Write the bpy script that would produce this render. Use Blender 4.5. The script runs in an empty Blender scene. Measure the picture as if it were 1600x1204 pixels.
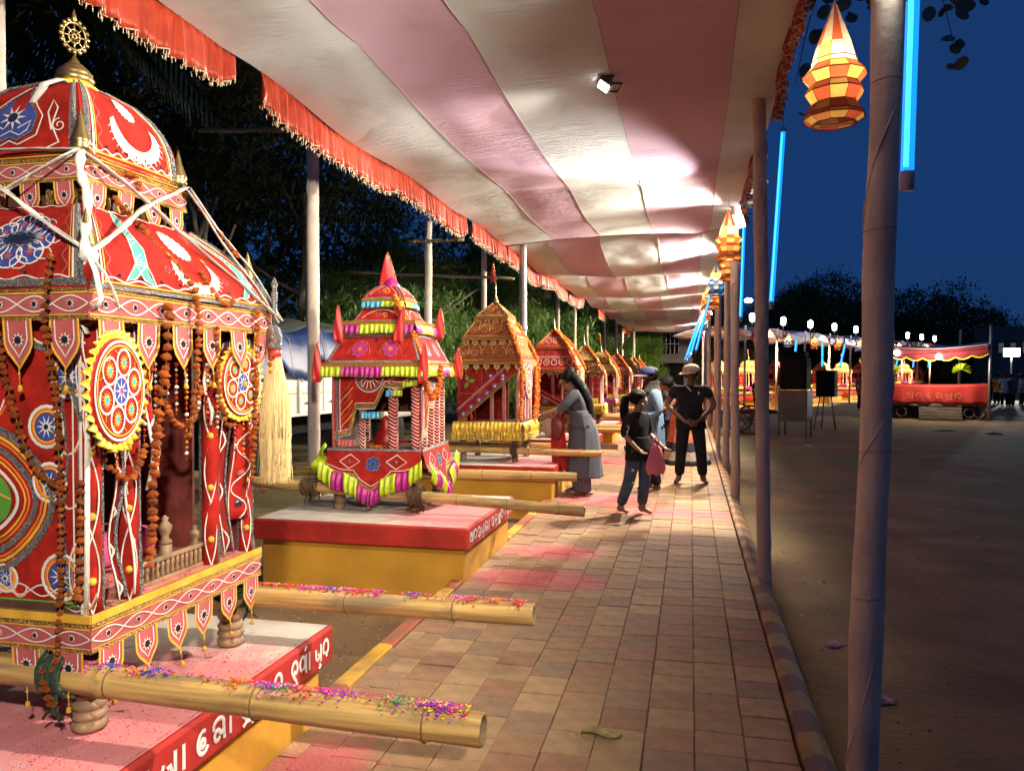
import bpy, math, random
from mathutils import Vector, Matrix, noise
R = math.radians; PI = math.pi
V = Vector
random.seed(7)
S = bpy.context.scene
COL = S.collection
# ------------------------------------------------------------------ camera
CAMZ = 1.55
cd = bpy.data.cameras.new('camera'); cam = bpy.data.objects.new('camera', cd); COL.objects.link(cam)
cam.location = (0, 0, CAMZ); cam.rotation_euler = (R(90-1.05), 0, R(13.1))
cd.sensor_width = 36; cd.lens = 27.0; cd.clip_start = 0.02; cd.clip_end = 900
S.camera = cam
# ------------------------------------------------------------------ world
w = bpy.data.worlds.new('World'); S.world = w; w.use_nodes = True
nt = w.node_tree; bg = nt.nodes['Background']
sk = nt.nodes.new('ShaderNodeTexSky'); sk.sky_type = 'NISHITA'; sk.sun_disc = False
sk.sun_elevation = R(1.5); sk.sun_rotation = R(250); sk.ozone_density = 6.0; sk.dust_density = 0.3
hs = nt.nodes.new('ShaderNodeHueSaturation'); hs.inputs['Saturation'].default_value = 1.25
hs.inputs['Value'].default_value = 1.0
tint = nt.nodes.new('ShaderNodeMix'); tint.data_type = 'RGBA'; tint.blend_type = 'MULTIPLY'
tint.inputs[0].default_value = 1.0
nt.links.new(sk.outputs[0], hs.inputs['Color']); nt.links.new(hs.outputs[0], tint.inputs[6])
tint.inputs[7].default_value = (0.40, 0.80, 1.35, 1)
dusk = nt.nodes.new('ShaderNodeMix'); dusk.data_type = 'RGBA'; dusk.inputs[0].default_value = .75; dusk.inputs[7].default_value = (.15, .62, 2.15, 1)
nt.links.new(tint.outputs[2], dusk.inputs[6]); nt.links.new(dusk.outputs[2], bg.inputs[0]); bg.inputs[1].default_value = 0.047
sl = bpy.data.lights.new('sun', 'SUN'); sl.energy = 0.02; sl.angle = R(12); sl.color = (1, .8, .65)
so = bpy.data.objects.new('sun', sl); COL.objects.link(so); so.rotation_euler = (R(80), 0, R(110))
vs = S.view_settings; vs.view_transform = 'Standard'; vs.look = 'None'; vs.gamma = 1; vs.use_curve_mapping = False
vs.exposure = 0.68
S.render.engine = 'CYCLES'; S.cycles.use_denoising = True
S.cycles.max_bounces = 6; S.cycles.diffuse_bounces = 4; S.cycles.glossy_bounces = 2; S.cycles.transmission_bounces = 4
S.cycles.transparent_max_bounces = 8; S.cycles.caustics_reflective = False; S.cycles.caustics_refractive = False
S.cycles.sample_clamp_indirect = 4.0

# ------------------------------------------------------------------ lamps of the place (floodlights on the poles)
def lamp(name, kind, loc, energy, color=(1, .93, .8), aim=None, cone=110, blend=.5, size=.1, parent=None):
    l = bpy.data.lights.new(name, kind); l.energy = energy; l.color = color
    if kind == 'SPOT': l.spot_size = R(cone); l.spot_blend = blend
    l.shadow_soft_size = size
    o = bpy.data.objects.new(name, l); COL.objects.link(o); o.location = loc
    if aim is not None: o.rotation_euler = (V(aim)-V(loc)).to_track_quat('-Z', 'Y').to_euler()
    return o
WARM = (1, .88, .69); NEUT = (.93, .97, 1.0)
L1 = (0.62, 2.9, 2.92)
lamp('flood_lamp', 'SPOT', L1, 560, WARM, (-2.6, 3.15, 1.95), 118, .75, .05)
lamp('flood_lamp', 'SPOT', (.62, -1.0, 3.1), 640, WARM, (-2.8, 2.6, 1.4), 84, .75, .08)
FLOODS = [(.50, 9.72, 3.43), (.50, 17.4, 3.43), (.50, 24.5, 3.43), (.5, 31.5, 3.43), (.50, 13.0, 3.40), (.50, 21.0, 3.40)]
for i, p in enumerate(FLOODS):
    lamp('flood_lamp', 'SPOT', p, (1450, 1450, 1200, 1500, 1150, 1100)[i], WARM, (p[0]-3.2, p[1]+(5 if i == 3 else -1.5), 1.1), (124 if i == 0 else 130), .5, .07)
# the flood by the third pole also throws a beam along the underside of the canopy
lamp('flood_beam', 'SPOT', (.30, 9.2, 2.70), 400, (1, .93, .84), (-.78, 7.6, 3.66), 46, .6, .04)
LHOLE = (-.64, 5.44, 3.50)
lamp('small_flood_lamp', 'SPOT', LHOLE, 300, WARM, (-3.4, 6.9, 1.2), 100, .6, .04)
# ------------------------------------------------------------------ material helpers
MATS = {}
def lk(t, a, b): t.links.new(a, b)
def mat(name, col, rough=.7, metal=0, var=.0, vscale=6, bump=0, bscale=60, col2=None, kind='noise', spec=.4,
        emit=None, estr=0, sheen=0, objrand=0, coords='Object', trans=0):
    if name in MATS: return MATS[name]
    m = bpy.data.materials.new(name); m.use_nodes = True; t = m.node_tree; N = t.nodes
    b = N['Principled BSDF']; b.inputs['Roughness'].default_value = rough; b.inputs['Metallic'].default_value = metal
    b.inputs['Specular IOR Level'].default_value = spec
    c = (*col, 1); tc = N.new('ShaderNodeTexCoord')
    if sheen: b.inputs['Sheen Weight'].default_value = sheen
    src = None
    if var or col2:
        n = N.new('ShaderNodeTexNoise'); n.inputs['Scale'].default_value = vscale; n.inputs['Detail'].default_value = 6
        lk(t, tc.outputs[coords], n.inputs['Vector'])
        cr = N.new('ShaderNodeValToRGB'); lk(t, n.outputs[0], cr.inputs[0])
        c2 = col2 or tuple(x*(1-var) for x in col)
        cr.color_ramp.elements[0].color = (*c2, 1); cr.color_ramp.elements[1].color = c
        cr.color_ramp.elements[0].position = .35; cr.color_ramp.elements[1].position = .65
        src = cr.outputs[0]
    if objrand:
        oi = N.new('ShaderNodeObjectInfo'); h = N.new('ShaderNodeHueSaturation')
        mr = N.new('ShaderNodeMapRange'); mr.inputs[3].default_value = 1-objrand; mr.inputs[4].default_value = 1+objrand
        lk(t, oi.outputs['Random'], mr.inputs[0]); lk(t, mr.outputs[0], h.inputs['Value'])
        if src: lk(t, src, h.inputs['Color'])
        else: h.inputs['Color'].default_value = c
        src = h.outputs[0]
    if src: lk(t, src, b.inputs['Base Color'])
    else: b.inputs['Base Color'].default_value = c
    if bump:
        if kind == 'noise':
            bn = N.new('ShaderNodeTexNoise'); bn.inputs['Scale'].default_value = bscale; bn.inputs['Detail'].default_value = 5; bo = bn.outputs[0]
        elif kind == 'voronoi':
            bn = N.new('ShaderNodeTexVoronoi'); bn.inputs['Scale'].default_value = bscale; bo = bn.outputs[0]
        else:
            bn = N.new('ShaderNodeTexWave'); bn.inputs['Scale'].default_value = bscale; bn.inputs['Distortion'].default_value = 3; bo = bn.outputs[1]
        lk(t, tc.outputs[coords], bn.inputs['Vector'])
        bp = N.new('ShaderNodeBump'); bp.inputs['Strength'].default_value = bump; bp.inputs['Distance'].default_value = .01
        lk(t, bo, bp.inputs['Height']); lk(t, bp.outputs[0], b.inputs['Normal'])
    if emit: b.inputs['Emission Color'].default_value = (*emit, 1); b.inputs['Emission Strength'].default_value = estr
    if trans:
        tr = N.new('ShaderNodeBsdfTranslucent'); mx = N.new('ShaderNodeMixShader'); mx.inputs[0].default_value = trans
        if src: lk(t, src, tr.inputs[0])
        else: tr.inputs[0].default_value = c
        lk(t, b.outputs[0], mx.inputs[1]); lk(t, tr.outputs[0], mx.inputs[2]); lk(t, mx.outputs[0], N['Material Output'].inputs[0])
    MATS[name] = m; return m
def cloth(name, col, var=.3, bump=.35, **k):
    return mat(name, col, rough=.85, var=var, vscale=14, bump=bump, bscale=180, spec=.2, **k)
M = {}
M['red'] = cloth('red cloth', (.40, .016, .010), var=.45)
M['brownred'] = cloth('russet cloth', (.26, .055, .022))
M['straw'] = cloth('straw coloured cloth', (.52, .30, .13)); M['deepred'] = cloth('deep red cloth', (.25, .014, .012))
M['pink'] = cloth('pink cloth', (.46, .105, .11)); M['white'] = mat('white cord', (.80, .76, .70), .8, bump=.6, bscale=300, var=.2)
M['yellow'] = cloth('yellow cloth', (.75, .42, .05)); M['blue'] = cloth('blue applique', (.045, .07, .33))
M['teal'] = cloth('teal applique', (.10, .36, .34)); M['green'] = cloth('green applique', (.12, .38, .05))
M['orange'] = cloth('orange thread', (.75, .17, .03)); M['sky'] = cloth('sky blue applique', (.05, .36, .62))
M['lime'] = mat('lime satin', (.48, .60, .03), .35, var=.25, vscale=28, spec=.4, bump=.5, bscale=60)
M['magenta'] = mat('magenta satin', (.42, .02, .22), .35, var=.3, vscale=28, spec=.4, bump=.5, bscale=60)
M['cyan'] = mat('cyan satin', (.05, .38, .62), .35, var=.3, vscale=28, spec=.4, bump=.5, bscale=60)
M['bluesat'] = mat('blue satin', (.03, .05, .45), .35, var=.3, vscale=28, spec=.4, bump=.5, bscale=60)
M['goldsat'] = mat('gold satin', (.85, .56, .07), .34, metal=.1, var=.45, vscale=16, spec=.6)
M['yelsat'] = mat('yellow satin', (.82, .60, .05), .35, var=.15, vscale=16, spec=.6)
M['redsat'] = mat('red satin', (.55, .02, .02), .4, var=.3, vscale=12, spec=.5)
M['silver'] = mat('silver lace', (.42, .42, .43), .35, metal=.6, var=.65, vscale=160, bump=1, bscale=220, kind='voronoi')
M['gold'] = mat('gold braid', (.62, .38, .12), .38, metal=.55, var=.6, vscale=140, bump=1, bscale=200, kind='voronoi')
M['mirror'] = mat('mirror bead', (.16, .17, .24), .12, metal=.9)
M['brass'] = mat('brass', (.44, .33, .14), .34, metal=.95, var=.45, vscale=9)
M['wood'] = mat('painted wood', (.34, .21, .12), .6, var=.45, vscale=10, bump=.4, bscale=40)
M['darkwood'] = mat('dark wood', (.10, .045, .03), .6, var=.4, vscale=8, bump=.3, bscale=40)
M['oldwood'] = mat('red stained wood', (.24, .05, .04), .65, var=.6, vscale=7, bump=.4, bscale=30)
M['marigold'] = mat('marigold', (.78, .17, .012), .85, bump=1, bscale=90, kind='voronoi', objrand=.3)
M['driedmarigold'] = mat('dried marigold', (.76, .17, .018), .9, bump=1, bscale=120, kind='voronoi', objrand=.35)
M['string'] = mat('thread', (.35, .25, .16), .9)
M['rope'] = mat('green rope', (.10, .16, .10), .9, var=.4, vscale=40, bump=1, bscale=120, kind='wave')
M['brownrope'] = mat('brown rope', (.26, .15, .08), .9, var=.4, vscale=40, bump=1, bscale=120, kind='wave')
M['hair'] = mat('black hair', (.006, .005, .005), .6, spec=.12, bump=.6, bscale=90, kind='wave')
M['skin'] = mat('brown skin', (.17, .075, .045), .55, var=.15, vscale=8)
M['skinw'] = mat('light brown skin', (.30, .15, .09), .55, var=.15, vscale=8)
M['galv'] = mat('galvanised steel', (.50, .50, .50), .35, metal=.8, var=.3, vscale=4)
M['black'] = mat('black paint', (.005, .005, .006), .8, spec=.1)
M['grey'] = mat('grey metal', (.09, .09, .09), .5, metal=.5, var=.3, vscale=5)
M['whitepaint'] = mat('white paint', (.70, .69, .66), .5, var=.12, vscale=4)
M['powder'] = mat('pink powder', (.70, .09, .26), .95)
# ------------------------------------------------------------------ object helpers
def tag(o, label=None, cat=None, group=None, kind=None):
    if label: o['label'] = label
    if cat: o['category'] = cat
    if group: o['group'] = group
    if kind: o['kind'] = kind
    return o
def empty(name, loc=(0, 0, 0), rz=0, label=None, cat=None, group=None, parent=None):
    o = bpy.data.objects.new(name, None); COL.objects.link(o); o.location = loc; o.rotation_euler = (0, 0, rz)
    o.empty_display_size = .1; o.parent = parent
    return tag(o, label, cat, group)
def link(name, me, parent=None, loc=(0, 0, 0), rot=(0, 0, 0), scale=(1, 1, 1)):
    o = bpy.data.objects.new(name, me); COL.objects.link(o); o.parent = parent
    o.location = loc; o.rotation_euler = rot; o.scale = scale; return o
KIDS = {}
def tree_copy(o, parent=None):
    c = o.copy(); COL.objects.link(c); c.parent = parent
    for ch in list(o.children): tree_copy(ch, c)
    return c
class MB:
    def __init__(s): s.v = []; s.f = []; s.m = []; s.mats = []; s.cur = 0
    def use(s, key):
        m = M[key] if isinstance(key, str) else key
        if m not in s.mats: s.mats.append(m)
        s.cur = s.mats.index(m); return s
    def face(s, *idx): s.f.append(idx); s.m.append(s.cur)
    def quad(s, a, b, c, d):
        n = len(s.v); s.v += [V(a), V(b), V(c), V(d)]; s.face(n, n+1, n+2, n+3)
    def box(s, x0, x1, y0, y1, z0, z1, M4=None):
        n = len(s.v)
        p = [V((x, y, z)) for z in (z0, z1) for y in (y0, y1) for x in (x0, x1)]
        if M4: p = [M4 @ q for q in p]
        s.v += p
        for q in ((0, 2, 3, 1), (4, 5, 7, 6), (0, 1, 5, 4), (2, 6, 7, 3), (0, 4, 6, 2), (1, 3, 7, 5)): s.face(*[n+i for i in q])
    def tube(s, pts, rad, n=10, caps=True, ry=None, jit=0):
        pts = [V(p) for p in pts]; k = len(pts)
        if not hasattr(rad, '__len__'): rad = [rad]*k
        base = len(s.v); up = None
        for i, p in enumerate(pts):
            d = (pts[min(i+1, k-1)]-pts[max(i-1, 0)]); d = d.normalized() if d.length > 1e-9 else V((0, 0, 1))
            if up is None: up = V((0, 0, 1)) if abs(d.z) < .9 else V((1, 0, 0))
            a = d.cross(up).normalized(); b = a.cross(d).normalized(); up = b
            r = rad[i]; r2 = r if ry is None else (ry[i] if hasattr(ry, '__len__') else ry)
            for j in range(n):
                t = 2*PI*j/n; q = 1+random.uniform(-jit, jit) if jit else 1
                s.v.append(p+a*math.cos(t)*r*q+b*math.sin(t)*r2*q)
        for i in range(k-1):
            for j in range(n):
                s.face(base+i*n+j, base+i*n+(j+1) % n, base+(i+1)*n+(j+1) % n, base+(i+1)*n+j)
        if caps:
            s.face(*[base+j for j in range(n)][::-1]); s.face(*[base+(k-1)*n+j for j in range(n)])
    def lathe(s, prof, c=(0, 0, 0), n=16, M4=None, sx=1, sy=1):
        base = len(s.v); c = V(c)
        for (r, z) in prof:
            for j in range(n):
                t = 2*PI*j/n; q = V((r*math.cos(t)*sx, r*math.sin(t)*sy, z))
                s.v.append((M4 @ q if M4 else q)+c)
        for i in range(len(prof)-1):
            for j in range(n): s.face(base+i*n+j, base+i*n+(j+1) % n, base+(i+1)*n+(j+1) % n, base+(i+1)*n+j)
        s.face(*[base+j for j in range(n)][::-1]); s.face(*[base+(len(prof)-1)*n+j for j in range(n)])
    def grid(s, fn, nu, nv):
        base = len(s.v)
        for j in range(nv+1):
            for i in range(nu+1): s.v.append(V(fn(i/nu, j/nv)))
        for j in range(nv):
            for i in range(nu):
                a = base+j*(nu+1)+i; s.face(a, a+1, a+nu+2, a+nu+1)
    def blob(s, c, r, sz=1, n=6, rings=4, jit=0):
        prof = [(math.sin(PI*i/rings)*r+1e-4, -math.cos(PI*i/rings)*r*sz) for i in range(rings+1)]
        b0 = len(s.v); s.lathe(prof, c, n)
        if jit:
            for i in range(b0, len(s.v)): s.v[i] = V(c)+(s.v[i]-V(c))*(1+random.uniform(-jit, jit))
    def mesh(s, name, smooth=True):
        me = bpy.data.meshes.new(name); me.from_pydata([tuple(p) for p in s.v], [], s.f)
        for m in s.mats: me.materials.append(m)
        if len(s.mats) > 1: me.polygons.foreach_set('material_index', s.m)
        me.polygons.foreach_set('use_smooth', [smooth]*len(s.f)); me.update(); return me
    def build(s, name, parent=None, smooth=True, bevel=0, solid=0, loc=(0, 0, 0), rot=(0, 0, 0), kind=None):
        o = link(name, s.mesh(name, smooth), parent, loc, rot)
        if solid:
            md = o.modifiers.new('solid', 'SOLIDIFY'); md.thickness = solid; md.offset = 0
        if bevel:
            md = o.modifiers.new('bevel', 'BEVEL'); md.width = bevel; md.segments = 2; md.limit_method = 'ANGLE'
        if kind: o['kind'] = kind
        return o
def struct(o): o['kind'] = 'structure'; return o
def arc(cx, cy, rx, ry, a0, a1, n=10):
    return [(cx+rx*math.cos(R(a0+(a1-a0)*i/n)), cy+ry*math.sin(R(a0+(a1-a0)*i/n))) for i in range(n+1)]
# ---- needlework laid on a surface patch: real raised cords and patches of cloth
class Deco:
    def __init__(s, patch, W, H, lift=.0016): s.p = patch; s.W = W; s.H = H; s.l = lift; s.mb = MB(); s.cache = {}
    def P(s, x, y, l):
        u = x/s.W; v = y/s.H; p = V(s.p(u, v)); e = .02
        a = V(s.p(u+e, v))-V(s.p(u-e, v)); b = V(s.p(u, v+e))-V(s.p(u, v-e)); n = a.cross(b).normalized()
        return p+n*s.l*l
    def stroke(s, pts, w, col, l=2, closed=False, seg=.05):
        s.mb.use(col)
        if closed: pts = list(pts)+[pts[0]]
        q = [pts[0]]
        for a, b in zip(pts, pts[1:]):
            L = math.hypot(b[0]-a[0], b[1]-a[1]); k = max(1, int(L/seg))
            for i in range(1, k+1): q.append((a[0]+(b[0]-a[0])*i/k, a[1]+(b[1]-a[1])*i/k))
        base = len(s.mb.v); k = len(q)
        for i, p in enumerate(q):
            a = q[max(i-1, 0)]; b = q[min(i+1, k-1)]
            if closed and i in (0, k-1): a = q[-2]; b = q[1]
            dx, dy = b[0]-a[0], b[1]-a[1]; L = math.hypot(dx, dy) or 1; nx, ny = -dy/L*w/2, dx/L*w/2
            s.mb.v += [s.P(p[0]-nx, p[1]-ny, l), s.P(p[0], p[1], l+max(.7, w*.25/s.l)), s.P(p[0]+nx, p[1]+ny, l)]
        for i in range(k-1):
            o = base+i*3; s.mb.face(o, o+3, o+4, o+1); s.mb.face(o+1, o+4, o+5, o+2)
    def fill(s, pts, col, l=1):
        s.mb.use(col); n = len(pts); cx = sum(p[0] for p in pts)/n; cy = sum(p[1] for p in pts)/n
        b = len(s.mb.v); s.mb.v.append(s.P(cx, cy, l+.3)); s.mb.v += [s.P(x, y, l) for x, y in pts]
        for i in range(n): s.mb.face(b, b+1+i, b+1+(i+1) % n)
    def disc(s, cx, cy, r, col, l=1, n=12, ry=None): s.fill(arc(cx, cy, r, ry or r, 0, 360*(n-1)/n, n-1), col, l)
    def ring(s, cx, cy, r, w, col, l=2, n=18, ry=None): s.stroke(arc(cx, cy, r, ry or r, 0, 360*(n-1)/n, n-1), w, col, l, True)
    def star(s, cx, cy, r, k, col, l=2, inner=.4, rot=0):
        s.fill([(cx+(r if i % 2 == 0 else r*inner)*math.cos(R(rot)+PI*i/k), cy+(r if i % 2 == 0 else r*inner)*math.sin(R(rot)+PI*i/k)) for i in range(2*k)], col, l)
    def flower(s, cx, cy, r, k=8, petal='blue', cord='white', mid='orange', l=1):
        s.fill([(cx+r*(1+.16*math.cos(k*a))*math.cos(a), cy+r*(1+.16*math.cos(k*a))*math.sin(a)) for a in [2*PI*i/(k*4) for i in range(k*4)]], petal, l)
        s.stroke([(cx+r*(1.02+.16*math.cos(k*a))*math.cos(a), cy+r*(1.02+.16*math.cos(k*a))*math.sin(a)) for a in [2*PI*i/(k*4) for i in range(k*4)]], r*.11, cord, l+1, True)
        s.star(cx, cy, r*.75, k, cord, l+1, .3); s.disc(cx, cy, r*.28, mid, l+2); s.ring(cx, cy, r*.30, r*.07, cord, l+2, 10)
    def wave(s, x0, x1, y, h, n, cord='white', w=.004, mirror='mirror', l=2):
        for sg in (1, -1):
            k = n*8; s.stroke([(x0+(x1-x0)*i/k, y+sg*h*math.sin(PI*n*i/k)) for i in range(k+1)], w, cord, l, seg=1)
        for i in range(n):
            cx = x0+(x1-x0)*(i+.5)/n; s.star(cx, y, h*.62, 8, cord, l, .55); s.disc(cx, y, h*.36, mirror, l+1, 8)
    def spiral(s, cx, cy, r, turns, w, col, l=2, rot=0, sg=1):
        k = int(turns*14); s.stroke([(cx+r*(1-.8*i/k)*math.cos(R(rot)+sg*2*PI*turns*i/k), cy+r*(1-.8*i/k)*math.sin(R(rot)+sg*2*PI*turns*i/k)) for i in range(k+1)], w, col, l)
    def done(s, name, parent, **k):
        return s.mb.build(name, parent, **k)
# ------------------------------------------------------------------ procedural ground-type materials
def powder_mix(m, spots, base_socket_name='Base Color', col=(.62, .06, .16), soft=.5, nscale=9, strength=.85):
    """fallen coloured powder: stains of their own shape round the given world points (x, y, radius)"""
    t = m.node_tree; N = t.nodes; b = N['Principled BSDF']; inp = b.inputs[base_socket_name]
    g = N.new('ShaderNodeNewGeometry'); acc = None
    for (x, y, rx, ry) in spots:
        mp = N.new('ShaderNodeMapping'); mp.inputs['Location'].default_value = (-x/rx, -y/ry, 0); mp.inputs['Scale'].default_value = (1/rx, 1/ry, 0)
        lk(t, g.outputs['Position'], mp.inputs[0])
        ln = N.new('ShaderNodeVectorMath'); ln.operation = 'LENGTH'; lk(t, mp.outputs[0], ln.inputs[0])
        mr = N.new('ShaderNodeMapRange'); mr.inputs[1].default_value = 1; mr.inputs[2].default_value = 0; lk(t, ln.outputs['Value'], mr.inputs[0])
        if acc is None: acc = mr.outputs[0]
        else:
            mx = N.new('ShaderNodeMath'); mx.operation = 'MAXIMUM'; lk(t, acc, mx.inputs[0]); lk(t, mr.outputs[0], mx.inputs[1]); acc = mx.outputs[0]
    n = N.new('ShaderNodeTexNoise'); n.inputs['Scale'].default_value = nscale; n.inputs['Detail'].default_value = 9; n.inputs['Roughness'].default_value = .7
    lk(t, g.outputs['Position'], n.inputs[0])
    ad = N.new('ShaderNodeMath'); ad.operation = 'MULTIPLY_ADD'; lk(t, acc, ad.inputs[0]); ad.inputs[1].default_value = 1.1; lk(t, n.outputs[0], ad.inputs[2])
    mr = N.new('ShaderNodeMapRange'); mr.inputs[1].default_value = .62; mr.inputs[2].default_value = .62+soft; lk(t, ad.outputs[0], mr.inputs[0])
    mu = N.new('ShaderNodeMath'); mu.operation = 'MULTIPLY'; mu.inputs[1].default_value = strength; lk(t, mr.outputs[0], mu.inputs[0])
    v = N.new('ShaderNodeTexNoise'); v.inputs['Scale'].default_value = 420; v.inputs['Detail'].default_value = 4; lk(t, g.outputs['Position'], v.inputs[0])
    cr = N.new('ShaderNodeValToRGB'); cr.color_ramp.elements[0].color = (*col, 1); cr.color_ramp.elements[1].color = (.56, .17, .19, 1)
    cr.color_ramp.elements[0].position = .4; cr.color_ramp.elements[1].position = .62; lk(t, v.outputs[0], cr.inputs[0])
    mx = N.new('ShaderNodeMix'); mx.data_type = 'RGBA'; lk(t, mu.outputs[0], mx.inputs[0]); lk(t, cr.outputs[0], mx.inputs[7])
    if inp.links: lk(t, inp.links[0].from_socket, mx.inputs[6])
    else: mx.inputs[6].default_value = inp.default_value
    lk(t, mx.outputs[2], inp); return m
# platform numbers
PY = [1.70+3.67*i for i in range(10)]   # near edge of each plinth slab
PLEN = 1.50; SX0, SX1 = -3.33, -1.58; SLAB = .405
SPOTS = [(-1.15, 1.9, .75, .55), (-1.1, 5.6, .75, .40), (-1.15, 6.5, .6, .33), (-1.0, 9.3, .8, .6), (-1.1, 13.3, .8, .9), (-1.1, 17, .8, .9), (-1.2, 21, .8, .9), (-.2, 8.6, .9, .35)]
SPOTS += [(-1.4, 2.6, .3, .5)]
# ---------- pavers
pm = [mat('paver '+n, c, .8, var=.26, vscale=11, bump=.7, bscale=60, objrand=.09, coords='Object') for n, c in
      (('brown', (.32, .19, .10)), ('tan', (.37, .24, .125)), ('red', (.31, .165, .095)), ('grey', (.275, .175, .108)))]
for m in pm: powder_mix(m, SPOTS, nscale=15, strength=.72, soft=.45, col=(.50, .035, .07))
def paver_mesh(m, w=.2015, l=.1975, h=.05, e=.004):
    b = MB().use(m); a = w/2; c = l/2
    top = [(-a+e, -c+e, 0), (a-e, -c+e, 0), (a-e, c-e, 0), (-a+e, c-e, 0)]
    mid = [(-a, -c, -e), (a, -c, -e), (a, c, -e), (-a, c, -e)]; low = [(x, y, -h) for x, y, z in mid]
    b.v = [V(p) for p in top+mid+low]; b.face(0, 1, 2, 3)
    for i in range(4):
        j = (i+1) % 4; b.face(4+i, 4+j, j, i); b.face(8+i, 8+j, 4+j, 4+i)
    return b
walk = struct(empty('walkway')); KX0, KX1 = -1.62, .43
me_p = [paver_mesh(m).mesh('paver', False) for m in pm]
me_h = [paver_mesh(m, .12).mesh('paver', False) for m in pm]
bed = MB().use(mat('path bed', (.07, .045, .03), .95, var=.4, vscale=30)); bed.box(KX0, KX1, -3, 42, -.12, -.022)
struct(bed.build('path_bed', walk, smooth=False))
random.seed(3); cells = []
for c in range(10):
    x = KX1-.103-.2045*c; off = random.uniform(0, .2)
    for r in range(212):
        y = -1.2+off+.2015*r
        cells.append((x, y, random.choices(range(4), (4, 3, 3, 3))[0], c))
def inview(x, y): 
    f = .974*y-.2267*x; r = .974*x+.2267*y
    return f > .5 and 1.55/f*1200 < 660
cells.sort(key=lambda q: (not inview(q[0], q[1]), q[1]))
for i, (x, y, k, c) in enumerate(cells[:300]):
    o = link('paver', me_p[k], walk, (x+random.uniform(-.002, .002), y, random.uniform(-.003, .003)), (R(random.uniform(-.7, .7)), R(random.uniform(-.7, .7)), R(random.uniform(-.6, .6))))
far = MB()
for (x, y, k, c) in cells[300:]:
    b = paver_mesh(pm[k]); far.use(pm[k]); o = len(far.v); z = random.uniform(-.003, .003)
    far.v += [V((p.x+x, p.y+y, p.z+z)) for p in b.v]
    for f in b.f: far.face(*[q+o for q in f])
far.build('far_pavers', walk, smooth=False, kind='stuff')
# narrow cut strip along the left kerb
cut = MB()
for r in range(300):
    y = -1+r*.14; cut.use(pm[random.randrange(4)]); z = random.uniform(-.002, .003); x1 = KX1-.2045*10+.095
    cut.box(KX0+.004, x1-.012, y, y+.132, -.05, z)
# ---------- kerbs
def stripe_mat(name, c1, c2, per, skew, spots=None):
    m = mat(name, c1, .75, bump=.35, bscale=60); t = m.node_tree; N = t.nodes
    g = N.new('ShaderNodeNewGeometry'); sp = N.new('ShaderNodeSeparateXYZ'); lk(t, g.outputs[0], sp.inputs[0])
    a = N.new('ShaderNodeMath'); a.operation = 'MULTIPLY_ADD'; lk(t, sp.outputs[0], a.inputs[0]); a.inputs[1].default_value = skew; lk(t, sp.outputs[1], a.inputs[2])
    n = N.new('ShaderNodeTexNoise'); n.inputs['Scale'].default_value = 14; n.inputs['Detail'].default_value = 6; lk(t, g.outputs[0], n.inputs[0])
    a2 = N.new('ShaderNodeMath'); a2.operation = 'MULTIPLY_ADD'; lk(t, n.outputs[0], a2.inputs[0]); a2.inputs[1].default_value = .07; lk(t, a.outputs[0], a2.inputs[2])
    mo = N.new('ShaderNodeMath'); mo.operation = 'PINGPONG'; mo.inputs[1].default_value = per/2; lk(t, a2.outputs[0], mo.inputs[0])
    gt = N.new('ShaderNodeMath'); gt.operation = 'GREATER_THAN'; gt.inputs[1].default_value = per/4; lk(t, mo.outputs[0], gt.inputs[0])
    mx = N.new('ShaderNodeMix'); mx.data_type = 'RGBA'; mx.inputs[6].default_value = (*c1, 1); mx.inputs[7].default_value = (*c2, 1); lk(t, gt.outputs[0], mx.inputs[0])
    n2 = N.new('ShaderNodeTexNoise'); n2.inputs['Scale'].default_value = 5; n2.inputs['Detail'].default_value = 9; lk(t, g.outputs[0], n2.inputs[0])
    mr = N.new('ShaderNodeMapRange'); mr.inputs[1].default_value = .42; mr.inputs[2].default_value = .72; mr.inputs[4].default_value = .8; lk(t, n2.outputs[0], mr.inputs[0])
    m2 = N.new('ShaderNodeMix'); m2.data_type = 'RGBA'; lk(t, mr.outputs[0], m2.inputs[0]); lk(t, mx.outputs[2], m2.inputs[6]); m2.inputs[7].default_value = (.16, .10, .075, 1)
    lk(t, m2.outputs[2], N['Principled BSDF'].inputs['Base Color']); return m
KR = stripe_mat('painted kerb right', (.36, .20, .05), (.18, .06, .045), .42, -.9)
KL = stripe_mat('painted kerb left', (.60, .34, .03), (.34, .09, .04), 1.15, .2)
kb = MB().use(KR)
prof = [(KX1+.006, -.05), (KX1+.008, .012), (KX1+.02, .022), (KX1+.06, .02), (KX1+.10, .002), (KX1+.14, -.04), (KX1+.165, -.09), (KX1+.18, -.17)]
for j in range(108):
    y0 = -2.5+j*.42; 
    for (a, b) in zip(prof, prof[1:]): kb.quad((a[0], y0, a[1]), (b[0], y0, b[1]), (b[0], y0+.418, b[1]), (a[0], y0+.418, a[1]))
struct(kb.build('kerb'))
kb = MB().use(KL)
ys = [-3]+[v for y in PY for v in (y+.045, y+PLEN-.045)]+[42]
for a, b in zip(ys[::2], ys[1::2]): kb.box(-1.72, -1.628, a, b, -.40, .012)
struct(kb.build('kerb', smooth=False, bevel=.008))
struct(cut.build('edge_pavers', walk, smooth=False))['kind'] = 'stuff'
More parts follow.
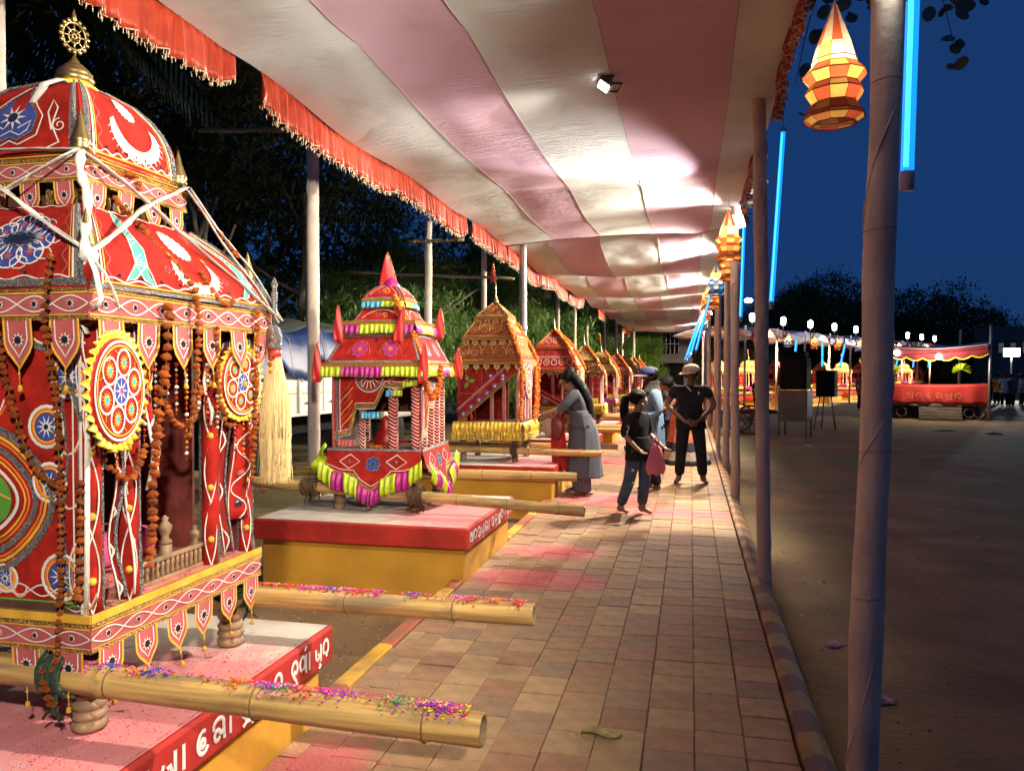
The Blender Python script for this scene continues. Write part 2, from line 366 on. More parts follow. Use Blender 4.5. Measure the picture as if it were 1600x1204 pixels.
# ---------- ground: field on the right, sunken soil on the left, one sheet to the horizon
def gz(x, y):
    base = -.14
    if x < -1.6:
        k = min(1, (-1.6-x)/.1); dip = .10+.05*noise.noise(V((x*.8, y*.8, 3)))
        s = 1 if x > -4.5 else max(0, 1-(-4.5-x)/3)
        base -= dip*k*s
    if -1.7 < x < .56: base = -.35
    d = math.hypot(x, y)
    return base+.03*noise.noise(V((x*.35, y*.35, 0)))*min(1, 1)+(.012*noise.noise(V((x*3, y*3, 0))) if d < 14 else 0)
def axis(lo, hi, fine_lo, fine_hi, st, k=1.25):
    a = []; v = fine_lo
    while v < fine_hi: a.append(v); v += st
    s = st
    while v < hi: a.append(v); s *= k; v += s
    a.append(hi); v = fine_lo-st; s = st; pre = []
    while v > lo: pre.append(v); s *= k; v -= s
    return [lo]+pre[::-1]+a
xs = axis(-700, 700, -8, 9, .12); ysa = axis(-60, 800, -1, 16, .14)
gm = MB()
gmat = mat('bare earth', (.235, .140, .068), .95, var=.45, vscale=1.1, bump=1.0, bscale=22, coords='Object')
t = gmat.node_tree; N = t.nodes; b = N['Principled BSDF']; src = b.inputs['Base Color'].links[0].from_socket
g = N.new('ShaderNodeNewGeometry'); sp = N.new('ShaderNodeSeparateXYZ'); lk(t, g.outputs[0], sp.inputs[0])
n = N.new('ShaderNodeTexNoise'); n.inputs['Scale'].default_value = .35; n.inputs['Detail'].default_value = 8; lk(t, g.outputs[0], n.inputs[0])
mr = N.new('ShaderNodeMapRange'); mr.inputs[1].default_value = .43; mr.inputs[2].default_value = .60; lk(t, n.outputs[0], mr.inputs[0])
mr2 = N.new('ShaderNodeMapRange'); mr2.inputs[1].default_value = 6; mr2.inputs[2].default_value = 13; mr2.inputs[3].default_value = .15; lk(t, sp.outputs[1], mr2.inputs[0])
mm = N.new('ShaderNodeMath'); mm.operation = 'MULTIPLY'; lk(t, mr.outputs[0], mm.inputs[0]); lk(t, mr2.outputs[0], mm.inputs[1])
mx = N.new('ShaderNodeMix'); mx.data_type = 'RGBA'; mx.inputs[7].default_value = (.13, .135, .045, 1); lk(t, mm.outputs[0], mx.inputs[0]); lk(t, src, mx.inputs[6])
v = N.new('ShaderNodeTexVoronoi'); v.inputs['Scale'].default_value = 60; lk(t, g.outputs[0], v.inputs[0])
lt = N.new('ShaderNodeMath'); lt.operation = 'LESS_THAN'; lt.inputs[1].default_value = .10; lk(t, v.outputs[0], lt.inputs[0])
m3 = N.new('ShaderNodeMix'); m3.data_type = 'RGBA'; m3.inputs[7].default_value = (.26, .19, .12, 1); lk(t, lt.outputs[0], m3.inputs[0]); lk(t, mx.outputs[2], m3.inputs[6])
lk(t, m3.outputs[2], b.inputs['Base Color'])
gm.use(gmat); nx = len(xs)
for y in ysa:
    for x in xs: gm.v.append(V((x, y, gz(x, y))))
for j in range(len(ysa)-1):
    for i in range(nx-1): a = j*nx+i; gm.face(a, a+1, a+nx+1, a+nx)
struct(gm.build('ground'))
# pebbles, husks and small litter on the near field and soil
def scatter(name, keys, n, region, r0, r1, seed, label=None, flat=.5):
    random.seed(seed); mb = MB()
    for i in range(n):
        x = random.uniform(*region[:2]); y = random.uniform(*region[2:]); mb.use(random.choice(keys)); r = random.uniform(r0, r1)
        mb.blob((x, y, gz(x, y)+r*.2), r, flat, 5, 2, .4)
    o = mb.build(name, smooth=False, kind='stuff'); return o
M['pebble'] = mat('pebble', (.20, .15, .11), .9); M['husk'] = mat('straw husk', (.36, .28, .17), .9); M['litterw'] = mat('pale scraps', (.45, .40, .36), .9); M['darkclod'] = mat('dark clod', (.05, .032, .022), .95)
scatter('pebbles', ['pebble', 'darkclod', 'darkclod', 'husk'], 2400, (.66, 5.5, 2.2, 13), .002, .009, 5)
scatter('field_litter', ['husk', 'pebble', 'litterw'], 260, (.7, 16, 5, 26), .008, .030, 15)
scatter('soil_crumbs', ['pebble', 'husk', 'darkclod'], 500, (-3.4, -1.74, 3.25, 5.3), .003, .010, 6)
# ---------- plinths
M['slabred'] = mat('red plinth paint', (.48, .030, .022), .6, var=.4, vscale=3.5, bump=.5, bscale=16)
M['slabtop'] = mat('whitewashed cement', (.56, .50, .44), .8, var=.2, vscale=6, bump=.2, bscale=30)
powder_mix(M['slabtop'], [(-1.75, PY[i]+.55, .85, .85) for i in range(4)]+[(-2.4, PY[0]+.2, .9, .5)]+[(-1.9, PY[i]+.7, .9, .9) for i in range(4, 6)], soft=.42, nscale=10, strength=.74, col=(.50, .05, .09))
M['plinth'] = mat('ochre plinth paint', (.62, .32, .032), .75, var=.30, vscale=2.6, bump=.55, bscale=12)
M['glyph'] = mat('white lettering paint', (.78, .75, .72), .6, var=.15, vscale=20)
GL = {  # brush strokes of the letters, in a unit box
 'dha': [[(.12, .72), (.02, .42), (.16, .06), (.46, .04), (.60, .26), (.50, .52), (.30, .46)], [(.80, 0), (.80, .98)]],
 'aa': [[(.35, 0), (.35, .98)]],
 'e': [arc(.45, .45, .36, .44, 70, 330), arc(.42, .42, .14, .16, 0, 360, 8)],
 'ma': [arc(.45, .68, .36, .26, 200, -20), [(.80, .62), (.86, 0)], arc(.36, .30, .2, .22, 0, 330, 8), [(.5, .3), (.8, .35)]],
 'gha': [[(.10, .80), (.10, .35), (.35, .10), (.65, .22), (.66, .80)], [(.36, .8), (.38, .35)], [(.85, -.1), (.85, .95)], [(.15, -.22), (.45, -.06), (.85, -.12), (.95, -.3)]],
 'na': [arc(.4, .6, .34, .32, 190, -60), [(.52, .3), (.2, .1), (.6, .0), (.9, .3)]],
 'ra': [arc(.45, .55, .38, .40, 230, -60), [(.66, .2), (.42, .30), (.6, .05)]],
 'da': [arc(.42, .62, .36, .34, 250, -70), [(.54, .3), (.40, .50), (.2, .3), (.5, .05)], [(.5, .05), (.7, -.2), (.45, -.3)]],
 'rga': [arc(.36, .58, .32, .36, 250, -80), [(.66, 1.15), (.88, 1.35)], [(.84, 0), (.84, .98)]],
 'pa': [[(.10, .80), (.10, .30), (.36, .12), (.58, .30), (.34, .56)], [(.80, .0), (.80, .95)], [(.5, -.05), (.75, -.22), (.5, -.34)]],
 'sha': [arc(.32, .55, .28, .38, 60, 300), [(.32, .55), (.6, .8), (.62, .0)], [(.85, 0), (.85, 1)]],
 'ka': [arc(.4, .6, .34, .34, 250, -60), [(.4, .05), (.7, .25), (.3, .45)]],
}
def lettering(words, y0, y1, z0, z1, parent, x=SX1-.05+.052, w=.016):
    """painted strokes on the +X face of the slab, running along +Y"""
    L = y1-y0; H = z1-z0; n = len(words); adv = L/n
    for i, k in enumerate(words):
        if not k: continue
        d = Deco(lambda u, v: (x, y0+u*L, z0+v*H), L, H, .0012)
        cw = adv*(.95 if k != 'aa' else .7); ox = i*adv
        for st in GL[k]:
            st = [(ox+p[0]*cw, (.22+.60*p[1])*H) for p in st]
            d.stroke(st, w, 'glyph', 1, seg=.02)
        d.done('painted_letter', parent)
plinths = []
for i, y in enumerate(PY):
    which = ['nearest plinth, red rim and ochre sides, white Odia letters on its path side', 'second red and ochre plinth, its bare near half showing a white top',
             'third plinth, under the palanquin with the gold satin skirt', 'fourth plinth, behind the woman bending in grey'][i] if i < 4 else \
             'painted plinth number %s from the near end of the row' % ['five', 'six', 'seven', 'eight', 'nine', 'ten'][i-4]
    p = empty('plinth', (0, y, 0), 0, which if i < 4 else 'red and ochre plinth far down the row, %s in line' % ['fifth', 'sixth', 'seventh', 'eighth', 'ninth', 'tenth'][i-4], 'plinth', 'painted plinths along the walkway')
    b = MB().use('slabred'); b.box(SX0, SX1, 0, PLEN, SLAB-.165, SLAB-.006)
    s = b.build('slab', p, smooth=False, bevel=.012)
    b = MB().use('slabtop'); b.grid(lambda u, v: (SX0+.018+u*(SX1-SX0-.036), .018+v*(PLEN-.036), SLAB-.003), 2, 2)
    b.build('slab_top', s, smooth=False)
    b = MB().use('plinth'); b.box(SX0+.05, SX1-.045, .05, PLEN-.05, -.5, SLAB-.166)
    b.build('base', p, smooth=False, bevel=.01)
    if i == 0:
        lettering(['ra', 'aa', 'dha', 'aa', 'e', 'ma', 'aa', 'gha', 'na'], .16, .93, SLAB-.160, SLAB-.018, s, SX1+.0015, .0165)
        lettering(['ra'], .985, 1.06, SLAB-.15, SLAB-.02, s, SX1+.0015, .016); lettering(['da', 'rga', 'aa', 'pa', 'ra'], 1.12, 1.46, SLAB-.155, SLAB-.02, s, SX1+.0015, .0155)
        d = Deco(lambda u, v: (SX1-.0435, .35+u*.3, SLAB-.42+v*.24), .3, .24, .001)
        d.ring(.15, .115, .10, .014, 'slabred', 1, 26); d.ring(.16, .105, .05, .012, 'slabred', 1, 16); d.stroke([(.12, .03), (.17, .10), (.16, .17)], .013, 'slabred', 1)
        d.done('painted_ring', p)
    if i == 1:
        lettering(['sha', 'ra', 'ga' if 0 else 'na', 'pa', 'ma', 'aa', 'na', 'da', 'gha', 'ra', 'ka', 'pa', 'ra'], .04, PLEN-.1, SLAB-.155, SLAB-.015, s, SX1+.0015, .012)
    plinths.append(p)
# ---------- canopy
M['cw'] = mat('grey white canopy cloth', (.68, .73, .76), .95, var=.16, vscale=1.2, bump=.0, spec=.1, col2=(.60, .64, .65))
M['cp'] = mat('faded pink canopy cloth', (.64, .46, .61), .95, var=.2, vscale=1.2, bump=.0, spec=.1, col2=(.60, .41, .53))
for k in ('cw', 'cp'):
    t = M[k].node_tree; N = t.nodes; b = N['Principled BSDF']
    g = N.new('ShaderNodeNewGeometry'); mp = N.new('ShaderNodeMapping'); mp.inputs['Scale'].default_value = (4.5, 40, 4); lk(t, g.outputs[0], mp.inputs[0])
    n = N.new('ShaderNodeTexNoise'); n.inputs['Scale'].default_value = 1; n.inputs['Detail'].default_value = 4; n.inputs['Distortion'].default_value = 1.2; lk(t, mp.outputs[0], n.inputs[0])
    n2 = N.new('ShaderNodeTexNoise'); n2.inputs['Scale'].default_value = .8; lk(t, g.outputs[0], n2.inputs[0])
    mr = N.new('ShaderNodeMapRange'); mr.inputs[1].default_value = .42; mr.inputs[2].default_value = .60; lk(t, n2.outputs[0], mr.inputs[0])
    mu = N.new('ShaderNodeMath'); mu.operation = 'MULTIPLY'; lk(t, n.outputs[0], mu.inputs[0]); lk(t, mr.outputs[0], mu.inputs[1])
    bp = N.new('ShaderNodeBump'); bp.inputs['Strength'].default_value = .9; bp.inputs['Distance'].default_value = .03; lk(t, mu.outputs[0], bp.inputs['Height']); lk(t, bp.outputs[0], b.inputs['Normal'])
    # old damp stains
    src = b.inputs['Base Color'].links[0].from_socket
    n3 = N.new('ShaderNodeTexNoise'); n3.inputs['Scale'].default_value = 1.9; n3.inputs['Detail'].default_value = 3; lk(t, g.outputs[0], n3.inputs[0])
    m2 = N.new('ShaderNodeMapRange'); m2.inputs[1].default_value = .60; m2.inputs[2].default_value = .63; m2.inputs[4].default_value = .10; lk(t, n3.outputs[0], m2.inputs[0])
    mx = N.new('ShaderNodeMix'); mx.data_type = 'RGBA'; lk(t, m2.outputs[0], mx.inputs[0]); lk(t, src, mx.inputs[6]); mx.inputs[7].default_value = (.40, .20, .15, 1); lk(t, mx.outputs[2], b.inputs['Base Color'])
LX = -2.87; RX = .60
SHEETS = [(-1.6, 12.0, [LX, -2.08, -1.36, -.55, .26, RX], 0, [1.2, 4.6, 8.75, 12.0], .05),
          (12.0, 21.0, [LX, -2.2, -1.4, -.5, .15, RX], 0, [12, 16.6, 21], .22),
          (21.0, 30.0, [LX, -2.3, -1.5, -.8, 0, RX], 1, [21, 25.5, 30], .20),
          (30.0, 38.5, [LX, -2.2, -1.5, -.7, .1, RX], 0, [30, 34, 38.5], .2)]
def cz(x, y, bars, sag):
    z = 3.60; pb = None
    for a, b in zip([bars[0]-3.4]+bars, bars+[bars[-1]+3]):
        if a <= y <= b: t = (y-a)/(b-a); pb = math.sin(PI*t); break
    u = (x-LX)/(RX-LX)
    z += .10*math.sin(PI*u)*.6
    if pb is not None: z -= sag*(pb**.8 if pb > 0 else 0)*(.5+.9*math.sin(PI*min(1, max(0, u))))
    z += .022*noise.noise(V((x*.9, y*.55, 1)))*math.sin(PI*min(1, max(0, u)))**.5 + .010*noise.noise(V((x*2.5, y*1.6, 5)))
    e = max(0, .25-abs(u-0))/.25; z -= .05*e*(0.5+.5*math.sin(y*2*PI/2.75))     # edge scallops between ties
    z += .10*max(0, 4.3-y)*(1-min(1, u*1.5))
    e = max(0, u-.85)/.15; z += .16*e*(.5+.5*math.sin(y*1.7)) - .05*e
    return z
for si, (y0, y1, sx, first, bars, sag) in enumerate(SHEETS):
    c = empty('canopy', (0, 0, 0), 0, ['long near canopy sheet of grey and pink stripes over the walkway', 'second canopy sheet with a deep sag, beyond the horizontal seam', 'third canopy sheet far along the walkway', 'last canopy sheet at the far end of the walkway'][si], 'canopy', 'striped canopy sheets')
    for i, (a, b) in enumerate(zip(sx, sx[1:])):
        mb = MB().use('cw' if (i+first) % 2 == 0 else 'cp'); n = int((y1-y0)/.12); d = .0
        mb.grid(lambda u, v: (a+(b-a)*u, y0+(y1-y0)*v, cz(a+(b-a)*u, y0+(y1-y0)*v, bars, sag)+d), 10, n)
        mb.build('fabric_stripe', c)
    # seams: stitched ridge on each join
    mb = MB().use(mat('seam thread', (.34, .26, .27), .9))
    for a in sx[1:-1]:
        k = int((y1-y0)/.15); mb.tube([(a, y0+(y1-y0)*i/k, cz(a, y0+(y1-y0)*i/k, bars, sag)-.003) for i in range(k+1)], .002, 4)
    mb.tube([(LX+(RX-LX)*i/24, y1-.01, cz(LX+(RX-LX)*i/24, y1-.01, bars, sag)-.008) for i in range(25)], .005, 5)
    mb.build('seam', c)
# frill
M['frill'] = mat('orange red satin', (.46, .05, .02), .42, var=.25, vscale=9, spec=.4, bump=.25, bscale=30, trans=.12)
M['fringe'] = mat('cream fringe', (.55, .46, .32), .8)
def frill(y0, y1, x, seed, label, drop=.25, round_ends=True, sheet=0, group='red frills along the canopy edge'):
    random.seed(seed); L = y1-y0; n = max(12, int(L*30)); ph = random.uniform(0, 9); pos = []
    bars, sag = SHEETS[sheet][4], SHEETS[sheet][5]
    def prof(t):
        e = min(t, 1-t)*L
        return drop*(.55+.45*min(1, e/.22)**.5 if round_ends else 1)*(1+.06*math.sin(t*L*3+ph))
    def F(u, v):
        y = y0+L*u; top = cz(x, y, bars, sag)
        q_ = u*L; fold = math.sin(q_*2*PI/.10+ph+2.6*noise.noise(V((q_*5, 0, ph))))+.5*math.sin(q_*2*PI/.043+ph*2+2*noise.noise(V((q_*9, 0, ph))))
        a = .030*v**.5+.004
        yy = y+.02*v*math.sin(u*L*11+ph)
        return (x-.012+a*fold+.012*math.sin(u*L*5), yy, top+.01-prof(u)*v)
    mb = MB().use('frill'); mb.grid(F, n*3, 5); o = mb.build('canopy_frill', solid=.0015)
    tag(o, label, 'frill', group)
    fb = MB().use('fringe'); k = int(L/.012)
    for i in range(k):
        u = (i+.5)/k; p = V(F(u, 1)); l = random.uniform(.018, .030); fb.tube([p, p+V((random.uniform(-.004, .004), random.uniform(-.004, .004), -l))], .0028, 3, False)
    fb.tube([F(i/n, .985) for i in range(n+1)], .004, 4)
    f = fb.build('fringe', o)
    return o
FR = [(1.2, 4.48, 0, 'longest red frill of the canopy, nearest, above the big palanquin dome'), (4.76, 7.30, 0, 'red frill above the first pole behind the big palanquin'), (7.22, 9.75, 0, 'red frill left of the small gap, above the second wrapped pole'),
      (10.0, 12.0, 0, 'short red frill just before the steel pole'), (12.05, 14.8, 1, 'red frill just beyond the steel pole'), (14.9, 18.2, 1, 'red frill over the fourth plinth'), (18.3, 21, 1, 'small red frill over the fifth plinth'),
      (24.5, 26.2, 2, 'lone scrap of red frill hanging before the bushy green tree')]
for i, (a, b, sh, lb) in enumerate(FR): frill(a, b, LX, i, lb, .26, True, sh)
for i, (a, b, lb) in enumerate([(4.4, 6.2, 'faded frill on the field side of the canopy, near the big lantern'), (7.0, 9.9, 'frill on the field side of the canopy beside the flood lamp')]):
    o = frill(a, b, RX+.02, 20+i, lb, .12, True, 0, 'frills on the field side')
for i, y in enumerate((33.5, 36.0)): frill(y, y+1.6, LX, 30+i, ['tiny red frill scrap left of the far building', 'tiny red frill scrap at the very end of the canopy'][i], .26, True, 3)
# ---------- wrapped poles
M['wrap'] = mat('off white pole wrap', (.60, .51, .44), .85, var=.22, vscale=5, bump=.6, bscale=26, objrand=.06)
powder_mix(M['wrap'], [(.62, 2.95, .01, .01)], nscale=5, strength=.0)
def pole(name, x, y, r, z0, z1, lean=(0, 0), label='', group=None, seed=0, m='wrap', cloth_end=True, n=14, cat='pole'):
    random.seed(seed); pts = []; rad = []; k = 30
    for i in range(k+1):
        t = i/k; z = z0+(z1-z0)*t
        wob = .012*noise.noise(V((seed*3.1, z*1.1, 0)))
        pts.append((x+lean[0]*t+wob, y+lean[1]*t, z)); rad.append(r*(1+.10*noise.noise(V((z*2.3, seed*1.7, 4)))-.08*t))
    mb = MB().use(m); mb.tube(pts, rad, n, True, jit=.025 if m == 'wrap' else 0)
    o = mb.build(name); tag(o, label, cat, group)
    if m == 'wrap' and r > .04:
        tb = MB().use('string')
        for z in ([.75, 1.3, 2.05, 2.6] if seed < 3 else [1.1]):
            t = (z-z0)/(z1-z0); i = min(k, max(0, int(t*k))); p = V(pts[i])
            tb.tube([p+V((math.cos(a)*(rad[i]+.001), math.sin(a)*(rad[i]+.001), a*.004)) for a in [2*PI*j/12 for j in range(13)]], .0022, 4)
        tb.build('binding_thread', o)
        hb = MB().use(m); q_ = []
        for i in range(k*8+1):
            t = i/(k*8); j = min(k-1, int(t*k)); c = V(pts[j]).lerp(V(pts[j+1]), t*k-j); rr = rad[j]*.985; a = t*(z1-z0)*7+seed+.8*math.sin(t*17); q_.append(c+V((rr*math.cos(a), rr*math.sin(a), 0)))
        hb.tube(q_, [.0035+.0025*math.sin(i*.37) for i in range(len(q_))], 5); hb.build('wrap_seam', o)
    return o
RP = [(.60, 2.95, .054, .09, 'thick cloth wrapped pole nearest on the right, rising out of the frame'), (.55, 6.0, .052, -.07, 'cloth wrapped pole left of the biggest lantern, base on the field'),
      (.54, 9.77, .055, -.03, 'cloth wrapped pole carrying the brightest flood lamp'), (.56, 12.85, .055, .02, 'fourth wrapped pole from the right, just right of the man in black'),
      (.55, 16.2, .05, .0, None), (.58, 19.2, .05, .03, None), (.52, 22.3, .05, -.03, None), (.55, 25.4, .05, 0, None), (.5, 28.5, .05, .04, None), (.55, 31.6, .05, 0, None), (.52, 34.7, .05, 0, None)]
for i, (x, y, r, ln, lb) in enumerate(RP):
    lb = lb or 'cloth wrapped pole far down the field side, %s in line' % ['fifth', 'sixth', 'seventh', 'eighth', 'ninth', 'tenth', 'eleventh'][i-4]
    pole('canopy_pole', x, y, r, gz(x, y)-.05, 3.72, (ln, 0), lb, 'wrapped poles on the field side', i)
LP = [(-3.5, 3.29), (-3.5, 6.7), (-3.5, 10.0), (-3.5, 12.9), (-3.45, 20.2), (-3.4, 22.9), (-3.3, 25), (-3.3, 30.2), (-2.92, 31), (-2.92, 34), (-2.6, 36.5)]
lbl = ['pale wrapped pole at the far left margin behind the big palanquin', 'wrapped pole between the big palanquin and the lime skirted one', 'wrapped pole right of the top of the lime and magenta palanquin',
       'slim wrapped pole behind the golden palanquin spire', 'slim wrapped pole behind the red fourth palanquin', 'thin pole right of the fourth palanquin', 'thin pole behind the banded far palanquins',
       'thin pole in front of the bushy green tree', 'thin pole left of the far building', 'thin pole right of the far building', 'thin pole above the black shirted man']
for i, (x, y) in enumerate(LP): pole('canopy_pole', x, y, [.045, .060, .055, .052, .055, .05, .05, .05, .05, .05, .05][i], gz(x, y)-.05, [4.0, 3.88, 3.62, 3.72, 3.66, 3.66, 3.66, 3.66, 3.6, 3.6, 3.6][i], (0, 0), lbl[i], 'wrapped poles behind the palanquins', 40+i, n=12)
p = pole('steel_pole', -2.62, 12.05, .062, gz(-2.6, 12)-.05, 3.62, (0, 0), 'straight galvanised steel pole under the canopy seam', None, 60, 'galv')
b = MB().use('galv'); b.lathe([(.068, 0), (.07, .01), (.07, .05), (.068, .06)], (-2.62, 12.05, 2.2)); b.build('pipe_joint', p)
# bamboo cross rails in the trees behind
M['bamboo'] = mat('yellow bamboo', (.50, .30, .10), .42)
_t = M['bamboo'].node_tree; _N = _t.nodes; _b = _N['Principled BSDF']; _tc = _N.new('ShaderNodeTexCoord')
def _ns(scale, sc, det=6):
    mp = _N.new('ShaderNodeMapping'); mp.inputs['Scale'].default_value = scale; lk(_t, _tc.outputs['Object'], mp.inputs[0]); n = _N.new('ShaderNodeTexNoise'); n.inputs['Scale'].default_value = sc; n.inputs['Detail'].default_value = det; lk(_t, mp.outputs[0], n.inputs[0]); return n
_g = _ns((.6, 14, 14), 4); _cr = _N.new('ShaderNodeValToRGB'); lk(_t, _g.outputs[0], _cr.inputs[0]); _e = _cr.color_ramp.elements; _e[0].color = (.26, .15, .055, 1); _e[0].position = .30; _e[1].color = (.54, .35, .12, 1); _e[1].position = .62
_h = _ns((1.2, 5, 5), 3); _mr = _N.new('ShaderNodeMapRange'); _mr.inputs[1].default_value = .52; _mr.inputs[2].default_value = .66; _mr.inputs[4].default_value = .7; lk(_t, _h.outputs[0], _mr.inputs[0])
_mx = _N.new('ShaderNodeMix'); _mx.data_type = 'RGBA'; lk(_t, _mr.outputs[0], _mx.inputs[0]); lk(_t, _cr.outputs[0], _mx.inputs[6]); _mx.inputs[7].default_value = (.17, .14, .10, 1); lk(_t, _mx.outputs[2], _b.inputs['Base Color'])
_bp = _N.new('ShaderNodeBump'); _bp.inputs['Strength'].default_value = .35; _bp.inputs['Distance'].default_value = .004; lk(_t, _g.outputs[0], _bp.inputs['Height']); lk(_t, _bp.outputs[0], _b.inputs['Normal'])
M['oldbamboo'] = mat('weathered bamboo', (.30, .23, .14), .7, var=.3, vscale=5)
for a, b_, lb in [((-4.75, 6.75, 3.93), (-3.4, 6.72, 3.84), 'old bamboo rail tied behind the first pole, by the palm trunk'), ((-3.75, 9.93, 3.32), (-2.98, 9.95, 3.32), 'short bamboo rail behind the second pole, high up'), ((-5.9, 12.6, 3.30), (-2.85, 12.4, 3.08), 'long thin bamboo rail behind the lime palanquin top')]:
    mb = MB().use('oldbamboo'); A = V(a); B = V(b_); mb.tube([A.lerp(B, i/8)+V((0, 0, .01*math.sin(i*2))) for i in range(9)], .022, 8)
    for i in range(5): q = A.lerp(B, (i+.5)/5); mb.tube([q-(B-A).normalized()*.006, q+(B-A).normalized()*.006], .026, 8)
    tag(mb.build('bamboo_rail'), lb, 'rail', 'bamboo rails')
# ------------------------------------------------------------------ palanquins
def side_obj(name, me, parent, k, d, z=0):
    return link(name, me, parent, (d*math.sin(k*PI/2), -d*math.cos(k*PI/2), z), (0, 0, k*PI/2))
def turned_leg(h):
    b = MB().use('wood'); pr = [(.030, 0), (.050, .002), (.055, .018), (.050, .030), (.043, .034), (.050, .040), (.056, .052), (.050, .064), (.042, .068), (.050, .074), (.054, .086), (.046, .098), (.036, .102), (.044, .108), (.053, .122), (.055, .138), (.048, .152), (.032, .158), (.040, .166), (.052, .185), (.054, .22), (.045, .245), (.036, .25), (.05, .27), (.052, .33), (.045, .37)]
    s = h/.37; b.lathe([(r, z*s) for r, z in pr], (0, 0, 0), 20); return b.mesh('leg')
def bamboo(name, a, b, r0, r1, parent, seed, nodes=.32, ends=True):
    random.seed(seed); A = V(a); B = V(b); L = (B-A).length; mb = MB().use('bamboo'); pts = []; rad = []; nn = int(L/.02); off = random.uniform(0, nodes)
    for i in range(nn+1):
        t = i/nn; s = t*L; d = min((s+off) % nodes, nodes-(s+off) % nodes)
        pts.append(A.lerp(B, t)+V((0, .006*math.sin(t*4+seed), .008*math.sin(t*3+seed)))); rad.append((r0+(r1-r0)*t)*(1+.11*math.exp(-(d/.010)**2)-.03*math.exp(-((d-.03)/.012)**2)+.02*noise.noise(V((s*3, seed, 0)))))
    mb.tube(pts, rad, 18, False)
    d = (B-A).normalized()
    for p, q, r in ((pts[0], -d, rad[0]), (pts[-1], d, rad[-1])):
        side = q.cross(V((0, 0, 1))).normalized(); up = side.cross(q)
        ring = [[p+(side*math.cos(a)+up*math.sin(a))*rr+q*dd for a in [2*PI*j/18 for j in range(18)]] for rr, dd in ((r, 0), (r*.97, .003), (r*.74, .003), (r*.72, -.05))]
        base = len(mb.v); [mb.v.extend(x) for x in ring]
        for i in range(3):
            if i == 2: mb.use(mat('bamboo inside', (.20, .13, .07), .8))
            for j in range(18): mb.face(base+i*18+j, base+i*18+(j+1) % 18, base+(i+1)*18+(j+1) % 18, base+(i+1)*18+j)
        mb.face(*[base+54+j for j in range(18)]); mb.use('bamboo')
    o = mb.build(name, parent); rb_ = MB().use(mat('bamboo node ring', (.16, .09, .035), .7)); k = 0
    for i in range(nn+1):
        s = i/nn*L; c0 = (s+off) % nodes
        if c0 < L/nn and 3 < i < nn-3:
            cc = pts[i]; rr = rad[i]*1.0; sd = V((-d.y, d.x, 0)).normalized(); uu = sd.cross(d); rb_.tube([cc+(sd*math.cos(a)+uu*math.sin(a))*rr*1.01 for a in [2*PI*j/16 for j in range(17)]], .0028, 5, False)
    if rb_.v: rb_.build('node_rings', o, kind='stuff')
    return o
POW = [mat('powder '+n, c, .95, estr=0) for n, c in (('magenta', (.62, .03, .30)), ('red', (.65, .03, .03)), ('yellow', (.75, .50, .04)), ('violet', (.28, .04, .48)), ('green', (.04, .28, .06)), ('pink', (.78, .16, .40)), ('orange', (.75, .20, .02)), ('blue', (.03, .06, .45)))]
def pole_powder(a, b, r, n, seed, root, label=None):
    """clumps of coloured powder lying along the top of a pole"""
    random.seed(seed); A = V(a); B = V(b); d = (B-A).normalized(); sd = V((0, 0, 1)).cross(d).normalized(); mb = MB(); n = int(n*3.4); clusters = [(random.random(), random.choice((0, 0, 5, 5, 1, 1, 3, 2, 6, 4, 7)), random.uniform(.008, .030)) for _ in range(max(5, n//110))]
    for i in range(n):
        if random.random() < .8: c = random.choice(clusters); t = min(.99, max(0, random.gauss(c[0], c[2]))); mb.use(POW[c[1]] if random.random() < .85 else POW[random.randrange(8)])
        else: t = random.random(); mb.use(POW[random.choice((1, 0, 5, 5, 6))])
        an = random.gauss(0, .42); p = A.lerp(B, t)+V((0, 0, 1))*r*math.cos(an)*1.0+sd*r*math.sin(an); mb.blob(p, random.choice((.0012, .002, .003, .0045, .006))*random.uniform(.7, 1.2), .5, 5, 2, .4)
    o = mb.build('pole_powder', root, kind='stuff'); return o
def rope_wrap(parent, c, r, w, key, name='rope', seed=0, ax='x', strands=9):
    random.seed(seed); mb = MB().use(key)
    for i in range(strands):
        o = (i/(strands-1)-.5)*w; tilt = random.uniform(-.25, .25); k = 14; rr = r*random.uniform(1.04, 1.16)
        mb.tube([V(c)+V((o+tilt*r*math.sin(a), rr*math.cos(a), rr*math.sin(a)*1.05)) for a in [2*PI*j/k for j in range(k+1)]], .0095, 6, False)
    for i in range(5):
        a = V(c)+V((random.uniform(-w/2, w/2), random.uniform(-r, r), -r)); mb.tube([a+V((0, 0, .02)), a+V((random.uniform(-.01, .01), -r*.2, -.04)), a+V((random.uniform(-.03, .03), random.uniform(-.02, .02), -.075))], [.006, .006, .004], 5)
    return mb.build(name, parent)
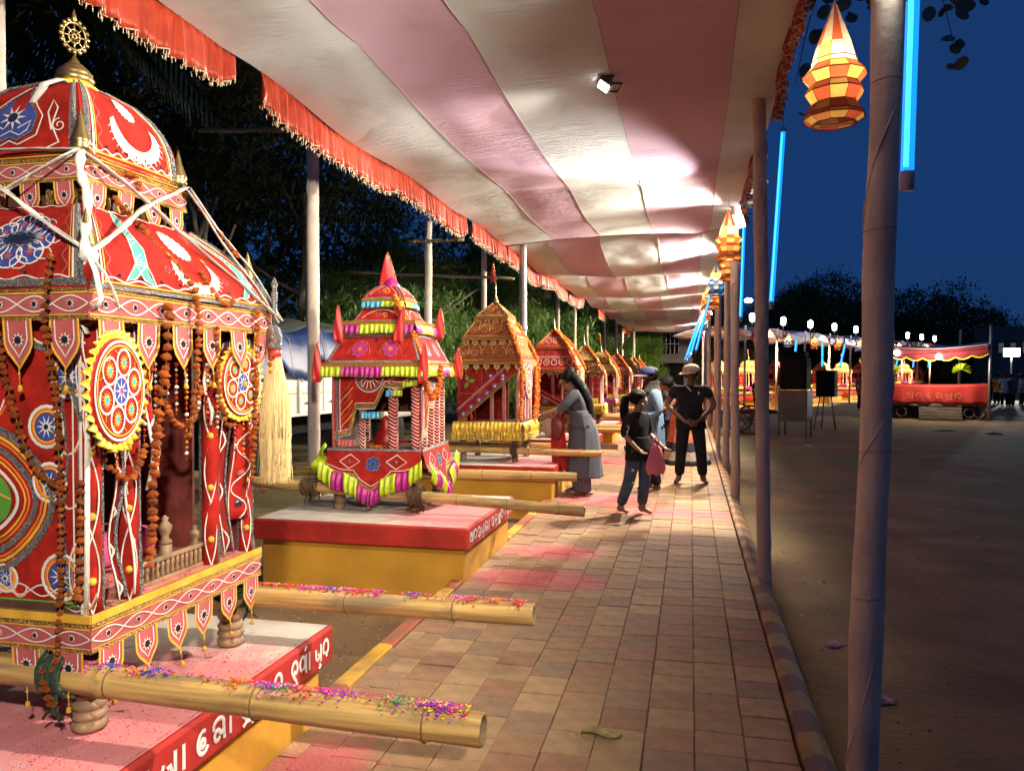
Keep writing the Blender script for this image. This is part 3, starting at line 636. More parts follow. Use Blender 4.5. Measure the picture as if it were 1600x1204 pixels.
def pennant_mesh(w, h, body, edge, cord='white', bead='yellow', tail=.05, seed=0):
    out = [(-w/2, 0), (-w/2, -h*.5), (-w*.40, -h*.66), (-w*.2, -h*.82), (0, -h), (w*.2, -h*.82), (w*.40, -h*.66), (w/2, -h*.5), (w/2, 0)]
    d = Deco(lambda u, v: (u, -.004*math.sin(6*v), v), 1, 1, .0014); d.fill([(x*.98, y*.98) for x, y in out], body, 1); d.fill([(-x*.98, y*.98) for x, y in out], body, -1)
    d.stroke(out, w*.085, edge, 2, seg=.02); d.stroke([(x*.68, y*.74-.004) for x, y in out], w*.045, cord, 2, seg=.02)
    d.star(0, -h*.42, w*.24, 9, cord, 2, .5); d.disc(0, -h*.42, w*.13, 'mirror', 3, 8)
    if tail:
        b = d.mb.use(bead); b.tube([(0, -.003, -h), (.002, -.004, -h-tail)], .0018, 4); b.blob((0, -.003, -h-tail*.35), .0045, 1, 6, 4); b.lathe([(.002, -h-tail*1.45), (.009, -h-tail*1.4), (.006, -h-tail*1.05), (.002, -h-tail)], (.002, -.004, 0), 7)
    return d.mb.mesh('pennant')
def band_mesh(L, h, style='pink', n=None):
    n = n or max(3, int(L/(h*1.5))); d = Deco(lambda u, v: (-L/2+u*L, 0, v*h), L, h, .0015)
    if style == 'pink':
        d.fill([(0, 0), (L, 0), (L, h), (0, h)], 'pink', 0); d.wave(0, L, h*.5, h*.24, n, 'white', h*.045, 'mirror'); d.stroke([(0, h*.94), (L, h*.94)], h*.12, 'gold', 2); d.stroke([(0, h*.83), (L, h*.83)], h*.05, 'yellow', 2)
        d.stroke([(0, h*.06), (L, h*.06)], h*.12, 'gold', 2); d.stroke([(0, h*.16), (L, h*.16)], h*.04, 'yellow', 2)
    elif style == 'gold':
        d.fill([(0, 0), (L, 0), (L, h), (0, h)], 'deepred', 0); d.stroke([(0, h*.85), (L, h*.85)], h*.26, 'gold', 2); d.stroke([(0, h*.15), (L, h*.15)], h*.26, 'gold', 2); d.stroke([(0, h*.5), (L, h*.5)], h*.14, 'yellow', 2)
    elif style == 'redwhite':
        d.fill([(0, 0), (L, 0), (L, h), (0, h)], 'red', 0); d.wave(0, L, h*.5, h*.26, n, 'white', h*.07, 'white'); d.stroke([(0, h*.93), (L, h*.93)], h*.12, 'orange', 2); d.stroke([(0, h*.07), (L, h*.07)], h*.12, 'orange', 2)
    return d.mb.mesh('trim_band')
def roof_prof(h0, z0, h1, z1, kind):
    def f(t):
        if kind == 'convex': return h1+(h0-h1)*math.cos(t*PI/2)**.9, z0+(z1-z0)*t
        if kind == 'dome': return h1+(h0-h1)*max(0, 1-t**2.6)**.62, z0+(z1-z0)*t
        return h0+(h1-h0)*t, z0+(z1-z0)*t
    return f
def roof_side(pr, h0, H, decofn, base='red', sag=0):
    """one sloping face of a roof tier, facing -Y; decoration runs over it"""
    def patch(u, v):
        v2 = min(1, max(0, v)); h, z = pr(v2); return (-h+2*h*u, -h-.012*math.sin(PI*u)*(1-v2), z+(v-v2)*.1+sag*math.sin(PI*u))
    W = 2*h0; d = Deco(patch, W, H, .0016); d.mb.use(base); d.mb.grid(lambda u, v: patch(u, v), 12, 10)
    if decofn: decofn(d, W, H)
    return d.mb.mesh('roof_cloth')
def lace_border(d, W, H, w=.022, col='silver', ins=.012):
    d.stroke([(ins+w/2, H*.03), (ins+w/2, H*.97)], w, col, 2); d.stroke([(W-ins-w/2, H*.03), (W-ins-w/2, H*.97)], w, col, 2)
# --- decoration schemes
def rich(d, W, H):
    for s in (-1, 1):
        x0 = .052 if s > 0 else W-.052
        d.stroke([(x0, H*.04), (x0, H*.96)], .007, 'white', 2); d.stroke([(x0+s*.012, H*.05), (x0+s*.012, H*.95)], .005, 'yellow', 2)
        d.stroke([(x0+s*(.030+.010*math.sin(i*.9)), H*(.06+.88*i/30)) for i in range(31)], .005, 'pink', 2)
    d.stroke([(W*(.06+.88*i/60), H*(.10+.020*math.sin(i*.8))) for i in range(61)], .006, 'white', 2); d.stroke([(W*.05, H*.065), (W*.95, H*.065)], .007, 'yellow', 2)
    d.stroke([(W*(.10+.8*i/50), H*(.955+.012*math.sin(i*.9))) for i in range(51)], .005, 'white', 2)
    for i in range(9): x = W*(.12+.76*i/8); d.disc(x, H*.15, .007, 'mirror', 2, 8)
def d_suncrescent(d, W, H, teal=True):
    lace_border(d, W, H, .03); rich(d, W, H)
    for x, y, r_ in ((.36, .80, .026), (.70, .80, .026), (.36, .30, .02), (.70, .28, .02)): d.spiral(W*x, H*y, r_, 1.3, .005, 'pink', 2)
    for x, y in ((.42, .52), (.64, .52), (.52, .20)): d.star(W*x, H*y, .016, 8, 'yellow', 2, .4)
    cx = W*.52; d.disc(cx, H*.66, .050, 'white', 2, 20, .060); d.star(cx, H*.66, .074, 20, 'white', 1.5, .82)
    o = arc(cx+.01, H*.34, .135, .100, 165, 375, 16); i = arc(cx+.01, H*.46, .108, .105, 5, -185, 16)
    for a, b in zip(zip(o, o[1:]), zip(i[::-1], i[::-1][1:])): d.fill([a[0], a[1], b[1], b[0]], 'white', 2)
    for p in o[1:-1:1]: d.stroke([p, (p[0]+(p[0]-cx)*.10, p[1]-.012)], .003, 'white', 2)
    if teal:
        for sx in (.20, .84):
            x = W*sx
            for q in ([(x-.055, H*.10), (x-.01, H*.14), (x+.05, H*.30), (x+.02, H*.38)], [(x+.085, H*.08), (x+.03, H*.14), (x+.0, H*.32), (x+.055, H*.34)], [(x-.0, H*.30), (x+.06, H*.30), (x+.075, H*.50), (x+.05, H*.68), (x+.01, H*.62), (x+.005, H*.45)], [(x+.01, H*.60), (x+.055, H*.62), (x+.04, H*.86), (x+.005, H*.97), (x-.02, H*.80)]): d.fill(q, 'teal', 1.5); d.stroke(q, .005, 'white', 2.2, True)
            for q in (.35, .5, .65): d.stroke([(x+.0, H*q), (x+.045, H*(q+.08))], .003, 'white', 2.5)
    d.stroke([(0, H*.02), (W, H*.02)], .02, 'silver', 2)
def d_dome_sun(d, W, H):
    lace_border(d, W, H, .03); rich(d, W, H); d.stroke([(.055, .0), (.055, H)], .005, 'white', 2); cx = W*.54
    d.disc(cx, H*.70, .042, 'white', 2, 20, .05); d.star(cx, H*.70, .056, 18, 'white', 1.5, .8)
    o = arc(cx, H*.42, .135, .125, 165, 375, 16); i = arc(cx, H*.55, .105, .125, 0, -180, 16)
    for a, b in zip(zip(o, o[1:]), zip(i[::-1], i[::-1][1:])): d.fill([a[0], a[1], b[1], b[0]], 'white', 2)
    for p in o[1:-1]: d.stroke([p, (p[0]+(p[0]-cx)*.10, p[1]-.014)], .003, 'white', 2)
def d_paisley_blue(d, W, H):
    lace_border(d, W, H, .03); cx = W*.45; cy = H*.42
    dr = [(cx+.0, cy+.17), (cx-.05, cy+.08), (cx-.105, cy), (cx-.09, cy-.07), (cx-.03, cy-.10), (cx, cy-.085), (cx+.03, cy-.10), (cx+.09, cy-.07), (cx+.105, cy), (cx+.05, cy+.08)]
    d.fill(dr, 'blue', 1.5); d.stroke(dr, .009, 'silver', 2.5, True); d.stroke([(cx+(x-cx)*1.22, cy+(y-cy)*1.2) for x, y in dr], .006, 'white', 2, True)
    d.star(cx, cy, .06, 9, 'white', 2.5, .35); d.disc(cx, cy, .022, 'mirror', 3)
    for s in (-1, 1): d.stroke([(cx+s*.03, cy-.05), (cx+s*.085, cy-.02), (cx+s*.07, cy-.06), (cx+s*.04, cy-.08), (cx+s*.0, cy-.06)], .005, 'white', 2.5)
    for s in (-1, 1):
        d.stroke([(cx+s*x, y) for x, y in [(.14, H*.05), (.20, H*.12), (.17, H*.3), (.19, H*.5), (.165, H*.6), (.15, H*.45), (.17, H*.25)]], .007, 'white', 2)
        d.spiral(cx+s*.20, H*.30, .03, 1.4, .005, 'white', 2, 90, s)
    d.stroke([(cx+.06, cy+.14), (cx+.09, cy+.10), (cx+.07, cy+.07)], .003, 'white', 2)
def d_flower_cluster(d, W, H):
    lace_border(d, W, H, .035); rich(d, W, H)
    for cx in (W*.27, W*.73):
        for k in range(9): a = 2*PI*k/9; d.stroke(arc(cx+.145*math.cos(a), H*.52+.105*math.sin(a), .034, .026, 0, 330, 8), .005, 'white', 2)
    d.stroke([(0, H*.05), (W, H*.05)], .03, 'silver', 2)
    for cx in (W*.27, W*.73):
        cy = H*.52
        for k in range(7):
            a = 2*PI*k/7; x = cx+.095*math.cos(a); y = cy+.075*math.sin(a); d.disc(x, y, .048, 'blue', 1, 12); d.ring(x, y, .052, .007, 'white', 1.6, 14); d.star(x, y, .022, 6, 'pink', 2, .4)
        d.disc(cx, cy, .085, 'blue', 2, 16, .07); d.fill([(cx+.07*math.cos(a)*(1), cy+.03*math.sin(a)) for a in [2*PI*i/14 for i in range(14)]], 'mirror', 2.6)
        d.ring(cx, cy, .075, .006, 'silver', 3, 16, .036)
        for k in range(14): a = 2*PI*k/14; d.stroke([(cx+.07*math.cos(a), cy+.034*math.sin(a)), (cx+.098*math.cos(a), cy+.062*math.sin(a))], .004, 'white', 2.6)
    d.stroke(arc(W*.5, H*.5, .055, .10, 0, 360, 16), .006, 'white', 2); d.star(W*.5, H*.5, .03, 8, 'white', 2)
def d_two_flowers(d, W, H):
    for a in ((.02, .04, .98, .04), (.02, .96, .98, .96)): d.stroke([(W*a[0], H*a[1]), (W*a[2], H*a[3])], .018, 'silver', 2)
    lace_border(d, W, H, .02)
    for x in (.32, .68): d.flower(W*x, H*.48, H*.25, 8, 'magenta', 'pink', 'orange'); d.stroke(arc(W*x, H*.28, H*.40, H*.50, 0, 180, 14), .006, 'pink', 2)
    d.disc(W*.5, H*.8, .014, 'mirror', 2)
def d_swirl(d, W, H):
    d.stroke([(W*.04, H*.06), (W*.96, H*.06)], .014, 'silver', 2); lace_border(d, W, H, .016); d.spiral(W*.45, H*.5, H*.3, 1.3, .008, 'pink', 2); d.spiral(W*.58, H*.45, H*.22, 1.2, .007, 'yellow', 2, 180, -1); d.stroke(arc(W*.5, H*.1, W*.36, H*.8, 10, 170, 16), .005, 'white', 2)
def d_goldscroll(d, W, H, n=4):
    d.stroke([(0, H*.05), (W, H*.05)], .016, 'gold', 2); d.stroke([(.012, 0), (.012, H)], .014, 'gold', 2); d.stroke([(W-.012, 0), (W-.012, H)], .014, 'gold', 2)
    for i in range(n):
        x = W*(i+.5)/n; r = min(W/n*.40, H*.36); d.spiral(x, H*.46, r, 1.6, r*.16, 'gold', 2, 40, 1 if i % 2 else -1); d.disc(x, H*.46, r*.26, 'blue' if i % 2 else 'pink', 1.5, 10); d.stroke(arc(x, H*.35, r*1.15, H*.52, 0, 180, 10), r*.1, 'yellow', 2)
def d_redvine(d, W, H, n=5):
    d.stroke([(0, H*.04), (W, H*.04)], .014, 'orange', 2)
    for i in range(n):
        x = W*(i+.5)/n; r = min(W/n*.36, H*.3); d.ring(x, H*.32, r, r*.16, 'white', 2, 12); d.disc(x, H*.32, r*.5, 'blue' if i % 2 else 'orange', 1.5, 8); d.spiral(x, H*.72, r*.8, 1.2, r*.15, 'pink', 2, 90*i)
    d.wave(0, W, H*.56, H*.06, n*2, 'white', .004, 'orange')
def tier(root, zr, h0, h1, z1, kind, decofns, base='red', rise=None):
    H = math.hypot(z1-zr, h0-h1); pr = roof_prof(h0, zr, h1, z1, kind); cache = {}; out = []
    for k in range(4):
        fn = decofns[k % len(decofns)] if k < 2 else None
        if k not in (0, 1) and 'p' in cache: me = cache['p']
        else:
            me = roof_side(pr, h0, H, fn, base)
            if k > 1: cache['p'] = me
        out.append(link('roof_panel', me, root, (0, 0, 0), (0, 0, k*PI/2)))
    return out
def eave(root, z, h, bh, style, pw=0, ph=0, np_=0, pcol=('pink', 'yellow'), tail=.05, n=None):
    me = band_mesh(2*h, bh, style, n); pm_ = pennant_mesh(pw, ph, pcol[0], pcol[1], tail=tail) if np_ else None
    for k in range(4):
        bnd = side_obj('trim_band', me, root, k, h, z)
        if np_:
            for i in range(np_):
                if k > 1 and i % 2: continue
                link('pennant', pm_, bnd, (-h+2*h*(i+.5)/np_, -.002, .004), (R(random.uniform(-5, 5)), R(random.uniform(-3, 3)), 0))
def ruffle(root, name, a, b, drop, cols, amp=.010, wl=.045, puff=.0, seed=0, tiersn=1, scallop=0):
    """gathered satin hanging from the line a-b, cut into coloured lengths, one mesh each"""
    A = V(a); B = V(b); L = (B-A).length; d = (B-A)/L; nrm = V((d.y, -d.x, 0)).normalized(); n = len(cols)
    for i, c in enumerate(cols):
        s0 = L*i/n; s1 = L*(i+1)/n; k = max(6, int((s1-s0)/wl*7))
        def F(u, v):
            s = s0+(s1-s0)*u; ph = noise.noise(V((s*9, seed, 0)))*2; f = math.sin(2*PI*s/wl+ph)+.4*math.sin(2*PI*s/wl*2.3+seed)
            dr = drop*(1+.05*math.sin(s*17+seed))+scallop*math.sin(PI*u)
            return A+d*(s+.006*math.sin(s*60)*v)+nrm*(amp*f*(.35+.65*v)+puff*math.sin(PI*v)+.012*v)+V((0, 0, -dr*v))
        mb = MB().use(c); mb.grid(F, k, 6); mb.use('gold'); mb.tube([F(j/k, 1) for j in range(k+1)], .0028, 4, False); mb.build(name, root, solid=.001)
def column(root, x, y, z0, z1, r, style='stripe', seed=0, bend=0):
    random.seed(seed); mb = MB().use('red' if style != 'pink' else 'pink'); H = z1-z0; k = 14; n = 14
    mb.tube([(x+bend*math.sin(PI*i/k), y, z0+H*i/k) for i in range(k+1)], [r*(1+.12*math.sin(i*1.9+seed)) for i in range(k+1)], n)
    if style in ('stripe', 'pink'):
        for j in range(int(H/.028)):
            z = z0+.015+j*.028
            for sg in (1, -1):
                a0 = -PI/4+seed*.0; mb.use('white').tube([(x+bend*math.sin(PI*(z-z0)/H)+(r*1.09)*math.cos(a0+sg*t), y+(r*1.09)*math.sin(a0+sg*t), z+.022*t) for t in (0, .5, 1.0, 1.5)], .0028, 4, False)
    if style == 'wave':
        for sg in (0, PI):
            mb.use('white').tube([(x+r*1.05*math.cos(-PI/4+.7*math.sin(t*13+sg)), y+r*1.05*math.sin(-PI/4+.7*math.sin(t*13+sg)), z0+H*t) for t in [i/60 for i in range(61)]], .0032, 4, False)
        for i in range(5): z = z0+H*(i+.5)/5; mb.use('yellow').blob((x+r*1.0*math.cos(-PI/4), y+r*math.sin(-PI/4), z), .014, 1, 6, 4)
        for a in (-2.2, .6): mb.use('silver').tube([(x+r*1.05*math.cos(a), y+r*1.05*math.sin(a), z0+H*t) for t in (0, .5, 1)], .006, 4, False)
    return mb.build('column', root)
def medallion(root, loc, r, k, frill_cols, style=0, tilt=0):
    """round embroidered fan facing side k"""
    o = link('medallion', None, root) if 0 else None
    b = MB().use('redsat'); b.lathe([(r*.2, -.012), (r, -.012), (r, .006), (r*.2, .008)], (0, 0, 0), 36, Matrix.Rotation(R(90), 4, 'X'))
    d = Deco(lambda u, v: (u, -.010, v), 1, 1, .0014); d.mb = b
    d.disc(0, 0, r*.99, 'red', 0, 36); d.ring(0, 0, r*.94, r*.05, 'white', 2, 36); d.ring(0, 0, r*.86, r*.035, 'yellow', 2, 36)
    if style == 0:
        for i in range(6):
            a = 2*PI*i/6+.3; x = r*.55*math.cos(a); y = r*.55*math.sin(a); d.ring(x, y, r*.255, r*.045, 'white', 2, 18); d.star(x, y, r*.17, 12, 'yellow', 2, .5); d.disc(x, y, r*.065, 'sky', 3, 10)
        d.disc(0, 0, r*.27, 'blue', 2, 24); d.ring(0, 0, r*.27, r*.04, 'white', 3, 20); d.star(0, 0, r*.25, 8, 'white', 3, .25); d.disc(0, 0, r*.07, 'magenta', 4, 10)
        for i in range(12):
            a = 2*PI*i/12; d.stroke([(r*.80*math.cos(a), r*.80*math.sin(a)), (r*.7*math.cos(a+.12), r*.7*math.sin(a+.12)), (r*.80*math.cos(a+.26), r*.80*math.sin(a+.26))], r*.02, 'yellow', 2)
    else:
        for q in (.70, .52, .36): d.ring(0, 0, r*q, r*.05, ('gold', 'pink', 'white')[int(q*10) % 3], 2, 28)
        for i in range(12): a = 2*PI*i/12; d.spiral(r*.61*math.cos(a), r*.61*math.sin(a), r*.1, 1.1, r*.03, 'white', 2)
        d.flower(0, 0, r*.24, 8, 'blue', 'white', 'sky', 2)
    ob = b.build('medallion', root, loc=loc, rot=(0, 0, k*PI/2+R(tilt)))
    n = len(frill_cols); seg = 150//n
    for i, c in enumerate(frill_cols):
        fb = MB().use(c); a0 = 2*PI*i/n
        def F(u, v):
            a = a0+2*PI/n*u; f = math.sin(a*34)*.008*v; rr = r*(.97+.19*v+.018*math.sin(a*17)*v+.010*math.sin(a*41)*v); return (rr*math.cos(a), f*1.6-.002, rr*math.sin(a))
        fb.grid(F, seg, 3); fb.build('medallion_frill', ob, solid=.001)
    return ob
def spike(root, x, y, z, s=1):
    b = MB().use('brass'); b.lathe([(.010*s, -.02*s), (.030*s, -.005*s), (.034*s, .004*s), (.026*s, .012*s), (.034*s, .02*s), (.031*s, .03*s), (.016*s, .075*s), (.004*s, .125*s), (.001, .135*s)], (0, 0, 0), 16)
    return b.build('finial_spike', root, loc=(x, y, z))
def brass_top(root, z, s=1, wheel=True, zs=1):
    b = MB().use('brass'); b.lathe([(r_, z_*zs) for r_, z_ in [(.045*s, 0), (.066*s, .02*s), (.072*s, .045*s), (.064*s, .06*s), (.062*s, .064*s), (.066*s, .075*s), (.058*s, .09*s), (.050*s, .094*s), (.052*s, .104*s), (.042*s, .118*s), (.034*s, .122*s), (.034*s, .132*s), (.022*s, .145*s), (.016*s, .16*s), (.008*s, .18*s), (.004*s, .20*s)]], (0, 0, z), 24)
    p = b.build('finial_pot', root)
    if wheel:
        b = MB().use('brass'); Rr = .050*s; c = V((0, 0, z+.245*s*zs+.042)); D = V((.45, .9, 0)).normalized()
        def ring(r, t, n=20): b.tube([c+D*math.cos(a)*r+V((0, 0, 1))*math.sin(a)*r*1.25 for a in [2*PI*i/n for i in range(n+1)]], t, 6, False)
        ring(Rr*.86, .0055*s); ring(Rr*.42, .004*s); ring(Rr*.16, .006*s, 8)
        for i in range(8): a = 2*PI*i/8; e = D*math.cos(a)+V((0, 0, 1.25))*math.sin(a); b.tube([c+e*Rr*.16, c+e*Rr*.86], .004*s, 5)
        for i in range(16): a = 2*PI*i/16; e = D*math.cos(a)+V((0, 0, 1.25))*math.sin(a); b.blob(c+e*Rr*1.0, .010*s, 1, 6, 4)
        b.lathe([(.008*s, 0), (.012*s, .01*s), (.001, .05*s)], c+V((0, 0, Rr*1.15)), 6); b.tube([(0, 0, z+.19*s*zs), c-V((0, 0, Rr*.9))], .005*s, 6)
        b.build('wheel', p)
    return p
def flag(root, x, y, z, h, w, lean=(0, 0), rz=0):
    mb = MB().use('redsat')
    def F(u, v):
        ww = w*(1-v)**.75*(1.0 if v > .25 else .55+1.8*v)
        return (x+lean[0]*v*h+(u-.5)*ww*math.cos(rz), y+lean[1]*v*h+(u-.5)*ww*math.sin(rz)+.008*math.sin(u*5+v*4)*(1-v*.5), z+h*v)
    mb.grid(F, 8, 10); o = mb.build('pennon', root, solid=.003); b = MB().use('gold')
    b.tube([F(1, i/10) for i in range(11)], .005, 4); b.build('edging', o); return o
FLOWER = {}
def flower_me(key):
    if key not in FLOWER:
        random.seed(5); b = MB().use(key); b.blob((0, 0, 0), 1, .62, 11, 6, .26); b.blob((0, 0, .32), .72, .6, 9, 5, .28); b.blob((0, 0, -.3), .7, .6, 8, 4, .25); FLOWER[key] = b.mesh('marigold_bloom')
    return FLOWER[key]
def garland(pts, r, label, group='marigold garlands on the palanquins', key='driedmarigold', gap=2.2, single=True, seed=0, rz_root=None):
    """a thread of marigolds through the given world points"""
    random.seed(seed); P_ = [V(p) for p in pts]; dense = []
    for i in range(len(P_)-1):
        p0 = P_[max(i-1, 0)]; p1 = P_[i]; p2 = P_[i+1]; p3 = P_[min(i+2, len(P_)-1)]
        for j in range(10):
            t = j/10; dense.append(.5*((2*p1)+(-p0+p2)*t+(2*p0-5*p1+4*p2-p3)*t*t+(-p0+3*p1-3*p2+p3)*t**3))
    dense.append(P_[-1]); o0 = P_[0]
    b = MB().use('string'); b.tube([p-o0 for p in dense], .001, 4); root = b.build('marigold_garland', None, loc=o0); tag(root, label, 'garland', group)
    acc = 0; nxt = r; out = []
    for a, c in zip(dense, dense[1:]):
        L = (c-a).length
        while acc+L >= nxt: out.append(a.lerp(c, (nxt-acc)/L if L else 0)); nxt += r*gap*(random.uniform(.8, 1.5) if single else 1)
        acc += L
    if single:
        for p in out:
            s = r*random.uniform(.75, 1.15); link('flower', flower_me(key), root, p-o0+V((random.uniform(-1, 1), random.uniform(-1, 1), 0))*r*.25, (random.uniform(-.5, .5), random.uniform(-.5, .5), random.uniform(0, 6)), (s, s, s))
    else:
        b = MB().use(key)
        for p in out:
            for q in range(3): b.blob(p-o0+V((random.uniform(-1, 1), random.uniform(-1, 1), random.uniform(-1, 1)))*r*.35, r*random.uniform(.6, .85), .8, 7, 4, .25)
        b.build('flowers', root, kind='stuff')
    return root
# ============ 1: the big near palanquin
random.seed(11)
P1 = empty('palanquin', (-2.27, 2.47, SLAB), 0, 'big red palanquin nearest on the left, brass wheel on its rounded dome', 'palanquin', 'decorated palanquins in a row')
H1 = .465; ZF = .39; ZE = 1.30
lm = turned_leg(.36)
for x, y in ((.39, -.39), (.39, .39), (-.39, .39), (-.39, -.39)): link('leg', lm, P1, (x, y, .0))
b = MB().use('wood')
for y in (-.39, .39): b.box(-.44, .44, y-.03, y+.03, .29, .355)
for x in (-.39, .39): b.box(x-.028, x+.028, -.47, .47, .30, .35)
b.build('under_frame', P1, smooth=False, bevel=.006)
pa = bamboo('carrying_pole', (-1.5, -.452, .205), (1.715, -.44, .165), .050, .047, P1, 1, .52); pb_ = bamboo('carrying_pole', (-1.5, .445, .19), (1.67, .48, .195), .046, .043, P1, 2, .47)
pole_powder((.30, -.444, .187), (1.69, -.44, .167), .050, 640, 3, P1); pole_powder((.42, .478, .195), (1.66, .48, .195), .045, 520, 4, P1)
rope_wrap(P1, (.345, -.447, .195), .056, .07, 'rope', seed=1); rope_wrap(P1, (.39, .47, .20), .05, .075, 'rope', seed=2, strands=10)
# rope binding round the far leg
b = MB().use('rope'); random.seed(8)
for i in range(7): z = .215+i*.013; b.tube([(.39+.062*math.cos(a), .39+.062*math.sin(a), z+.012*math.sin(a+i)) for a in [2*PI*j/16 for j in range(17)]], .009, 6, False)
b.build('rope', P1)
b = MB().use('wood'); b.box(-H1-.01, H1+.012, -H1-.012, H1+.01, ZF-.03, ZF-.002); b.build('floor', P1, smooth=False, bevel=.006)
M['floorpink'] = mat('powdered floor board', (.52, .20, .16), .85, var=.4, vscale=11, col2=(.40, .13, .08))
b = MB().use('floorpink'); b.grid(lambda u, v: (-H1+2*H1*u, -H1+2*H1*v, ZF+.004*noise.noise(V((u*9, v*9, 0)))+.002), 12, 12); b.build('floor_cloth', P1)
b = MB().use('yellow')
for k in range(2):
    M4 = Matrix.Rotation(k*PI/2, 4, 'Z'); b.box(-H1-.014, H1+.014, -H1-.018, -H1-.011, ZF-.022, ZF+.004, M4)
b.build('edge_strip', P1, smooth=False)
eave(P1, ZF-.115, H1+.012, .09, 'pink', .10, .125, 6, tail=.045, n=7)
# seat inside
b = MB().use('powder'); b.box(-.30, .12, -.30, .30, ZF+.004, ZF+.12); b.build('cushion', P1, smooth=True, bevel=.03)
b = MB().use('darkwood'); b.box(-.40, -.30, -.34, .34, ZF, ZF+.36); b.build('seat_back', P1, smooth=False, bevel=.02)
random.seed(4); b = MB(); 
for i in range(500): b.use(POW[random.choice((0, 5, 5, 1))]); x = random.gauss(.33, .06); y = random.gauss(.1, .20); b.blob((x, max(-.4, min(.4, y)), ZF+.006), random.uniform(.002, .007), .5, 5, 2, .3)
b.build('floor_powder', P1, kind='stuff')
# low railing with turned posts on the path side
rl = MB().use('wood'); rl.box(.405, .425, -.30, .30, ZF+.002, ZF+.016); rl.box(.405, .425, -.30, .30, ZF+.075, ZF+.09); rail = rl.build('railing', P1, smooth=False, bevel=.003)
bm_ = MB().use('wood'); bm_.lathe([(.006, 0), (.009, .015), (.006, .03), (.009, .045), (.006, .062)], (0, 0, 0), 6); bme = bm_.mesh('baluster')
for i in range(22): link('baluster', bme, rail, (.415, -.285+.0271*i, ZF+.013))
pm_ = MB().use('wood'); pm_.box(-.018, .018, -.018, .018, 0, .10); pm_.lathe([(.018, .10), (.026, .11), (.012, .125), (.025, .15), (.025, .165), (.010, .18), (.014, .19), (.001, .2)], (0, 0, 0), 10); pme = pm_.mesh('turned_post')
for y in (.02, .16, .24): link('turned_post', pme, rail, (.36 if y < .1 else .39, y, ZF), (0, 0, 0), (1, 1, 1.1 if y < .1 else .8))
# posts and cloth columns on the path side
for x, y, r, st, bd in ((.44, -.43, .030, 'wave', 0), (.44, -.27, .034, 'wave', .0), (.43, .19, .032, 'wave', .008), (.44, .42, .028, 'wave', 0), (-.44, .42, .03, 'wave', 0), (-.44, -.43, .03, 'wave', 0)):
    column(P1, x, y, ZF, ZE+.1, r, st, int(abs(y)*50), bd)
b = MB().use('oldwood'); b.box(-.43, -.415, -.44, .44, ZF, ZE+.1)
for i in range(6): b.box(-.415, -.405, -.44+.15*i, -.44+.15*i+.03, ZF, ZE+.1)
b.box(-.43, .43, -.44, .44, ZE+.02, ZE+.04); b.build('back_panel', P1, smooth=False)
b = MB().use('oldwood'); b.box(-.44, .20, .405, .42, ZF, ZE+.1); b.box(.36, .44, .405, .42, ZF, ZE+.1); b.box(-.44, .44, .405, .42, ZE-.05, ZE+.1); b.box(.24, .30, .40, .41, ZF, ZE); b.build('far_panel', P1, smooth=False)
# hanging door cloth strips beside the columns
def strip_cloth(root, x, y, z0, z1, w, key='red', seed=0, face=1):
    hh = z1-z0; d = Deco(lambda u, v: (x+.010*math.sin(v*9+seed)+.012*math.sin(u*5+seed), y+u*w+.012*math.sin(v*7+seed), z0+v*hh), w, hh, .0015)
    d.mb.use(key); d.mb.grid(d.p, 4, 18)
    for s in (.06, .94): d.stroke([(w*s, 0), (w*s, hh)], .007, 'silver' if s > .5 else 'white', 2, seg=.04)
    d.stroke([(w*(.5+.32*math.sin(i*.62)), hh*i/44) for i in range(45)], .006, 'white', 2)
    for i in range(6): d.disc(w*.5, hh*(i+.5)/6, w*.14, 'pink' if i % 2 else 'mirror', 2, 8)
    return d.mb.build('hanging_strip', root, solid=.001)
strip_cloth(P1, .458, -.305, ZF+.02, ZE-.02, .065, 'red', 1); strip_cloth(P1, .455, .205, ZF+.03, ZE-.02, .075, 'deepred', 2); strip_cloth(P1, .462, .30, ZF+.15, ZE-.02, .12, 'red', 4); strip_cloth(P1, .452, .40, ZF+.01, ZE-.04, .05, 'pink', 3)
for i, (y, z0, z1, w) in enumerate(((-.20, ZF+.35, ZE-.02, .05), (.12, ZF+.55, ZE-.02, .045), (-.38, ZF+.02, ZE-.35, .05))): strip_cloth(P1, .462, y, z0, z1, w, ('red', 'pink', 'deepred')[i], 6+i)
random.seed(19); b = MB()
for i in range(16):
    y = -.44+.058*i+random.uniform(-.01, .01); z0 = ZE-.13; L_ = random.uniform(.06, .40); b.use('gold').tube([(.50, y, z0), (.495, y+.004, z0-L_)], .0014, 4)
    for j in range(int(L_/.02)): b.use(random.choice(('orange', 'red', 'white', 'orange'))).blob((.498, y+.002, z0-.02*j), random.uniform(.005, .009), .8, 6, 4, .25)
b.build('bead_strings', P1, kind='stuff')
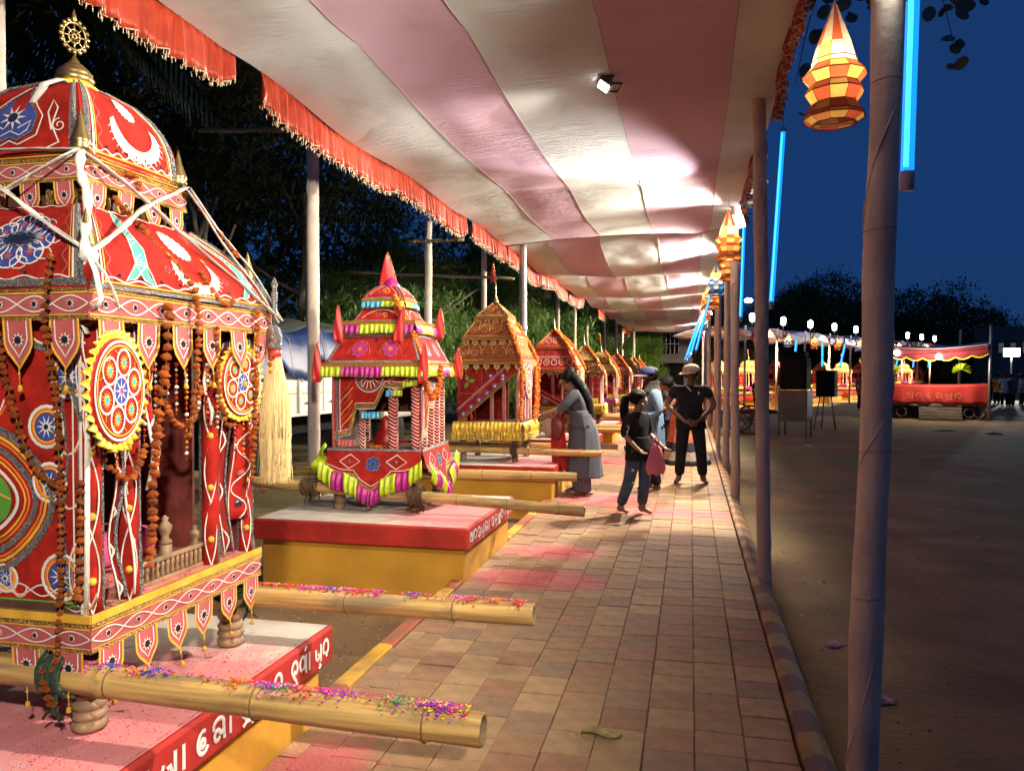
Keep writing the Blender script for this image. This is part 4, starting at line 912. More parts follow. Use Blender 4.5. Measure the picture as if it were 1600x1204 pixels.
# near wall (facing the camera): one big embroidered cloth
WH = ZE+.06-ZF
def near_wall(d, W, H):
    d.mb.use('red'); d.mb.grid(d.p, 16, 12)
    for cx, cy, r in ((W*.60, H*.36, .215), (W*.16, H*.40, .16)):
        for q, w, c in ((1, .024, 'silver'), (.90, .010, 'yellow'), (.84, .008, 'orange'), (.74, .020, 'silver'), (.64, .008, 'orange'), (.58, .007, 'yellow'), (.46, .012, 'white')):
            d.stroke([(cx+r*q*math.cos(t)*(1+.10*math.cos(3*t)), cy+r*q*1.05*math.sin(t)) for t in [2*PI*i/30 for i in range(30)]], w, c, 2, True)
        d.disc(cx, cy, r*.40, 'green', 1.5, 16)
        for i in range(5): a = i*1.26; d.stroke([(cx, cy), (cx+r*.2*math.cos(a+.5), cy+r*.2*math.sin(a+.5)), (cx+r*.38*math.cos(a), cy+r*.38*math.sin(a))], .008, 'yellow', 2.5)
    for cx, cy, r, rot in ((W*.50, H*.735, .058, 0), (W*.84, H*.60, .045, 1), (W*.89, H*.115, .05, 1), (W*.85, H*.42, .042, 0), (W*.2, H*.75, .06, 0), (W*.35, H*.12, .05, 0), (W*.93, H*.76, .045, 0), (W*.66, H*.10, .03, 0)):
        d.disc(cx, cy, r*1.3, 'deepred', 1, 16); d.ring(cx, cy, r*1.42, .011, 'silver' if r > .05 else 'white', 2, 20); d.ring(cx, cy, r*1.2, .006, 'orange', 2, 18); d.ring(cx, cy, r*1.07, .005, 'yellow', 2, 18); d.disc(cx, cy, r*.95, 'blue', 2, 16); d.star(cx, cy, r*.85, 10, 'white', 3, .3); d.disc(cx, cy, r*.2, 'mirror', 4, 8)
        d.stroke(arc(cx+r*1.7, cy+r*.3, r*1.1, r*2.2, 120, 330, 14), .006, 'white', 2); d.stroke(arc(cx+r*1.9, cy+r*.3, r*1.1, r*2.2, 130, 320, 14), .005, 'orange', 2)
    d.stroke([(W*i/40, H*.885+.018*math.sin(i*.9)) for i in range(41)], .007, 'white', 2)
    d.stroke([(W*.02, H*.82)]+[(W*(.1+.8*i/20), H*(.84+.05*math.sin(PI*i/20))) for i in range(21)]+[(W*.98, H*.62)], .022, 'silver', 2)
    d.fill([(0, 0), (W, 0), (W, .035), (0, .035)], 'green', 1); d.fill([(0, .003), (W, .003), (W, .03), (0, .03)], 'darkwood', 1.6)
    for ph in (0, PI): d.stroke([(W*i/60, .065+.018*math.sin(i*.55+ph)) for i in range(61)], .005, 'white', 2); d.stroke([(W*i/60, .017+.009*math.sin(i*.8+ph)) for i in range(61)], .004, 'white' if ph else 'green', 3)
    d.stroke([(W*.975, 0), (W*.975, H)], .012, 'white', 2); d.stroke([(W*.945, 0), (W*.945, H)], .006, 'white', 2); d.stroke([(W*.92, H*.05), (W*.90, H*.3), (W*.925, H*.5), (W*.9, H*.7), (W*.92, H*.9)], .01, 'silver', 2)
W = 2*H1-.02; d = Deco(lambda u, v: (-H1+.01+u*W, -H1+.004-.006*math.sin(u*6)-.012*math.sin(PI*v)*math.sin(PI*u), ZF+v*WH), W, WH, .0016); near_wall(d, W, WH); d.mb.build('wall_cloth', P1, solid=0)
# corner tape and pale binding down the near corner
b = MB().use('white'); b.tube([(.475, -.478, ZE-.28), (.468, -.474, .9), (.462, -.472, .62), (.455, -.47, ZF)], .012, 6, True, ry=.004); b.build('corner_tape', P1)
# eaves, roofs
eave(P1, ZE, .515, .10, 'pink', .10, .15, 6, tail=.05, n=8)
tr1 = tier(P1, ZE+.10, .515, .275, 1.71, 'convex', [d_flower_cluster, d_suncrescent])
b = MB().use('red'); b.box(-.52, .52, -.52, .52, ZE+.092, ZE+.104); b.build('eave_board', P1, smooth=False, bevel=.01)
b = MB().use('darkwood'); b.box(-.20, .20, -.20, .20, 1.66, 1.82); b.build('neck', P1, smooth=False)
b = MB().use('gold')
for k in range(4):
    for i in range(5): b.lathe([(.010, 0), (.014, .03), (.007, .05), (.014, .08), (.01, .14)], tuple(Matrix.Rotation(k*PI/2, 3, 'Z') @ V((-.2+.1*i, -.225, 1.66))), 6)
b.build('neck_balusters', P1, kind='stuff')
eave(P1, 1.785, .275, .082, 'pink', .075, .115, 4, tail=.03, n=5)
eave(P1, 1.865, .262, .03, 'gold')
tier(P1, 1.885, .255, .03, 2.215, 'dome', [d_paisley_blue, d_dome_sun])
b = MB().use('white'); b.tube([(0, -.0, 2.225), (.02, -.10, 2.205), (.03, -.17, 2.165), (.03, -.22, 2.08)], [.022, .022, .02, .016], 8, True, ry=.008); b.build('white_wrap', P1)
b = MB().use('yelsat'); b.lathe([(.075, 0), (.08, .01), (.05, .03)], (0, 0, 2.205), 14); b.build('yellow_cloth', P1)
brass_top(P1, 2.22, .95, zs=.62)
for sx, sy in ((1, -1), (1, 1), (-1, 1), (-1, -1)):
    spike(P1, .255*sx, .255*sy, 1.90, 1.0); spike(P1, .445*sx, .445*sy, 1.515, 1.0)
medallion(P1, (.545, -.438, 1.085), .162, 1, ['yelsat'], 0, tilt=14)
medallion(P1, (.50, .30, 1.10), .135, 1, ['yelsat'], 0)
# white ribbon lashing round the roof
def ribbon(root, a, b, w=.024, sag=.02, seed=0, knot=False):
    A = V(a); B = V(b); k = 16; mb = MB().use('white'); pts = []
    for i in range(k+1): t = i/k; pts.append(A.lerp(B, t)+V((.006*math.sin(t*9+seed), .006*math.sin(t*8+seed), -sag*math.sin(PI*t))))
    mb.tube(pts, [w/2*(.6+.7*abs(math.sin(i*.9+seed))) for i in range(k+1)], 10, True, ry=[.0022+.002*abs(math.sin(i*1.1)) for i in range(k+1)], jit=.12); return mb.build('ribbon', root)
rb = empty('ribbon_lashing', (-2.27, 2.47, SLAB), 0, 'white cloth ribbons crossed between the brass spikes of the near palanquin roof', 'ribbon')
U = lambda sx, sy: (.268*sx, .268*sy, 1.885); Lw = lambda sx, sy: (.475*sx, .475*sy, 1.50); E = lambda sx, sy: (.53*sx, .53*sy, ZE+.06)
for i, (a, b) in enumerate([(U(1, -1), E(1, 1)), (U(1, 1), Lw(1, -1)), (U(1, 1), E(1, 1)), (U(1, -1), Lw(1, -1)), (U(1, -1), E(-1, -1)), (U(-1, -1), Lw(1, -1)), (U(1, -1), U(-1, -1)), ((.26, .26, 1.89), (.53, .52, ZE+.05))]):
    a = V(a)*1.0; b = V(b); off = V((.03, -.03, 0)) if i != 2 else V((.03, .01, 0)); ribbon(rb, a+off*.6, b+off, .026, -.015, i)
for i, (dx, dy, l) in enumerate(((-.05, .02, .24), (.045, .0, .17), (.02, .09, .16))):
    c = V((.50, -.50, 1.50)); mb = MB().use('white'); mb.tube([c, c+V((dx*.6, dy*.6, -l*.35)), c+V((dx, dy, -l*.8)), c+V((dx*.5, dy*1.2, -l))], .011, 7, True, ry=.004); mb.build('ribbon_tail', rb)
b = MB().use('white'); b.blob((.492, -.49, 1.495), .032, .8, 8, 5, .2); b.build('knot', rb)
# pale hair fly whisk hanging from the far corner
wk = empty('fly_whisk', (-1.728, 2.962, 1.87), 0, 'pale golden hair fly whisk hanging at the corner of the near palanquin', 'fly whisk')
b = MB().use('silver'); b.lathe([(.008, -.13), (.012, -.12), (.011, -.05), (.014, .01), (.009, .03), (.016, .05), (.001, .08)], (0, 0, 0), 12); b.lathe([(.030, -.225), (.034, -.21), (.030, -.19), (.033, -.17), (.026, -.14), (.012, -.125)], (0, 0, 0), 16); b.build('handle', wk)
b = MB().use('redsat'); b.lathe([(.02, -.275), (.028, -.25), (.026, -.22)], (0, 0, 0), 12); b.build('red_binding', wk)
M['whisk'] = mat('pale golden hair', (.86, .66, .33), .42, var=.15, vscale=14)
random.seed(2); b = MB().use('whisk'); b.lathe([(.012, -.72), (.038, -.66), (.050, -.56), (.052, -.48), (.040, -.40), (.025, -.32), (.018, -.265)], (0, 0, 0), 18)
for i in range(900):
    a = random.uniform(0, 2*PI); q = random.uniform(.85, 1.12); l = random.uniform(.55, .60) if random.random() < .7 else random.uniform(.3, .5)
    pts = [(math.cos(a)*r*q+.01*math.sin(i+z*9), math.sin(a)*r*q, z) for r, z in ((.016, -.26), (.026, -.32), (.042, -.40), (.054, -.50), (.052, -.60), (.035+random.uniform(-.02, .03), -.2-l))]
    b.tube(pts, [.0013]*5+[.0005], 3, False)
b.build('hair_tuft', wk)
# garlands hanging on the near palanquin
def W1(x, y, z): return (-2.27+x, 2.47+y, SLAB+z)
gl = 0
def G(pts, lb, r=.0128, gap=1.62): 
    global gl; gl += 1; return garland([W1(*p) for p in pts], r, lb, 'thin marigold garlands on the near palanquin', 'driedmarigold', gap, True, gl)
G([(.28, -.285, 1.87), (.33, -.33, 1.75), (.37, -.36, 1.62)], 'marigold string down the near roof ridge below the upper near spike')
G([(.285, .29, 1.87), (.34, .34, 1.76), (.43, .40, 1.62)], 'marigold string down the far roof ridge, tight under the upper far spike')
G([(.28, -.26, 1.89), (.285, -.15, 1.84), (.29, -.05, 1.86), (.285, .0, 1.81)], 'short marigold swag along the foot of the dome')
G([(.30, -.16, 1.76), (.36, -.10, 1.66), (.50, -.06, 1.50), (.55, -.04, 1.38), (.545, -.05, 1.1), (.52, -.055, .9)], 'marigold string down the middle of the path side roof, past the big medallion')
G([(.54, -.19, 1.38), (.545, -.20, 1.22), (.515, -.205, 1.0), (.49, -.21, .75), (.48, -.215, .45)], 'thick marigold cascade in front of the inner column', .017, 1.5)
G([(.49, -.19, 1.1), (.50, -.12, .98), (.50, -.05, .95), (.49, .03, 1.0), (.485, .06, 1.1)], 'marigold swag looped across the palanquin doorway', .014, 1.4)
G([(.53, .10, 1.32), (.51, .14, 1.1), (.50, .2, .95), (.49, .26, .93)], 'slack marigold string in the far half of the doorway')
G([(.54, .36, 1.40), (.53, .37, 1.15), (.51, .38, .9), (.50, .38, .7)], 'marigold string right of the smaller medallion')
G([(.545, .47, 1.32), (.53, .475, 1.1), (.50, .48, .85), (.49, .485, .62)], 'marigold string nearest the fly whisk')
G([(.40, -.53, 1.50), (.39, -.55, 1.30), (.38, -.50, 1.05), (.375, -.485, .75), (.37, -.482, .42), (.365, -.50, .22)], 'marigold string down the camera side wall, left of the big medallion')
G([(.20, -.54, 1.32), (.20, -.50, 1.1), (.28, -.485, .85), (.40, -.485, .78)], 'marigold swag across the upper left of the camera side wall')
G([(.455, -.49, .82), (.45, -.485, .65), (.44, -.484, .45)], 'thick marigold bunch beside the white corner tape', .016, 1.5)
G([(.48, -.41, .85), (.51, -.36, .80), (.50, -.30, .82), (.50, -.26, .90)], 'marigold swag under the big medallion', .013, 1.4)
G([(.50, .04, 1.52), (.525, .10, 1.43), (.53, .18, 1.40), (.50, .24, 1.46)], 'marigold swag over the crescent on the lower roof', .014, 1.5)
G([(.33, -.52, .24), (.34, -.51, .17), (.36, -.505, .12)], 'marigold scrap by the rope on the near carrying pole', .015, 1.6)
# ============ 2: lime and magenta satin palanquin
random.seed(21)
def Pal(x, y, rz, label, name='palanquin', grp='decorated palanquins in a row'): return empty(name, (x, y, SLAB), rz, label, 'palanquin', grp)
P2 = Pal(-2.55, 6.28, R(3), 'red palanquin with lime and magenta satin ruffles, red pennons and a stepped doorway'); P2.scale = (1.07, 1.07, 1.035)
h = .35; zf = .47; ze = 1.08
lm2 = turned_leg(.30)
for x, y in ((.31, -.31), (.31, .31), (-.31, .31), (-.31, -.31)): link('leg', lm2, P2, (x, y, 0), (0, 0, 0), (.9, .9, 1.5))
bamboo('carrying_pole', (-1.75, -.36, .26), (1.62, -.50, .06), .043, .040, P2, 5, .38); bamboo('carrying_pole', (-1.1, .36, .2), (1.48, .42, .19), .042, .040, P2, 6, .42)
pole_powder((1.0, -.474, .098), (1.60, -.50, .061), .040, 130, 8, P2); pole_powder((.6, .40, .195), (1.46, .42, .19), .040, 160, 9, P2)
rope_wrap(P2, (.36, -.448, .138), .058, .10, 'brownrope', seed=4, strands=11); rope_wrap(P2, (-.50, -.412, .187), .056, .12, 'brownrope', seed=5, strands=11); rope_wrap(P2, (.33, .39, .19), .052, .08, 'brownrope', seed=6)
b = MB().use('darkwood'); b.box(-h, h, -h, h, zf-.04, zf); b.build('floor', P2, smooth=False, bevel=.005)
b = MB().use('darkwood'); b.box(-h+.01, -h+.03, -h, h, zf, ze); b.box(-h, h-.12, h-.03, h-.01, zf+.28, ze); b.build('back_panel', P2, smooth=False)
# stepped front cloth (camera side) and its mirror on the path side
def stepped(d, W, H):
    X = lambda p: (p-340)/750*W; Z = lambda p: (720-p)/560*H
    for q in ([(340, 165), (545, 165), (545, 390), (500, 580), (350, 610), (340, 610)], [(545, 165), (720, 165), (720, 390), (545, 390)], [(720, 165), (800, 165), (800, 230), (720, 390)], [(800, 165), (1090, 165), (1050, 185), (960, 240), (800, 230)]):
        d.fill([(X(a), Z(c)) for a, c in q], 'red', .5)
    edge = [(345, 612), (500, 580), (548, 392), (715, 390), (800, 232), (960, 240), (1050, 185)]
    E_ = [(X(a), Z(c)) for a, c in edge]; d.stroke(E_, .030, 'gold', 1.5); d.stroke([(x, y+.026) for x, y in E_], .006, 'white', 2); d.stroke([(x, y-.020) for x, y in E_], .006, 'white', 2)
    d.stroke([(X(352), 0), (X(352), H)], .022, 'pink', 1.5); d.stroke([(X(385), H*.1), (X(385), H)], .024, 'silver', 2); d.stroke([(X(415), H*.25), (X(410), H)], .006, 'white', 2)
    cx, cy = X(665), H*.99; 
    for r, w in ((.115, .006), (.10, .016), (.04, .008)): d.stroke(arc(cx, cy, r, r*1.15, 180, 360, 16), w, 'white' if w < .01 else 'silver', 2)
    for i in range(8): a = R(190+i*160/7); d.stroke([(cx+.045*math.cos(a), cy+.05*math.sin(a)), (cx+.09*math.cos(a), cy+.105*math.sin(a))], .006, 'white', 2)
    for i in range(7):
        y = H*(.28+.085*i); d.stroke([(X(415), y-.05), (X(440), y-.01), (X(485), y+.03), (X(515+10*(i % 2)), y+.08)], .007, 'yellow' if i % 2 else 'pink', 2)
    d.stroke([(X(600), H*.99), (X(600), H*.86), (X(640), H*.80)], .004, 'white', 2)
W = 2*h; Hh = ze-zf
for k in (0, 1):
    d = Deco(lambda u, v: (-h+W*u, -h-.006-.01*math.sin(PI*v), zf+Hh*v), W, Hh, .0014); stepped(d, W, Hh); link('door_cloth', d.mb.mesh('door_cloth'), P2, (0, 0, 0), (0, 0, k*PI/2), (1 if k == 0 else 1, 1, 1))
for i, (x0, x1, z, c) in enumerate(((.05, .19, .37, ['pink', 'pink']), (.24, .38, .595, ['cyan']), (.44, .57, .77, ['cyan', 'lime']), (.57, .69, .84, ['lime']))):
    ruffle(P2, 'door_ruffle', (-h+x0*1.0*W/.7, -h-.014, zf+z-.30+.02), (-h+x1*W/.7, -h-.014, zf+z-.30+(.03 if i == 3 else .02)), .05, c, .006, .03, seed=i)
for x, y, r in ((-.115, -.33, .022), (.135, -.33, .036), (.315, -.325, .036), (.325, -.16, .030), (.33, .02, .03), (.33, .17, .034), (.33, .32, .034), (-.33, .32, .03), (-.33, -.33, .02)):
    column(P2, x, y, zf, ze, r, 'stripe', int(x*100))
b = MB().use('darkwood'); b.box(-.33, .33, -.33, .33, ze-.02, ze); b.build('ceiling', P2, smooth=False)
# offerings inside
b = MB().use('driedmarigold'); random.seed(9)
for i in range(70): b.blob((random.gauss(-.02, .05), random.gauss(-.24, .03), zf+.012+random.uniform(0, .02)), .013, .7, 6, 4, .2)
b.build('flower_heap', P2, kind='stuff')
b = MB().use('redsat'); b.lathe([(.09, 0), (.10, .06), (.07, .14), (.04, .18), (.045, .21), (.03, .25), (.005, .27)], (-.02, -.05, zf), 14); b.build('draped_idol', P2)
# base valance
def valance(d, W, H):
    pts = [(0, H), (W, H), (W, H*.50), (W*.84, H*.36), (W*.70, H*.34), (W*.62, H*.12), (W*.5, -H*.05), (W*.38, H*.12), (W*.30, H*.34), (W*.16, H*.36), (0, H*.5)]
    d.fill(pts, 'red', 0); d.stroke(pts[2:], .034, 'gold', 1.5); d.stroke([(x, y+.035) for x, y in pts[2:]], .005, 'white', 2); d.flower(W*.5, H*.62, .052, 8, 'blue', 'silver', 'mirror', 1)
    for x in (.25, .75): d.stroke([(W*(x-.11), H*.68), (W*x, H*.86), (W*(x+.11), H*.68), (W*x, H*.50), (W*(x-.11), H*.68)], .006, 'white', 2); d.star(W*x, H*.68, .016, 8, 'silver', 2)
    d.stroke([(0, H*.98), (W, H*.98)], .02, 'silver', 2)
for k in (0, 1, 2, 3):
    d = Deco(lambda u, v: (-.375+.75*u, -.378-.085*(1-v), zf-.285+.305*v), .75, .305, .0014); valance(d, .75, .305); link('valance', d.mb.mesh('valance'), P2, (0, 0, 0), (0, 0, k*PI/2))
    if k > 1: continue
    rt = Matrix.Rotation(k*PI/2, 3, 'Z'); segs = [((-.42, -.40, zf-.04), (-.30, -.41, zf-.09), 'lime', .10), ((-.31, -.415, zf-.095), (-.20, -.42, zf-.11), 'magenta', .10), ((-.21, -.42, zf-.10), (-.10, -.425, zf-.14), 'lime', .105), ((-.10, -.425, zf-.16), (.0, -.43, zf-.20), 'magenta', .085), ((.0, -.43, zf-.20), (.09, -.425, zf-.165), 'magenta', .085), ((.08, -.425, zf-.135), (.20, -.42, zf-.10), 'lime', .10), ((.20, -.42, zf-.105), (.31, -.41, zf-.09), 'magenta', .10), ((.30, -.41, zf-.08), (.40, -.40, zf-.03), 'lime', .09)]
    for i, (a, b_, c, dr) in enumerate(segs): ruffle(P2, 'skirt_ruffle', rt @ V((a[0], a[1]-.045, zf+(a[2]-zf)*1.45-.01)), rt @ V((b_[0], b_[1]-.045, zf+(b_[2]-zf)*1.45-.01)), dr*1.45, [c], .015, .05, .02, seed=i+k*9)
mb = MB().use('lime'); mb.grid(lambda u, v: (-.39-.12*u+.02*math.sin(v*9), -.40-.02*math.sin(u*8+v*4), zf-.01+.08*(1-u)*(1-v)-.10*u-.08*v), 12, 10); mb.build('corner_sash', P2, solid=.002)
# eaves and roofs
def eave2(z, hh, cols, dr=.075, bh=.035, seed=0):
    me = band_mesh(2*hh, bh, 'gold')
    for k in range(4):
        side_obj('trim_band', me, P2, k, hh, z)
        rt = Matrix.Rotation(k*PI/2, 3, 'Z')
        if k < 2: ruffle(P2, 'eave_ruffle', rt @ V((-hh, -hh-.003, z+.004)), rt @ V((hh, -hh-.003, z+.004)), dr, cols if k == 0 else cols[::-1], .009, .04, .006, seed=seed+k)
    b = MB().use('deepred'); b.box(-hh+.004, hh-.004, -hh+.004, hh-.004, z-.01, z+bh-.004); b.build('eave_board', P2, smooth=False)
eave2(ze+.06, .415, ['lime', 'magenta', 'magenta', 'lime', 'lime'], .08, .04, 1)
tier(P2, ze+.095, .39, .29, 1.40, 'lin', [d_two_flowers])
b = MB().use('silver'); b.box(-.30, .30, -.30, .30, 1.395, 1.42); b.build('silver_rim', P2, smooth=False)
eave2(1.48, .30, ['magenta', 'lime', 'lime', 'magenta'], .075, .035, 5)
tier(P2, 1.51, .235, .17, 1.62, 'lin', [d_swirl])
eave2(1.675, .175, ['cyan', 'lime'], .05, .03, 7)
tier(P2, 1.70, .165, .03, 1.84, 'convex', [d_swirl, d_swirl])
b = MB().use('magenta'); b.lathe([(.07, 0), (.065, .04), (.04, .075), (.012, .10)], (0.02, -.02, 1.79), 12); b.build('magenta_wrap', P2)
flag(P2, -.01, -.02, 1.74, .36, .19, (-.02, 0), .3)
for x, y, z, hh, lx in ((-.31, -.33, 1.34, .30, -.02), (.17, -.33, 1.33, .31, .35), (.33, .30, 1.38, .28, .05), (-.44, -.43, 1.02, .31, -.03), (.40, -.43, 1.01, .33, .10), (.46, .42, 1.04, .28, .02)): flag(P2, x, y, z, hh, .105, (lx*.5, .01), .4)
garland([(-2.42, 6.05, 2.20), (-2.33, 6.02, 2.02), (-2.22, 5.99, 1.84), (-2.15, 5.94, 1.64)], .030, 'thick orange marigold garland down the corner of the lime and magenta palanquin', 'thick fresh marigold garlands', 'marigold', 1.1, False, 40)
garland([(-2.12, 5.96, 1.62), (-2.11, 5.97, 1.45), (-2.07, 6.03, 1.33), (-2.05, 6.13, 1.44), (-2.05, 6.18, 1.60)], .030, 'V shaped marigold loop hanging at the corner of the lime and magenta palanquin', 'thick fresh marigold garlands', 'marigold', 1.1, False, 41)

# ============ 3 and 4 and the generic far ones share one builder
def skirt_pal(x, y, rz, label, h, zf, ze, tiers, style, wall, skirt, top=('pot', .5), ruf=None, polex=(1.45, -.0), extras=True, cols='stripe', grp='decorated palanquins in a row', far=False):
    P = Pal(x, y, rz, label, grp=grp)
    for a, c in ((.85, -.85), (.85, .85), (-.85, .85), (-.85, -.85)): link('leg', lm2, P, (a*h, c*h, 0), (0, 0, 0), (.8, .8, zf/.30*.97))
    for s in (-1, 1):
        bamboo('carrying_pole', (-1.2, s*h, .15), (polex[0]+.06*s, s*h*1.02, .145+polex[1]), .042, .040, P, int(abs(x*10)+s+y))
        rope_wrap(P, (h*.85, s*h*1.02, .15), .05, .07, 'brownrope', seed=3, strands=7)
        if not far: pole_powder((h+.3, s*h, .148), (polex[0]-.02, s*h*1.02, .145), .040, 90, int(y*7)+s, P)
    b = MB().use('darkwood'); b.box(-h, h, -h, h, zf-.03, zf); b.build('floor', P, smooth=False)
    b = MB().use('deepred'); b.box(-h+.01, -h+.03, -h+.02, h-.02, zf, ze); b.box(-h+.02, h*.2, h-.03, h-.01, zf, ze); b.build('back_panel', P, smooth=False)
    W = 2*h; H = ze-zf+.02
    d = Deco(lambda u, v: (-h+W*u, -h-.006-.008*math.sin(PI*v), zf+H*v), W, H, .0014); wall(d, W, H); link('side_cloth', d.mb.mesh('side_cloth'), P)
    for yy in (-.92, -.45, .0, .45, .92): column(P, h*.94, yy*h, zf, ze, .026, cols, int(yy*9))
    for xx in (.1, .5): column(P, xx*h, -h*.93, zf, ze, .024, cols, 3)
    if skirt == 'gold':
        for k in (0, 1):
            rt = Matrix.Rotation(k*PI/2, 3, 'Z')
            ruffle(P, 'skirt_ruffle', rt @ V((-h-.05, -h-.05, zf+.02)), rt @ V((h+.05, -h-.05, zf+.02)), .16, ['goldsat', 'goldsat'], .016, .055, .03, seed=k)
            for j in range(3): ruffle(P, 'skirt_flounce', rt @ V((-h-.06, -h-.07, zf-.11-.028*j)), rt @ V((h+.06, -h-.07, zf-.11-.028*j)), .045, ['goldsat'], .013, .04, .0, seed=k+j)
    elif skirt == 'green':
        b = MB().use('red'); b.box(-h-.03, h+.03, -h-.03, h+.03, zf-.13, zf+.02); b.build('base_cloth', P, smooth=False)
        me = band_mesh(2*h+.07, .075, 'redwhite', 9)
        b2 = MB().use('green'); b2.quad((-h-.036, 0, 0), (h+.036, 0, 0), (h+.036, 0, .035), (-h-.036, 0, .035)); gme = b2.mesh('green_strip')
        for k in range(2): side_obj('trim_band', me, P, k, h+.036, zf-.08); side_obj('green_strip', gme, P, k, h+.038, zf+.01); side_obj('green_strip', gme, P, k, h+.038, zf-.135)
    else:
        for k in (0, 1):
            rt = Matrix.Rotation(k*PI/2, 3, 'Z'); ruffle(P, 'skirt_ruffle', rt @ V((-h-.03, -h-.03, zf+.01)), rt @ V((h+.03, -h-.03, zf+.01)), .13, skirt, .012, .05, .01, seed=k)
    for (z0, h0, h1, z1, kind, fn, bs, pc) in tiers:
        eave(P, z0-.045, h0+.015, .045, bs, .07 if pc else 0, .075, pc, ('gold', 'yellow') if style == 'gold' else ('red', 'orange'), 0 if far else .02)
        b = MB().use('deepred'); b.box(-h0, h0, -h0, h0, z0-.03, z0+.002); b.build('eave_board', P, smooth=False)
        tier(P, z0, h0, h1, z1, kind, [fn], ('straw' if far else 'brownred') if style == 'gold' else 'red')
        cr = MB().use('gold' if style == 'gold' else 'orange')
        pr = roof_prof(h0, z0, h1, z1, kind)
        for sx, sy in ((1, -1), (1, 1), (-1, -1)):
            cr.tube([(pr(t)[0]*sx, pr(t)[0]*sy, pr(t)[1]+.004) for t in (0, .25, .5, .75, 1)], .012, 6)
        cr.build('corner_cord', P)
    zt = tiers[-1][3]
    b = MB().use('brass'); s = top[1]; b.lathe([(.05*s, -.02), (.07*s, .03*s), (.06*s, .07*s), (.03*s, .10*s), (.035*s, .12*s), (.015*s, .17*s), (.012*s, .3*s), (.003, .42*s)], (0, 0, zt), 14); b.build('finial_pot', P)
    if top[0] == 'flagpole':
        b = MB().use('brass'); b.tube([(0, 0, zt), (0, 0, zt+.36)], [.010, .005], 8); b.build('finial_rod', P)
        flag(P, -.045, -.0, zt+.27, .26, .08, (.05, 0), 0)
    return P
def w_diag(d, W, H):
    P_ = [(0, 0), (0, H), (W, H), (W, H*.86)]
    d.fill([(0, 0), (0, H), (W*.5, H), (W*.5, H*.44)], 'deepred', .5); d.fill([(W*.5, H*.44), (W*.5, H), (W, H), (W, H*.88)], 'deepred', .5)
    d.stroke([(0, .0), (W, H*.88)], .03, 'gold', 1.5); d.stroke([(0, .045), (W*.95, H*.90)], .007, 'pink', 2); d.stroke([(0, .0+.15), (W*.80, H*.93)], .014, 'pink', 2); d.stroke([(0, .17), (W*.80, H*.97)], .005, 'white', 2)
    for i in range(6): d.disc(W*(.10+.13*i), H*(.155+.118*i), .032, 'blue', 2, 12); d.star(W*(.10+.13*i), H*(.155+.118*i), .026, 8, 'white', 3, .3); d.ring(W*(.10+.13*i), H*(.155+.118*i), .038, .005, 'pink', 2, 14)
    for i, (x, y) in enumerate(((.16, .76), (.25, .70), (.17, .62))): a = [1.9, .2, 4.2][i]; d.fill([(W*.18+.01*math.cos(a+1.5), H*.70+.01*math.sin(a+1.5)), (W*.18+.05*math.cos(a+.5), H*.70+.05*math.sin(a+.5)), (W*.18+.10*math.cos(a), H*.70+.10*math.sin(a)), (W*.18+.05*math.cos(a-.5), H*.70+.05*math.sin(a-.5))], 'green', 2)
    for x in (.03, .40): d.stroke([(W*x, H*.50), (W*x, H*.93)], .006, 'pink', 2)
    for y in (.93, .50): d.stroke([(W*.03, H*y), (W*.40, H*y)], .006, 'pink', 2)
    for x, y in ((.35, .50), (.42, .56), (.32, .56), (.40, .48)): d.ring(W*x, H*y, .025, .005, 'pink', 2, 10)
    for x in (.55, .75): d.disc(W*x, H*.80, .03, 'blue', 2, 12); d.star(W*x, H*.80, .024, 8, 'white', 3, .3)
def w_diag2(d, W, H):
    d.fill([(0, 0), (0, H*.72), (W*.45, H*.36), (W, .0)], 'red', .5); d.stroke([(0, H*.74), (W, 0)], .024, 'pink', 1.5); d.stroke([(0, H*.80), (W, H*.05)], .012, 'deepred', 2); d.stroke([(0, H*.60), (W*.85, 0)], .006, 'white', 2)
    for x, y, r in ((.12, .42, .06), (.40, .22, .045), (.68, .09, .03)): d.flower(W*x, H*y, r, 8, 'blue', 'yellow', 'mirror')
    d.stroke([(0, .02), (W, .02)], .02, 'orange', 2)
def w_full(d, W, H):
    d.fill([(0, 0), (W*.62, 0), (W*.62, H), (0, H)], 'red', .5)
    for i in range(3):
        for j in range(4): (d.flower if (i+j) % 2 else lambda x, y, r, *a: d.spiral(x, y, r, 1.3, .007, 'white'))(W*(.10+.2*i), H*(.14+.24*j), .035)
    d.stroke([(W*.62, 0), (W*.62, H)], .024, 'gold', 2); d.stroke([(0, H*.02), (W*.62, H*.02)], .02, 'yellow', 2)
gs4 = lambda d, W, H: d_goldscroll(d, W, H, 4); gs5 = lambda d, W, H: d_goldscroll(d, W, H, 5); gs3 = lambda d, W, H: d_goldscroll(d, W, H, 2)
P3 = skirt_pal(-2.50, 9.80, 0, 'gold braided palanquin with a gold satin skirt and a small red pennon on its spire', .40, .49, 1.22,
    [(1.275, .455, .34, 1.52, 'lin', gs5, 'gold', 7), (1.58, .345, .20, 1.82, 'lin', gs4, 'gold', 6), (1.86, .205, .02, 2.04, 'lin', gs3, 'gold', 4)], 'gold', w_diag, 'gold', ('flagpole', .6), polex=(1.50, 0))
medallion(P3, (.47, -.16, 1.03), .20, 1, ['bluesat', 'magenta', 'bluesat', 'yelsat', 'magenta', 'bluesat', 'yelsat', 'magenta'], 1)
